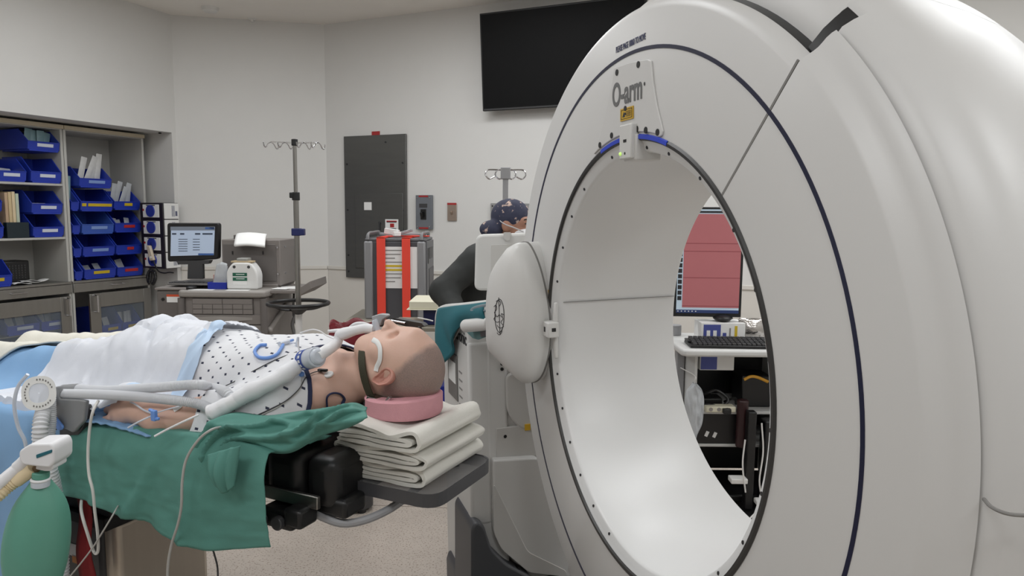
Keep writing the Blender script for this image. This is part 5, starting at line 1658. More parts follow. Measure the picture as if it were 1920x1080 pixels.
PK = [(0, 4, .06, .15, m_tealp, 'teal wrapped pack upright in the topmost bin of the left bay', 0, .5),
      (1, 2, .06, .12, m_whitep, 'white packet lying in the upper shelf bin beside the left divider', .9, .35), (2, 3, .08, .10, m_clear, 'clear packet in the upper shelf bin at the far left', .7, .2),
      (3, 4, .06, .10, m_whitep, 'small white packet in the upper bin of the left middle shelf', .9, .2), (4, 4, .12, .10, m_whitep, 'white pack heaped in the lower bin of the left middle shelf', 1.1, .1),
      (8, 4, .055, .26, m_whitep, 'tall white pack standing in the highest bin of the right bay', -.1, .5), (9, 1, .06, .09, m_whitep, 'small white pack in the bin with three yellow labels', .8, .3),
      (10, 2, .07, .07, m_whitep, 'white pack in the lighter blue bin', 1.0, .2), (11, 3, .08, .07, m_whitep, 'white pack in the fourth bin of the right bay middle stack', 1.1, .1), (12, 3, .06, .11, m_clear, 'clear pack in the lowest bin of the right bay middle stack', .7, .4),
      (13, 5, .05, .22, m_clear, 'tall clear pack leaning in the top bin of the rightmost stack', -.1, .5), (14, 3, .05, .10, m_clear, 'clear pack in the second bin of the rightmost stack', .3, .3), (15, 2, .08, .06, m_clear, 'flat clear pack in the third bin of the rightmost stack', 1.2, 0), (16, 1, .07, .13, m_clear, 'clear pack in the lowest bin of the rightmost stack', .4, .5),
      (20, 3, .028, .26, m_tealp, 'teal pack standing in the highest narrow bin beside the post', -.05, .1), (21, 2, .06, .15, m_whitep, 'white pack in the upper left bin behind the left glass door', .3, .2), (22, 2, .05, .13, m_whitep, 'white pack in the upper right bin behind the left glass door', .3, .2),
      (24, 2, .06, .13, m_whitep, 'white pack in the left bin behind the right glass door', .3, .2), (25, 5, .04, .17, m_whitep, 'white pack in the right bin behind the right glass door', .2, .3)]
for k, n, w_, h, m_, lb, tl, rl in PK:
    bw = abs(BI[k][0]-BI[k][1])
    for j in range(n):
        x = (j-(n-1)/2)*(bw*.72/max(n, 1))+rnd.uniform(-.008, .008)
        packet(k, x, .08+.03*rnd.random()+.02*(j % 2), .022, w_, h*rnd.uniform(.85, 1.08), m_, -tl*rnd.uniform(.85, 1.1)*.9 if tl < .6 else -tl, rl*rnd.uniform(-1, 1)*.5+(.18 if k in (13, 8) else 0), lb)
# folders, dark box and papers of the left bay
for k, (c_, z1) in enumerate((((196, 168, 138), 1.63), ((212, 190, 150), 1.635), ((226, 206, 170), 1.64), ((196, 206, 186), 1.625))):
    P0 = FAR @ V((-1.345+.028*k, .36+.006*k, 1.269))
    o = MB().b2((-.012, 0, 0), (.012, .24, z1-1.269-.09*(0))).build('file_folder', mat('folder_card_%d' % k, c_, .8, var=.04), mtx=FAR @ M.Translation((-1.345+.028*k, .34, 1.269)) @ M.Rotation(R(6), 4, 'Z'), bevel=.001)
    tag(o, ['brown folder, leftmost standing on the middle shelf', 'tan folder second from the left on the middle shelf', 'cream folder third from the left on the middle shelf', 'pale green folder at the right of the standing folders'][k], 'folder', 'folders on the middle shelf')
tag(MB().b2((-.085, 0, 0), (.085, .05, .125)).build('dark_box', mat('dark_teal_card', (22, 38, 46), .5, var=.05), mtx=FAR @ M.Translation((-1.30, .285, 1.269)), bevel=.003), 'dark box in front of the standing folders on the middle shelf', 'box')
t = thing('wire_basket', 'black basket on the left counter under the middle shelf', 'basket', mtx=FAR @ M.Translation((-1.25, .42, .886)))
MB().b2((-.10, 0, 0), (.10, .18, .19)).build('basket_body', m_black, t, bevel=.01)
b = MB()
for i in range(6):
    for j in range(6): b.box((-.06+.024*i, -.002, .05+.02*j), (.010, .004, .010))
b.build('basket_mesh', m_dark, t)
for k, (x, y, a_) in enumerate(((-1.28, .30, .1), (-1.20, .32, -.2), (-1.12, .31, .3))):
    tag(MB().grid(6, 6, lambda u_, v_: V(((u_-.5)*.15, v_*.09, .012+.008*sin(u_*5+k)+.012*k*0+.004*sin(v_*4)))).build('paper_sheet', m_paper, mtx=FAR @ M.Translation((x, y, .887+.006*k)) @ M.Rotation(a_, 4, 'Z'), solid=.002), ['crumpled paper on the left counter near the black basket', 'middle sheet of paper on the left counter', 'right sheet of paper on the left counter'][k], 'paper')
tag(MB().lathe([(0, 0), (.085, 0), (.095, .06), (.085, .10), (.05, .125), (0, .13)]).build('silver_bundle', mat('silver_mesh', (168, 170, 172), .35, .5, bump=.6, bscale=120, var=.25, vscale=60), mtx=FAR @ M.Translation((-1.07, .42, .287))), 'round silver mesh bundle behind the left glass door', 'bundle')
t = MB().b2((-.05, 0, 0), (.05, .2, .2)).build('red_pack', m_red, mtx=FAR @ M.Translation((-.835, .45, .48)), bevel=.006)
tag(t, 'red pack in the dark gap between the cabinet doors', 'pack')
tag(MB().lathe([(0, 0), (.05, 0), (.075, .02), (.07, .05), (.03, .07), (0, .075)]).build('white_bundle', m_clear, mtx=FAR @ M.Translation((-.825, .40, .346))), 'clear wrapped bundle in the gap between the cabinet doors', 'bundle')
tag(MB().b2((-.07, 0, 0), (.07, .36, .012)).build('inner_shelf', m_sst, mtx=FAR @ M.Translation((-.825, .32, .334))), 'steel shelf visible in the gap between the cabinet doors', 'shelf')
tag(MB().b2((-.06, 0, 0), (.06, .25, .012)).build('inner_shelf', m_sst, mtx=FAR @ M.Translation((-.835, .42, .466))), 'steel shelf under the red pack between the cabinet doors', 'shelf')

# ------------------------------------------------------------------ suture rack on the alcove side
SR = .235
def rk(x, y):
    P = onplane(x, y, C12+AX*SR, AX)
    return (P-C12).dot(AY), P.z
(ya, za), (yb, zb_), (yc, zc_) = rk(262, 380), rk(304, 379), rk(306, 504)
RKM = mtx(C12+AX*SR, AY*-1, AX*-1, Z3)      # x to the right seen from us, y away from us
t = thing('suture_rack', 'tall black rack with four round blue dials beside the cabinet', 'rack', mtx=RKM @ M.Translation((-(ya+yb)/2, 0, zc_)))
W, H = abs(ya-yb), za-zc_
m_rack = mat('rack_black', (30, 24, 34), .45, var=.08)
MB().b2((-W/2, 0, 0), (W/2, .17, H)).build('rack_body', m_rack, t, bevel=.003)
m_dial = mat('blue_dial', (44, 58, 150), .4, var=.06)
for k in range(4):
    z = H*(k+.5)/4
    c = MB().b2((-W*.36, -.006, z-H*.098), (W*.36, .0, z+H*.098)).build('white_card', m_paper, t, bevel=.012)
    d = MB().cyl((0, -.006, z), (0, -.016, z), W*.19, n=32).build('dial', m_dial, c, bevel=.003)
    b = MB().box((0, -.0065, z+H*.085), (W*.4, .001, .008))
    b.build('card_print', m_ink, c)
    MB().box((-W*.33, -.0065, z+.01), (W*.07, .001, .02)).build('red_mark', m_red, c)
    if k < 2: MB().prism([(-.012, -.016, z-.03), (.012, -.016, z-.03), (0, -.016, z+.025)], (0, -.004, 0)).build('dial_pointer', m_bluedark, d)
    s_ = MB().b2((W/2, .012, z-H*.118), (W/2+.012, .165, z+H*.118)).build('white_box', m_paper, t, bevel=.002)
    b = MB()
    for j in range(3): b.b2((W/2+.012, .09+.012*j, z-.05), (W/2+.0135, .095+.012*j, z+.05))
    b.b2((W/2+.012, .128, z-.045), (W/2+.0135, .15, z+.0))
    b.build('box_print', mat('box_print_grey', (96, 100, 124), .6), s_)
# barcode scanner hanging in front of it
sg = thing('barcode_scanner', 'beige handheld barcode scanner with black coiled cord on the rack', 'barcode scanner', mtx=RKM @ M.Translation((-(ya+yb)/2, 0, zc_)))
MB().prism([(-.03, -.05, .215), (.015, -.05, .215), (.06, -.05, .08), (.005, -.05, .072)], (0, .028, 0)).build('scanner_body', mat('beige_plastic', (206, 192, 172), .45, var=.02), sg, bevel=.008)
MB().cyl((.028, -.05, .105), (.028, -.054, .105), .011, n=18).build('lens', m_paper, sg)
cp = [(.05, -.04, .075), (.09, -.05, .02), (.14, -.06, -.02), (.22, -.07, -.03), (.30, -.08, -.02), (.36, -.09, -.02)]
MB().tube(cp, .006, 8).build('cord', m_black, sg)
coil = [(.05, -.05, -.03), (.01, -.05, -.02), (-.02, -.05, -.06), (-.02, -.05, -.11), (-.005, -.05, -.135), (.01, -.05, -.09), (.03, -.05, -.03), (.08, -.06, -.03), (.09, -.06, -.08), (.07, -.06, -.125), (.05, -.06, -.14)]
MB().tube(coil, .016, 10, 8, ribs=.012).build('coiled_cord', m_black, sg)
# rack shelf bracket to the wall
MB().b2((-W/2+.02, .16, .05), (W/2-.02, .186, H-.05)).build('wall_bracket', m_dark, t)
# ------------------------------------------------------------------ drug dispensing cart by the corner
m_om = mat('cart_taupe', (128, 122, 118), .5, var=.02)
m_omd = mat('cart_taupe_dark', (104, 99, 96), .5, var=.02)
m_oml = mat('cart_taupe_light', (148, 143, 138), .45, var=.02)
OY = 4.5
def oc(x, y, d=0.0):
    p = at(x, y, OY+d)
    return V((p.x+1.76, p.y-OY, p.z))
cart = thing('dispensing_cart', 'taupe drug dispensing cart with many drawers beside the storage cabinet', 'cart', (-1.76, OY, 0))
XL, XT, XR = -.372, -.555, .158
MB().b2((XL, .0, .06), (XR, .58, .945)).build('cabinet_body', m_om, cart, bevel=.008)
MB().b2((XT, .03, .05), (XL-.006, .56, .985)).build('side_tower', m_omd, cart, bevel=.012)
MB().b2((XT-.004, .02, .985), (XL+.02, .56, 1.0)).build('tower_top', m_om, cart, bevel=.004)
a = MB()
a.prism(rpoly([(XL-.02, -.03, .945), (XR+.02, -.03, .945), (XR+.02, .58, .945), (XL-.02, .58, .945)], [.04, .04, .02, .02]), (0, 0, .045))
a.build('worktop', m_oml, cart, bevel=.014, bseg=3)
MB().b2((XT, .20, .985), (XR+.02, .58, 1.012)).build('rear_ledge', m_om, cart, bevel=.004)
# small organiser drawers
oz0, oz1 = .835, .938
MB().b2((XL+.07, -.012, oz0), (XR-.07, .0, oz1)).build('organiser_front', m_omd, cart, bevel=.001)
w_ = (XR-XL-.14)/2
for s_ in range(2):
    x0 = XL+.07+w_*s_
    MB().b2((x0+.003, -.016, oz1-.036), (x0+w_-.003, -.010, oz1-.003)).build('small_drawer', m_om, cart, bevel=.001)
    for c in range(3):
        for r_ in range(2):
            z = oz0+.003+r_*.033
            MB().b2((x0+.003+c*w_/3, -.016, z), (x0+w_/3-.001+c*w_/3, -.010, z+.029)).build('small_drawer', m_om, cart, bevel=.001)
zd = [.835, .768, .703, .63, .54, .42, .28, .08]
for k in range(7):
    d = MB().b2((XL+.006, -.014, zd[k+1]+.003), (XR-.006, .002, zd[k]-.003)).build('drawer', m_om, cart, bevel=.002)
    zm = (zd[k]+zd[k+1])/2+.002
    q = crom([V((XL+.075, -.014, zm+.012)), V((-.107, -.03, zm+.020)), V((XR-.075, -.014, zm+.012))], 10)
    q2 = crom([V((XR-.075, -.014, zm-.004)), V((-.107, -.036, zm-.014)), V((XL+.075, -.014, zm-.004))], 10)
    b = MB()
    n = len(q)
    b.v = [tuple(p) for p in q]+[tuple(p) for p in reversed(q2)]+[(p.x, -.012, p.z) for p in q]+[(p.x, -.012, p.z) for p in reversed(q2)]
    for i in range(n-1): b.f += [(i, i+1, n+i+1, n+i), (i+1, i, 2*n+i, 2*n+i+1), (n+i, n+i+1, 3*n+i+1, 3*n+i)]
    b.mi = [0]*len(b.f)
    fixn(b.build('drawer_handle', m_oml, d, sharp=60))
# posts at the front corners, wheels, label, lock
for x in (XL, XR): MB().cyl((x, -.012, .1), (x, -.012, .94), .022, n=16).build('corner_post', m_omd, cart)
for x in (XT+.08, XR-.08):
    for y in (.08, .5): MB().cyl((x-.02, y, .045), (x+.02, y, .045), .045, n=20).build('castor', m_black, cart, bevel=.006)
la = MB().b2((XT+.07, .026, .905), (XL-.028, .031, .955)).build('warning_label', m_paper, cart)
MB().b2((XT+.07, .0245, .943), (XL-.028, .027, .957)).build('label_stripe', mat('orange_red', (206, 84, 50), .5), la)
MB().cyl((XT+.045, .03, .925), (XT+.045, .022, .925), .009, n=14).build('tower_lock', m_black, cart)
p = oc(331, 618)
MB().cyl((p.x, -.03, p.z), (p.x, -.006, p.z), .022, n=18).build('side_knob', m_chrome, cart, bevel=.004)
MB().box((p.x+.035, -.03, p.z-.005), (.022, .02, .07)).build('yellow_tag', mat('yellow_tag', (214, 204, 60), .5), cart, bevel=.003)
# upper cabinet on the worktop
u0, u1 = oc(415, 449, .22), oc(516, 449, .22)
zt = u0.z
ub = MB().b2((u0.x, .22, 1.0), (u1.x+.03, .56, zt)).build('upper_cabinet', m_om, cart, bevel=.005)
MB().b2((u0.x+.012, .213, 1.03), (u1.x+.004, .221, zt-.03)).build('upper_door', m_omd, ub, bevel=.002)
for x in (436, 493):
    p = oc(x, 474, .21)
    MB().box((p.x, .211, p.z), (.008, .006, .022)).build('lock_slot', m_black, ub)
for z in (zt-.05, 1.08): MB().cyl((u1.x+.03, .32, z), (u1.x+.036, .32, z), .007, n=12).cyl((u1.x+.016, .2135, z), (u1.x+.016, .208, z), .006, n=10).build('hinge_screw', m_chrome, ub)
MB().b2((u0.x+.05, .30, zt), (u0.x+.19, .50, zt+.028)).build('top_block', m_omd, ub, bevel=.003)
p = oc(530, 505, .5)
MB().b2((p.x-.0, .5, .95), (p.x+.025, .53, 1.13)).build('cable_post', m_omd, cart, bevel=.003)
# side shelf with raised flap and rail
s0_, s1_ = oc(503, 549, .1), oc(556, 547, .1)
MB().b2((XR, .06, .965), (s1_.x, .5, .985)).build('side_shelf', m_om, cart, bevel=.003)
q = [oc(556, 549, .08), oc(561, 556, .08), oc(587, 541, .08), oc(584, 526, .08), oc(558, 545, .08)]
MB().prism([(s1_.x, .08, .955), (s1_.x+.012, .08, .94), (s1_.x+.10, .08, .995), (s1_.x+.095, .08, 1.045), (s1_.x, .08, .985)], (0, .40, 0)).build('shelf_flap', m_om, cart, bevel=.003)
MB().b2((XR, .10, .93), (XR+.02, .14, .965)).build('shelf_bracket', m_omd, cart)
MB().tube([(XR+.012, .05, .725), (XR+.012, .45, .86)], .016, 12, 0).ell((XR+.012, .05, .725), .022, 12, 8).build('push_rail', m_oml, cart)
MB().tube([(XR+.13, .3, .96), (XR+.15, .25, .85), (XR+.11, .22, .74), (XR+.14, .2, .6), (XR+.06, .2, .5)], .012, 10, 8).tube([(XR+.10, .3, .96), (XR+.11, .25, .80), (XR+.14, .22, .70), (XR+.10, .2, .55)], .009, 8, 8).build('hanging_cords', mat('grey_cord', (96, 94, 92), .5), cart)
# things on the cart
def oct_(x, y, d): return V((-1.76, OY, 0))+oc(x, y, d)
mon = thing('computer_monitor', 'black computer monitor with blue white screen on the taupe cart', 'monitor', oct_(360, 500, .25))
sc_ = lambda x, y: (at(x, y, OY+.22)-(V((-1.76, OY, 0))+oc(360, 500, .25)))
q = [sc_(x, y) for x, y in ((313, 418), (410, 418), (409, 486), (314, 491))]
MB().prism(rpoly(q, .02), (0, .05, 0)).build('housing', m_black, mon, bevel=.006)
q = [V((p.x, p.y-.003, p.z)) for p in [sc_(x, y) for x, y in ((321, 425), (403, 425), (401, 478), (320, 480))]]
m_scrw = mat('monitor_glow', (180, 196, 218), .3, emit=.38, var=.03, vscale=2)
scr = MB().prism(q, (0, .003, 0)).build('screen', m_scrw, mon)
def sbar(x0, y0, x1, y1, m, nm): 
    q = [V((p.x, p.y-.0036, p.z)) for p in [sc_(x, y) for x, y in ((x0, y0), (x1, y0), (x1, y1), (x0, y1))]]
    return MB().prism(q, (0, .0005, 0)).build(nm, m, scr)
m_sgrey, m_sblue, m_sdark = mat('screen_grey', (120, 128, 140), .4, emit=.3), mat('screen_blue', (58, 92, 150), .4, emit=.35), mat('screen_dark_text', (60, 72, 92), .4, emit=.15)
sbar(320, 425, 403, 432, m_sgrey, 'title_bar')
sbar(385, 426, 402, 430, m_sblue, 'title_field')
for x0, x1 in ((323, 331), (338, 346), (366, 376), (380, 399)): sbar(x0, 437, x1, 440, m_sdark, 'menu_text')
for k in range(6): sbar(335, 448+k*4.4, 352, 449.2+k*4.4, m_sdark, 'screen_text')
for k in range(5): sbar(362, 448+k*5, 375, 449.2+k*5, m_sdark, 'screen_text')
sbar(372, 475, 401, 478.5, m_sblue, 'footer_bar')
MB().prism(rpoly([sc_(x, y) for x, y in ((330, 489), (394, 488), (390, 495), (334, 496))], .004), (0, .05, 0)).build('lower_bezel', m_dark, mon, bevel=.004)
MB().prism(rpoly([sc_(x, y) for x, y in ((352, 494), (380, 494), (381, 523), (351, 523))], .004), (0, .03, 0)).build('stand', m_dark, mon, bevel=.003)
a = oc(360, 524, .30)-oc(360, 500, .25)
MB().b2((-.09, .05, a.z-.03), (.10, .20, a.z-.012)).build('stand_foot', m_dark, mon, bevel=.004)
kbm = mat('keyboard_grey', (112, 110, 108), .5, var=.03)
p = oct_(360, 526, .10)
kb = thing('keyboard', 'grey keyboard in front of the black monitor on the taupe cart', 'keyboard', (p.x, p.y-.03, 1.013))
MB().prism([(-.15, 0, 0), (.15, 0, 0), (.15, .13, 0), (-.15, .13, 0)], (0, 0, .012)).build('base', kbm, kb, bevel=.003)
b = MB()
for j in range(4):
    for i in range(14): b.box((-.135+.0207*i, .02+.028*j, .015), (.016, .022, .007))
b.build('keys', m_dark, kb)
tag(kb.children[-1], kind='stuff')
p = oct_(358, 534, -.005)
tag(MB().ell((0, 0, 0), (.03, .045, .012), 16, 8).build('computer_mouse', m_black, mtx=M.Translation((p.x-.02, p.y+.05, 1.002))), 'black mouse in front of the grey keyboard', 'mouse')
# jug
p = oct_(459, 531, .10)
jug = thing('plastic_jug', 'white plastic jug with green label on the taupe cart', 'jug', (p.x, p.y, .99))
q = rpoly([(-.10, -.05, .0), (.10, -.05, .0), (.105, -.05, .115), (.06, -.05, .178), (-.055, -.05, .178), (-.10, -.05, .125)], [.015, .015, .05, .02, .02, .05])
MB().prism(q, (0, .10, 0)).build('jug_body', mat('white_jug', (226, 226, 224), .4, var=.015), jug, bevel=.012, bseg=3)
MB().b2((-.09, -.046, .003), (.09, .046, .04)).build('liquid', mat('grey_liquid', (168, 172, 178), .3), jug)
MB().b2((-.035, -.04, .178), (.035, .04, .205)).build('jug_cap', mat('cap_grey', (150, 150, 146), .4), jug, bevel=.006)
MB().b2((-.07, -.045, .176), (.068, .02, .186)).build('neck_card', mat('tan_card', (190, 170, 136), .7), jug, bevel=.002)
for s_ in (-1, 1): MB().cyl((s_*.047, -.0505, .148), (s_*.047, -.046, .148), .010, n=16).build('handle_hole', m_dark, jug)
m_glab = mat('green_label', (30, 96, 74), .5, var=.04)
lb = MB().b2((-.055, -.053, .032), (.035, -.0495, .108)).build('label', m_paper, jug)
for z0, z1 in ((.088, .110), (.058, .080)): MB().b2((-.057, -.0545, z0), (.036, -.052, z1)).build('green_band', m_glab, lb)
for z in (.098, .069): MB().b2((-.035, -.0552, z), (.02, -.054, z+.004)).build('label_print', m_paper, lb)
# blue tray with a bag of pink strips
p = oct_(414, 531, .12)
tr = thing('blue_tray', 'small blue tray holding a clear bag beside the white jug', 'tray', (p.x, p.y, .99))
b = MB()
b.b2((-.06, -.06, 0), (.06, .06, .006))
for s_ in (-1, 1): b.b2((s_*.06-.003, -.06, 0), (s_*.06+.003, .06, .045)).b2((-.06, s_*.06-.003, 0), (.06, s_*.06+.003, .045))
b.build('tray', m_blueplas, tr, bevel=.002)
bgt = thing('clear_bag', 'clear plastic bag of pinkish packs standing in the blue tray', 'bag', (p.x, p.y, .997))
MB().grid(10, 10, lambda u_, v_: V(((u_-.5)*.10*(1-.3*v_)+.02*v_, -.02-.012*sin(u_*PI)+.006*NZ.noise(V((u_*6, v_*6, 1))), v_*.17-.03*abs(u_-.6)*v_))).grid(10, 10, lambda u_, v_: V(((.5-u_)*.09*(1-.2*v_)+.01*v_, .01+.006*NZ.noise(V((u_*6, v_*6, 4))), v_*.14))).build('bag_film', m_clear, bgt, solid=.001)
MB().b2((-.045, -.012, 0), (.0, -.004, .085)).b2((-.02, -.002, 0), (.03, .004, .075)).build('pink_packs', mat('pinkish_pack', (190, 150, 142), .5, var=.05), bgt, bevel=.002)
# open booklet on the upper cabinet
bk = thing('booklet', 'white open booklet hanging over the top of the upper cabinet', 'booklet', (0, 0, 0))
c0 = [at(x, y, OY+d) for x, y, d in ((446, 441, .30), (500, 441, .30), (497, 463, .14), (440, 463, .14))]
def pg(u_, v_):
    a_, b_ = c0[0].lerp(c0[1], u_), c0[3].lerp(c0[2], u_)
    return a_.lerp(b_, v_)+V((0, 0, .018*sin(v_*PI)+.006*sin(u_*4)))
MB().grid(12, 12, pg).build('pages', m_paper, bk, solid=.014)
# loose notes on the worktop, shelf papers
for nm, x0, x1, y_, lb in (('paper_note', 372, 398, 541, 'left white note stuck on the worktop edge of the taupe cart'), ('paper_note', 442, 467, 541, 'right white note stuck on the worktop edge below the jug')):
    a, c = atz(x0, y_-2, .992), atz(x1, y_+3, .992)
    tag(MB().box((0, 0, 0), (abs(c.x-a.x), .05, .0016)).build(nm, m_paper, mtx=M.Translation(((a.x+c.x)/2, OY+.01, .9912))), lb, 'note')
MB_ = MB().box((0, 0, 0), (.12, .16, .003), M.Rotation(.3, 3, 'Z')).build('paper_sheet', m_paper, mtx=M.Translation((-1.76+XR+.10, OY+.22, .9872)))
tag(MB_, 'white paper on the side shelf of the taupe cart, next to the pole', 'paper')
tag(MB().box((0, 0, 0), (.10, .10, .003), M.Rotation(-.1, 3, 'Z')).build('paper_sheet', m_paper, mtx=M.Translation((-1.76+XR+.07, OY+.14, .9905))), 'second white paper on the side shelf near the worktop', 'paper')

# ------------------------------------------------------------------ drip stand with black ring
DY = 3.8
def dp(x, y): return at(x, y, DY)
base = at(556, 420, DY)
iv_ = thing('drip_stand', 'steel drip stand with black ring handle beside the taupe cart', 'drip stand', (base.x, DY, 0))
zt_, zj, zr = at(552, 268, DY).z, at(556, 368, DY).z, at(560, 573, DY).z
MB().cyl((0, 0, zr), (0, 0, zj), .0145, n=18).build('lower_tube', m_steel, iv_)
MB().cyl((0, 0, zj), (0, 0, zt_), .0105, n=18).build('upper_tube', m_steel, iv_)
MB().cyl((0, 0, .08), (0, 0, zr-.03), .019, n=18).build('pole_sleeve', m_white, iv_)
MB().cyl((0, 0, zj-.022), (0, 0, zj+.022), .021, n=18).box((-.02, -.01, zj+.005), (.02, .02, .03)).build('lock_collar', m_black, iv_, bevel=.004)
MB().cyl((0, 0, zt_-.015), (0, 0, zt_+.02), .017, n=18).build('hook_hub', m_black, iv_, bevel=.003)
z = at(560, 435, DY).z
MB().b2((-.024, -.02, z-.02), (.024, .02, z+.02)).b2((.02, -.022, z-.018), (.045, .012, z+.018)).build('blue_clamp', m_bluedark, iv_, bevel=.004)
for s_ in (-1, 1):
    MB().tube([(0, 0, zt_), (s_*.125, .0, zt_+.004)], .0035, 8, 0).build('hook_arm', m_chrome, iv_)
    for k in range(2):
        for f_ in (-1, 1):
            x = s_*(.05+.075*k)
            MB().tube([(x, 0, zt_+.003), (x+f_*.006, f_*.025, zt_-.006), (x+f_*.012, f_*.045, zt_-.026), (x+f_*.016, f_*.06, zt_-.024), (x+f_*.018, f_*.072, zt_-.002)], .003, 8).build('hook', m_chrome, iv_)
MB().tube([(.16*cos(2*PI*k/24), .15*sin(2*PI*k/24), zr+.012) for k in range(25)], .011, 10, 2).build('ring_handle', m_black, iv_)
for k in range(3):
    q = R(90+120*k+20)
    MB().tube([(.02*cos(q), .02*sin(q), zr-.02), (.09*cos(q), .09*sin(q), zr-.012), (.155*cos(q), .15*sin(q), zr+.010)], .010, 8, 4, flat=.6).build('ring_spoke', m_black, iv_)
MB().lathe([(0, zr-.05), (.018, zr-.048), (.05, zr-.022), (.06, zr-.014), (.0, zr-.006)]).build('ring_hub', m_black, iv_)
for k in range(5):
    q = 2*PI*k/5
    MB().tube([(0, 0, .085), (.14*cos(q), .14*sin(q), .075), (.28*cos(q), .28*sin(q), .07)], .017, 10).build('foot', m_steel, iv_)
    MB().cyl((.28*cos(q)-.01, .28*sin(q), .03), (.28*cos(q)+.01, .28*sin(q), .03), .03, n=16).build('castor', m_black, iv_)
# second stand at the right, behind the crouched person
b0 = at(948, 330, 4.3)
iv2 = thing('drip_stand', 'pale grey drip stand with curled hooks behind the crouched person', 'drip stand', (b0.x, 4.3, 0))
z = at(948, 322, 4.3).z
MB().b2((-.017, -.017, .08), (.017, .017, z)).build('post', m_grey, iv2, bevel=.003)
MB().b2((-.03, -.025, z-.045), (.03, .025, z+.025)).build('hook_hub', m_grey, iv2, bevel=.004)
for s_ in (-1, 1):
    for r_, zz in ((.11, 0), (.05, .01)):
        MB().tube([(s_*.02, 0, z+.01), (s_*(r_-.03), 0, z+.012), (s_*r_, 0, z+.008), (s_*(r_+.012), 0, z-.018), (s_*(r_-.01), 0, z-.044), (s_*(r_-.045), 0, z-.03)], .0045, 8).build('hook', m_chrome, iv2)
for k in range(5):
    q = 2*PI*k/5
    MB().tube([(0, 0, .085), (.25*cos(q), .25*sin(q), .06)], .016, 10, 0).build('foot', m_grey, iv2)
    MB().cyl((.25*cos(q)-.01, .25*sin(q), .03), (.25*cos(q)+.01, .25*sin(q), .03), .03, n=16).build('castor', m_black, iv2)

# ------------------------------------------------------------------ grey machine with orange straps on a steel table
KY = 4.9
m_mach, m_machd, m_machl = mat('machine_grey', (98, 98, 101), .42, var=.03), mat('machine_dark_grey', (74, 74, 78), .45, var=.03), mat('machine_light_grey', (134, 134, 136), .4, var=.02)
m_orange = mat('orange_red_strap', (232, 70, 52), .6, var=.03, bump=.1, bscale=200)
kl, kr, kb_, kt = at(686, 598, KY), at(796, 598, KY), at(700, 598, KY), at(700, 452, KY)
W = kr.x-kl.x
H = kt.z-kb_.z
mc = thing('warming_cabinet', 'dark grey machine wrapped with two orange straps in front of the panel', 'machine', (kl.x+W/2, KY, kb_.z))
D_ = .42
MB().b2((-W/2, 0, 0), (W/2+.005, D_, H)).build('body', m_machd, mc, bevel=.008)
MB().b2((-W/2-.006, -.012, 0), (-W/2+.055, .05, H)).build('left_column', m_machl, mc, bevel=.012)
MB().b2((W/2-.05, -.012, 0), (W/2+.008, .05, H)).build('right_column', m_machl, mc, bevel=.012)
sd_ = MB().b2((W/2+.004, .03, 0), (W/2+.018, D_, H)).build('side_panel', m_mach, mc, bevel=.004)
MB().b2((W/2+.017, .06, H-.16), (W/2+.021, .11, H-.05)).build('dark_slot', m_black, sd_)
MB().b2((W/2+.017, .15, H-.13), (W/2+.021, .33, H-.05)).build('vent', m_dark, sd_)
MB().b2((W/2+.017, .12, .03), (W/2+.021, D_-.02, H-.2)).build('grille', m_machd, sd_)
MB().b2((-W/2, 0, H), (W/2+.01, D_, H+.02)).build('lid', m_mach, mc, bevel=.006)
for x in (-W/2+.02, W/2-.02):
    MB().tube([(x, .0, H+.01), (x, .02, H+.048), (x, .18, H+.052), (x, D_-.02, H+.05), (x, D_, H+.01)], .016, 8, 4, flat=.6).build('top_rail', m_machl, mc)
MB().b2((-W/2+.03, .35, H+.02), (W/2-.03, .38, H+.05)).build('rear_rail', m_machl, mc, bevel=.008)
pa = MB().b2((-W*.24, -.004, H*.40), (W*.40, .001, H*.93)).build('notice', m_paper, mc)
for k in range(9):
    z = H*.88-k*H*.05
    if k in (4, 5): MB().b2((-W*.17, -.006, z-.004), (W*.16, -.003, z+.010)).build('highlight', m_ly, pa)
    else: MB().b2((-W*.2+.02*(k % 2), -.006, z), (W*.2-.04*(k % 3), -.003, z+.006)).build('print_line', m_seam, pa)
tag(mc.children[-1], kind=None)
for x0, x1 in ((-W/2+.085, -W/2+.145), (W*.13, W*.27)):
    b = MB()
    b.b2((x0, -.022, 0), (x1, -.013, H+.028)).b2((x0, -.022, H+.02), (x1, D_+.01, H+.028))
    b.build('orange_strap', m_orange, mc, bevel=.002)
MB().b2((-.02, .10, H+.03), (W/2+.02, .16, H+.037)).build('orange_strap', m_orange, mc, bevel=.002)
# tray table carrying it
MB_ = None
tt = thing('steel_table', 'low steel table under the grey machine and the blue box', 'table', (kl.x+W/2, KY, 0))
zt2 = kb_.z
MB().b2((-.34, -.12, zt2-.03), (.62, .50, zt2)).build('table_top', mat('table_beige_steel', (170, 164, 152), .4, .4, var=.03), tt, bevel=.004)
MB().b2((-.30, -.08, zt2-.28), (.58, .46, zt2-.26)).build('lower_shelf', m_steel, tt, bevel=.003)
for x in (-.31, .59):
    for y in (-.09, .47): MB().cyl((x, y, 0), (x, y, zt2-.03), .015, n=14).build('leg', m_steel, tt)
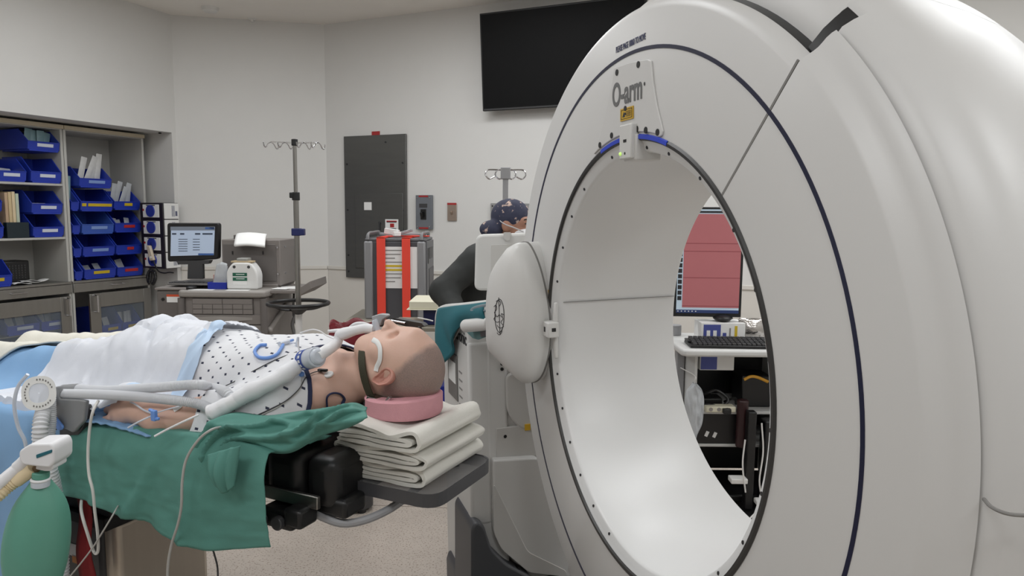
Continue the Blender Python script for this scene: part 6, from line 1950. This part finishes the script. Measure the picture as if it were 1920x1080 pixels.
# box and clip on the machine
tag(MB().box((0, 0, 0), (.10, .07, .04), M.Rotation(.15, 3, 'Y')).build('small_carton', m_whitep, mtx=M.Translation((kl.x+W*.40, KY+.14, kb_.z+H+.062)), bevel=.003), 'small white carton on top of the grey machine', 'carton')
tag(MB().box((0, 0, 0), (.11, .05, .02), M.Rotation(-.28, 3, 'Y')).build('hand_set', m_grey, mtx=M.Translation((kl.x+W*.64, KY+.10, kb_.z+H+.062)), bevel=.004), 'grey handset lying on the orange strap of the machine', 'handset')
tag(MB().box((0, 0, 0), (.05, .04, .03), M.Rotation(.5, 3, 'Z')).build('crumpled_tape', m_paper, mtx=M.Translation((kl.x+W*.52, KY+.05, kb_.z+H+.05)), bevel=.003), 'crumpled white tape beside the carton on the grey machine', 'tape')
# cream lid tray on blue box, in front to the right
YC = 4.0
a, c = at(762, 580, YC), at(850, 580, YC)
cb = thing('storage_box', 'blue plastic box with cream lid tray beside the crouched person', 'box', ((a.x+c.x)/2, YC, at(800, 612, YC).z))
zb0 = at(800, 612, YC).z
w2 = (c.x-a.x)/2
MB().b2((-w2+.09, .05, 0), (w2, .30, at(800, 583, YC).z-zb0)).build('box_body', m_bluedark, cb, bevel=.006)
zz0, zz1 = at(800, 582, YC).z-zb0, at(800, 568, YC).z-zb0
m_cr = mat('cream_lid', (222, 218, 196), .5, var=.02)
b = MB()
b.prism([(-w2, 0, zz0), (w2, 0, zz0), (w2, .34, zz0), (-w2, .34, zz0)], (0, 0, .006))
lid = rpoly([(-w2+.012, .012, zz0+.006), (w2, .012, zz0+.006), (w2, .33, zz0+.006), (-w2+.012, .33, zz0+.006)], .02)
b.prism(lid, (0, 0, zz1-zz0))
b.build('lid', m_cr, cb, bevel=.005)
MB().b2((w2-.07, .10, zz1+.006), (w2-.02, .16, zz1+.014)).build('blue_latch', m_bluedark, cb, bevel=.002)
# cart shelf that carries the box, in front of the person
sc2 = thing('trolley', 'small trolley with grey beige shelf under the blue box', 'trolley', ((a.x+c.x)/2, YC, 0))
MB().b2((-w2-.1, -.04, zb0-.024), (w2+.16, .36, zb0-.001)).build('shelf', mat('trolley_shelf', (150, 144, 130), .5, var=.03), sc2, bevel=.003)
MB().b2((-w2-.1, -.04, .30), (w2+.16, .36, .32)).build('shelf', m_steel, sc2, bevel=.003)
for x in (-w2-.08, w2+.14):
    for y in (-.02, .34): MB().cyl((x, y, 0), (x, y, zb0-.02), .013, n=12).build('leg', m_black, sc2)
tag(MB().b2((-.12, 0, 0), (.12, .2, .16)).build('lower_box', m_blueplas, mtx=M.Translation(((a.x+c.x)/2+.06, YC+.06, .321)), bevel=.004), 'blue box on the lower shelf of the small trolley', 'box')
tag(MB().tube([at(783, 596, YC-.06), at(800, 599, YC-.06), at(812, 602, YC-.06)], .004, 8).build('white_probe', m_white), 'thin white probe in front of the blue box', 'probe')
# red waste bag in a bin
YR = 3.3
a, c, t_ = at(604, 640, YR), at(694, 640, YR), at(650, 613, YR)
bn_ = thing('waste_bin', 'dark red waste bag hung in a round bin behind the patient', 'bin', ((a.x+c.x)/2, YR+.13, 0))
rr = (c.x-a.x)/2
m_redbag = mat('red_waste_bag', (116, 20, 34), .35, bump=.5, bscale=25, var=.12, vscale=10)
def bagf(u_, v_):
    q = 2*PI*u_
    z = .12+(t_.z-.12)*v_
    r_ = rr*(.82+.18*v_+.03*fbm(cos(q)*2, sin(q)*2, z*5, 1.5)+(.04*sin(v_*30) if v_ > .85 else 0))
    return V((r_*cos(q), r_*sin(q)*.85, z+.012*sin(q*5)*v_))
MB().grid(49, 30, bagf).grid(49, 8, lambda u_, v_: V((bagf(u_, 1).x*(1-.25*v_), bagf(u_, 1).y*(1-.25*v_), bagf(u_, 1).z-.16*v_))).build('bag', m_redbag, bn_, solid=.002)
MB().lathe([(0, .02), (rr*.8, .02), (rr*.84, .4), (rr*.82, .4), (rr*.78, .03)], n=32, sy=.85).build('bin_body', m_dark, bn_)
for k in range(4): MB().cyl((rr*.6*cos(k*PI/2+.7), rr*.5*sin(k*PI/2+.7), 0), (rr*.6*cos(k*PI/2+.7), rr*.5*sin(k*PI/2+.7), .03), .02).build('foot', m_black, bn_)
# ------------------------------------------------------------------ person crouching behind the scanner cart
PY_ = 3.5
m_skin2 = bpy.data.materials.new('skin_warm')
make_skin(m_skin2, None, (178, 134, 112), (158, 114, 94))
m_jack = mat('dark_jacket', (40, 42, 41), .75, bump=.25, bscale=22, var=.10, vscale=6)
m_trous = mat('dark_trousers', (34, 40, 52), .8, bump=.1, var=.06)
m_cap = mat('patterned_cap', (30, 36, 62), .8, var=.0, vscale=26, c2=(64, 66, 84), bump=.2, bscale=60, speck=(34, .60, (196, 172, 160)))
m_mask = mat('mask_white', (222, 222, 224), .7, var=.02)
m_eye = mat('eye_dark', (26, 20, 18), .3)
hd = at(962, 420, PY_)
p2_ = thing('person', 'crouching person in dark jacket, patterned cap and white mask behind the cart', 'person', (hd.x, hd.y, 0))
def pl_(x, y, Y):
    q = at(x, y, Y)
    return V((q.x-hd.x, q.y-hd.y, q.z))
HC = pl_(962, 420, PY_)
nk_, ch_, pv = pl_(938, 455, 3.53), pl_(914, 505, 3.55), pl_(872, 645, 3.62)
rs, re, rw = pl_(893, 487, 3.42), pl_(832, 545, 3.36), pl_(858, 590, 3.24)
ls, le, lw_ = pl_(930, 482, 3.70), pl_(955, 562, 3.74), pl_(990, 604, 3.62)
f_ = V((.86, -.45, -.10)).normalized()       # where the face looks
s_ax = V((-f_.y, f_.x, 0)).normalized()       # her left
u_ax = f_.cross(s_ax)*-1
u_ax = s_ax.cross(f_)*-1 if s_ax.cross(f_).z < 0 else s_ax.cross(f_)
def hp_(f, s, u): return HC+f_*f+s_ax*s+u_ax*u
hrot = M((( f_.x, s_ax.x, u_ax.x), (f_.y, s_ax.y, u_ax.y), (f_.z, s_ax.z, u_ax.z)))
pr = [('e', HC+f_*-.005+u_ax*.02, V((.092, .074, .092)), hrot), ('e', hp_(.035, 0, -.045), V((.055, .056, .062)), hrot),
      ('c', hp_(.082, 0, .0), hp_(.104, 0, -.036), .009, .012, .008), ('c', hp_(.075, -.04, .03), hp_(.085, -.012, .032), .008, .009, .01), ('c', hp_(.075, .04, .03), hp_(.085, .012, .032), .008, .009, .01),
      ('e', hp_(.074, -.031, .012), V((.012, .013, .010)), hrot, .004), ('e', hp_(.074, .031, .012), V((.012, .013, .010)), hrot, .004), ('e', hp_(0, -.076, -.01), V((.02, .010, .03)), hrot), ('e', hp_(0, .076, -.01), V((.02, .010, .03)), hrot),
      capsule(hp_(-.03, 0, -.06), nk_, .052, .056), capsule(nk_, ch_, .06, .11), capsule(nk_, rs, .05, .05), capsule(nk_, ls, .05, .05), capsule(ch_, pv, .125, .125),
      capsule(rs, re, .052, .042), capsule(re, rw, .04, .028), capsule(ls, le, .052, .042), capsule(le, lw_, .04, .028)]
def hand(w0, w1, side):
    d = (w1-w0).normalized()
    a = d.cross(V((0, 0, 1))).normalized()
    out = [('e', w1+d*.045, V((.03, .03, .022)), None, .012), ('e', w1+d*.065, V((.028, .028, .018)), None, .012)]
    for k in range(4):
        b0 = w1+d*.085+a*(.027-.018*k)
        b1 = b0+d*(.038-.004*abs(k-1))+V((0, 0, -.010))
        b2 = b1+d*.022+V((0, 0, -.020))
        out += [('c', b0, b1, .0095, .009, .006), ('c', b1, b2, .009, .0075, .004)]
    t0 = w1+d*.03+a*.03*side
    out += [('c', t0, t0+d*.04+a*.022*side, .011, .009, .006)]
    return out
pr += hand(re, rw, 1)+hand(le, lw_, -1)
hr, hl = pv+V((.02, -.09, -.04)), pv+V((.02, .09, -.04))
kr_, kl_ = V((hr.x+.06, hr.y-.02, .47)), V((hl.x+.10, hl.y+.02, .47))
ar, al_ = V((hr.x-.02, hr.y, .09)), V((hl.x+.02, hl.y, .09))
legs = [capsule(hr, kr_, .085, .06), capsule(kr_, ar, .055, .04), capsule(hl, kl_, .085, .06), capsule(kl_, al_, .055, .04)]
pr += legs
soft('body', pr, .0065, m_skin2, p2_, k=.02, smooth=2)
def infl(ps, d): return [(p[0], p[1], p[2], p[3]+d, p[4]+d)+tuple(p[5:]) for p in ps]
jk = infl([capsule(nk_+(ch_-nk_)*.10, ch_, .075, .115), capsule(nk_+(rs-nk_)*.35, rs, .052, .056), capsule(nk_+(ls-nk_)*.35, ls, .052, .056), capsule(ch_, pv, .13, .135),
           capsule(rs, re, .058, .052), capsule(re, re+(rw-re)*.86, .052, .040), capsule(ls, le, .058, .052), capsule(le, le+(lw_-le)*.86, .052, .040)], .012)
def wrinkle(p):
    n = NZ.noise_vector(p*11)*.006+NZ.noise_vector(p*26)*.003
    return tuple(p+n)
soft('jacket', jk, .0075, m_jack, p2_, k=.03, smooth=1, warp=wrinkle)
soft('trousers', infl([capsule(hr, kr_, .085, .065), capsule(kr_, ar+V((0, 0, .03)), .06, .05), capsule(hl, kl_, .085, .065), capsule(kl_, al_+V((0, 0, .03)), .06, .05), capsule(pv, pv+V((0, 0, -.05)), .13, .13)], .010), .010, m_trous, p2_, k=.03, smooth=1)
for a in (ar, al_):
    soft('shoe', [capsule(V((a.x-.03, a.y, .055)), V((a.x+.17, a.y, .045)), .05, .04), capsule(V((a.x, a.y, .06)), V((a.x, a.y, .10)), .045, .04)], .008, m_black, p2_, k=.02)
# patterned cap with a bun at the back, mask, eyes
cap = [('e', HC+f_*-.018+u_ax*.036, V((.102, .086, .088)), hrot)]
bunc = pl_(921, 430, PY_-.03)
capo = soft('cap', cap+[('e', bunc, V((.058, .05, .045)), None), ('c', bunc, HC+f_*-.05, .03, .05)], .0055, m_cap, p2_, k=.015, smooth=1, carve=[(('e', HC+f_*.115+u_ax*-.075, V((.115, .12, .105)), hrot), .006)])
mk = [('e', hp_(.052, 0, -.052), V((.060, .062, .050)), hrot)]
soft('mask', mk, .0055, m_mask, p2_, k=.01, smooth=1, carve=[(('e', hp_(-.03, 0, -.03), V((.085, .10, .10)), hrot), .004)])
for s_ in (-1, 1):
    MB().tube([hp_(.085, s_*.045, -.028), hp_(.05, s_*.080, -.012), hp_(.0, s_*.088, .0), hp_(-.05, s_*.075, .02)], .004, 6, 5, flat=.4).build('mask_loop', m_mask, p2_)
    MB().ell(hp_(.0835, s_*.031, .012), (.006, .010, .0045), 12, 8, hrot).build('eye', m_eye, p2_)
    MB().tube([hp_(.082, s_*.046, .030), hp_(.090, s_*.032, .035), hp_(.092, s_*.016, .032)], .0028, 6, 4).build('eyebrow', m_eye, p2_)
# ------------------------------------------------------------------ workstation cart seen through the bore
WY = 3.3
m_wk = mat('workstation_white', (206, 206, 204), .4, var=.015)
def wp(x, y, Y=WY): return at(x, y, Y)
tl_, tr_ = wp(1279, 656), wp(1420, 668)
ZT = tl_.z
WX0 = tl_.x
WK = thing('workstation_cart', 'white workstation cart with shelves seen through the scanner bore', 'cart', (WX0, WY, 0))
TWD = .66
MB().prism(rpoly([(0, 0, ZT-.035), (TWD, 0, ZT-.035), (TWD, .50, ZT-.035), (0, .50, ZT-.035)], .05), (0, 0, .035)).build('tray', m_wk, WK, bevel=.012, bseg=3)
for x in (.07, TWD-.07):
    MB().b2((x-.02, .30, .10), (x+.02, .36, ZT-.034)).build('post', m_grey, WK, bevel=.004)
MB().b2((.095, .12, .10), (.11, .50, ZT-.036)).build('side_panel', m_wk, WK, bevel=.003)
MB().b2((TWD-.10, .12, .10), (TWD-.085, .50, ZT-.036)).build('side_panel', m_wk, WK, bevel=.003)
MB().b2((.11, .48, .10), (TWD-.10, .50, ZT-.036)).build('back_panel', m_black, WK)
zs1, zs2 = wp(1340, 771, WY+.12).z, wp(1340, 835, WY+.12).z
for z, d in ((zs1, .12), (zs2, .14)):
    MB().b2((.11, d, z-.015), (TWD-.10, .48, z)).build('shelf', m_wk, WK, bevel=.003)
MB().b2((.02, .10, .06), (TWD-.02, .46, .10)).build('base', m_black, WK, bevel=.01)
for x in (.06, TWD-.06):
    for y in (.13, .43): MB().cyl((x-.018, y, .035), (x+.018, y, .035), .035, n=18).build('castor', m_black, WK, bevel=.006)
MB().cyl((.06, .42, ZT), (.06, .42, ZT+.055), .035, n=24).build('cup_holder', m_grey, WK, bevel=.004)
MB().b2((.30, .45, ZT), (.38, .49, ZT+.42)).build('screen_mount', m_dark, WK, bevel=.004)
# keyboard
p = wp(1296, 652, WY+.03)
kb2 = thing('keyboard', 'black keyboard on the white workstation tray seen through the bore', 'keyboard', (p.x+.225, WY+.035, ZT+.001), R(-2))
MB().prism([(-.225, 0, 0), (.225, 0, 0), (.225, .15, 0), (-.225, .15, 0)], (0, 0, .014)).prism([(-.225, .07, .014), (.225, .07, .014), (.225, .15, .014), (-.225, .15, .014)], (0, 0, .010)).build('base', m_black, kb2, bevel=.004)
b = MB()
for j in range(5):
    for i in range(18): b.box((-.20+.0235*i, .018+.027*j, .016+.0022*j*1.6), (.018, .021, .014))
tag(b.build('keys', m_dark, kb2), kind='stuff')
# white carton with blue panel, mouse on top
YX = WY+.20
c0, c1, ct = wp(1314, 648, YX), wp(1396, 648, YX), wp(1314, 606, YX)
wb = thing('white_carton', 'white carton with blue panel behind the black keyboard', 'carton', (c0.x, YX, ZT+.001))
W, H = c1.x-c0.x, ct.z-ZT
MB().b2((0, 0, 0), (W, .14, H)).build('carton', m_paper, wb, bevel=.002)
m_cblue = mat('carton_blue', (72, 82, 150), .5, var=.05)
pn = MB().b2((W*.05, -.0015, H*.02), (W*.44, .001, H*.92)).build('blue_panel', m_cblue, wb)
for k in range(2): MB().b2((W*(.12+.15*k), -.0025, H*.3), (W*(.20+.15*k), -.001, H*.62)).build('panel_print', m_paper, pn)
MB().b2((W*.49, -.0015, H*.2), (W*.57, .001, H*.5)).build('blue_square', m_cblue, wb)
MB().b2((W*.76, -.0015, H*.08), (W*.82, .001, H*.86)).build('yellow_strip', m_ly, wb)
MB().b2((W*.64, -.0015, H*.25), (W*.67, .001, H*.75)).build('print_strip', m_seam, wb)
p = wp(1356, 600, YX+.05)
tag(MB().ell((0, 0, 0), (.048, .055, .019), 20, 10).build('computer_mouse', m_black, mtx=M.Translation((p.x, YX+.065, ZT+H+.020))), 'black mouse on top of the white carton', 'mouse')
# foil bag
p = wp(1404, 640, WY+.22)
tag(MB().grid(14, 12, lambda u_, v_: V(((u_-.5)*.14, -.03*sin(u_*PI)*sin(v_*PI)-.01*abs(NZ.noise(V((u_*7, v_*7, 2)))), v_*.12))).grid(14, 12, lambda u_, v_: V(((.5-u_)*.14, .03*sin(u_*PI)*sin(v_*PI), v_*.12))).build('foil_bag', mat('silver_foil', (190, 186, 182), .18, .9, bump=.8, bscale=40, var=.1), mtx=M.Translation((p.x+.02, WY+.24, ZT+.001)), solid=.001), 'crumpled silver foil bag beside the white carton', 'bag')
# screen with pink window
SY = WY+.26
q = [wp(x, y, SY) for x, y in ((1262, 592), (1388, 600), (1388, 391), (1262, 386))]
x0, x1 = q[0].x, q[1].x
z0, z1 = wp(1300, 594, SY).z, wp(1320, 388, SY).z
mo = thing('patient_monitor', 'upright black screen with pink window seen through the bore', 'monitor', ((x0+x1)/2, SY, z0), R(-3))
W, H = x1-x0, z1-z0
MB().b2((-W/2, 0, 0), (W/2, .035, H)).build('housing', m_black, mo, bevel=.004)
s_ = MB().b2((-W/2+.016, -.0015, .020), (W/2-.014, .001, H-.012)).build('screen', mat('screen_pale', (186, 204, 218), .3, emit=.35, var=.02), mo)
m_pink = mat('screen_pink', (176, 106, 110), .3, emit=.22, var=.02, vscale=3)
MB().b2((-W/2+.045, -.0025, .048), (W/2-.014, -.001, H-.035)).build('pink_window', m_pink, s_)
for z in (.20, .335, .375, .055): MB().b2((-W/2+.045, -.003, z), (W/2-.014, -.0022, z+.0025)).build('trace_line', mat('trace_dark', (134, 58, 66), .4, emit=.2), s_)
for k in range(12): MB().b2((-W/2+.020, -.0028, .085+.028*k), (-W/2+.040, -.001, .106+.028*k)).build('icon', m_ink, s_)
MB().b2((-W/2+.016, -.0025, .020), (W/2-.014, -.001, .036)).build('task_bar', mat('screen_navy', (40, 58, 104), .4, emit=.25), s_)
for k in range(6): MB().b2((-W/2+.022+.018*k, -.003, .026), (-W/2+.028+.018*k, -.002, .031)).build('task_icon', m_paper, s_)
MB().b2((-.03, .035, .05), (.03, .09, .14)).build('mount', m_dark, mo)
MB().b2((-W/2+.06, -.003, H-.030), (W/2-.03, -.002, H-.020)).build('title_text', m_ink, s_)
# things on the shelves
p0, p1 = wp(1312, 694, WY+.16), wp(1376, 694, WY+.16)
lc_ = thing('hung_carton', 'white and blue carton tucked under the workstation tray', 'carton', (p0.x, WY+.16, p0.z))
MB().b2((0, 0, 0), (p1.x-p0.x, .12, ZT-.037-p0.z)).build('carton', m_paper, lc_, bevel=.002)
MB().b2((.004, -.0015, .004), (.085, .001, ZT-.045-p0.z)).build('blue_panel', m_cblue, lc_)
tag(MB().b2((0, 0, 0), (.15, .16, .16)).build('computer_box', m_black, mtx=M.Translation((WX0+.36, WY+.20, zs1+.001)), bevel=.006), 'black computer box on the workstation shelf', 'computer')
tag(MB().tube([wp(x, y, WY+.12) for x, y in ((1395, 712), (1408, 706), (1422, 708), (1440, 716))], .0075, 8).build('yellow_cable', mat('yellow_cable', (206, 150, 40), .5), mtx=M.Identity(4)), 'short yellow cable in front of the black computer box', 'cable')
ps = thing('power_supply', 'tangle of black power supply and cords on the upper workstation shelf', 'power supply', (WX0+.13, WY+.16, zs1))
MB().b2((.01, .02, 0), (.13, .12, .05)).build('power_brick', m_black, ps, bevel=.008)
MB().tube([(.02, .05, .05), (.05, 0, .085), (.10, .02, .09), (.15, .0, .05), (.11, -.02, .02), (.04, -.03, .03), (.0, -.02, .015)], .008, 8).build('cord', m_black, ps)
MB().tube([(.14, .03, .03), (.18, -.01, .06), (.2, .03, .02)], .006, 8).build('cord', m_black, ps)
pl2 = thing('socket_strip', 'beige socket strip on the front of the upper workstation shelf', 'socket strip', (WX0+.20, WY+.11, zs1+.001))
MB().b2((-.05, -.02, 0), (.10, .04, .03)).build('strip_body', m_cr, pl2, bevel=.006)
for k in range(3): MB().cyl((-.025+.04*k, -.02, .016), (-.025+.04*k, -.0205, .016), .010, n=16).build('socket', m_oml, pl2)
MB().b2((.03, -.045, .0), (.07, -.021, .025)).build('black_plug', m_black, pl2, bevel=.004)
dkb = thing('dark_carton', 'dark box with white patches under the upper workstation shelf', 'box', (WX0+.115, WY+.145, zs2+.001))
MB().b2((0, 0, 0), (.26, .22, zs1-zs2-.02)).build('box_body', mat('dark_card', (26, 24, 24), .5, var=.1), dkb, bevel=.003)
for x, z in ((.06, .05), (.10, .045)): MB().box((x, -.001, z), (.016, .002, .028), M.Rotation(.4, 3, 'Y')).build('white_patch', m_paper, dkb)
tag(MB().cyl((0, 0, 0), (0, 0, .24), .028, n=24).build('dark_bottle', mat('dark_red_bottle', (52, 28, 30), .35), mtx=M.Translation((WX0+.335, WY+.10, zs2+.001)), bevel=.006), 'tall dark red bottle beside the dark box on the workstation', 'bottle')
# hanging clear bag at the left post
bg2 = thing('plastic_bag', 'crumpled clear plastic bag hanging from the left of the workstation cart', 'bag', (0, 0, 0))
b0 = [wp(1302, 716, WY+.05), wp(1318, 760, WY+.05), wp(1312, 800, WY+.05), wp(1296, 826, WY+.05)]
def bagg(u_, v_):
    a = crom([wp(x, y, WY+.05) for x, y in ((1298, 718), (1286, 735), (1284, 765), (1290, 800), (1294, 826))], 6)
    c = crom([wp(x, y, WY+.05) for x, y in ((1306, 718), (1318, 735), (1320, 765), (1316, 795), (1304, 824))], 6)
    p, q_ = along(a, v_), along(c, v_)
    return p.lerp(q_, u_)+V((0, -.03*sin(u_*PI)-.012*NZ.noise(V((u_*8, v_*6, 3))), 0))
MB().grid(20, 30, bagg).grid(20, 30, lambda u_, v_: V(bagg(1-u_, v_))*1.0+V((0, .05*sin(u_*PI)+.002, 0))).build('film', m_clear, bg2)
MB().tube([wp(1302, 719, WY+.05), wp(1303, 705, WY+.06), V((WX0+.07, WY+.30, wp(1303, 690, WY+.3).z))], .003, 6).build('bag_string', m_white, bg2)
# dark chair legs, cords and a pedal on the floor below
tr2 = thing('floor_stand', 'black equipment stand with white cords below the workstation', 'stand', (WX0+.36, WY+.02, 0))
MB().b2((-.02, 0, .06), (.02, .05, .55)).build('upright', m_black, tr2, bevel=.004)
MB().b2((.07, .02, .06), (.16, .10, .50)).build('dark_case', m_black, tr2, bevel=.01)
MB().b2((-.14, -.10, 0), (.22, .16, .05)).build('base', m_black, tr2, bevel=.015)
MB().tube([(.04, -.01, .50), (.05, -.02, .36), (.035, -.03, .22), (.05, -.03, .10), (-.02, -.08, .05)], .004, 8).tube([(-.04, -.02, .42), (-.05, -.03, .30), (-.03, -.03, .16)], .004, 8).build('white_cord', m_white, tr2)
MB().b2((-.10, -.03, .20), (-.02, .03, .225)).build('white_step', m_white, tr2, bevel=.004)
MB().b2((.02, -.05, .10), (.12, .0, .125)).build('white_step', m_white, tr2, bevel=.006)
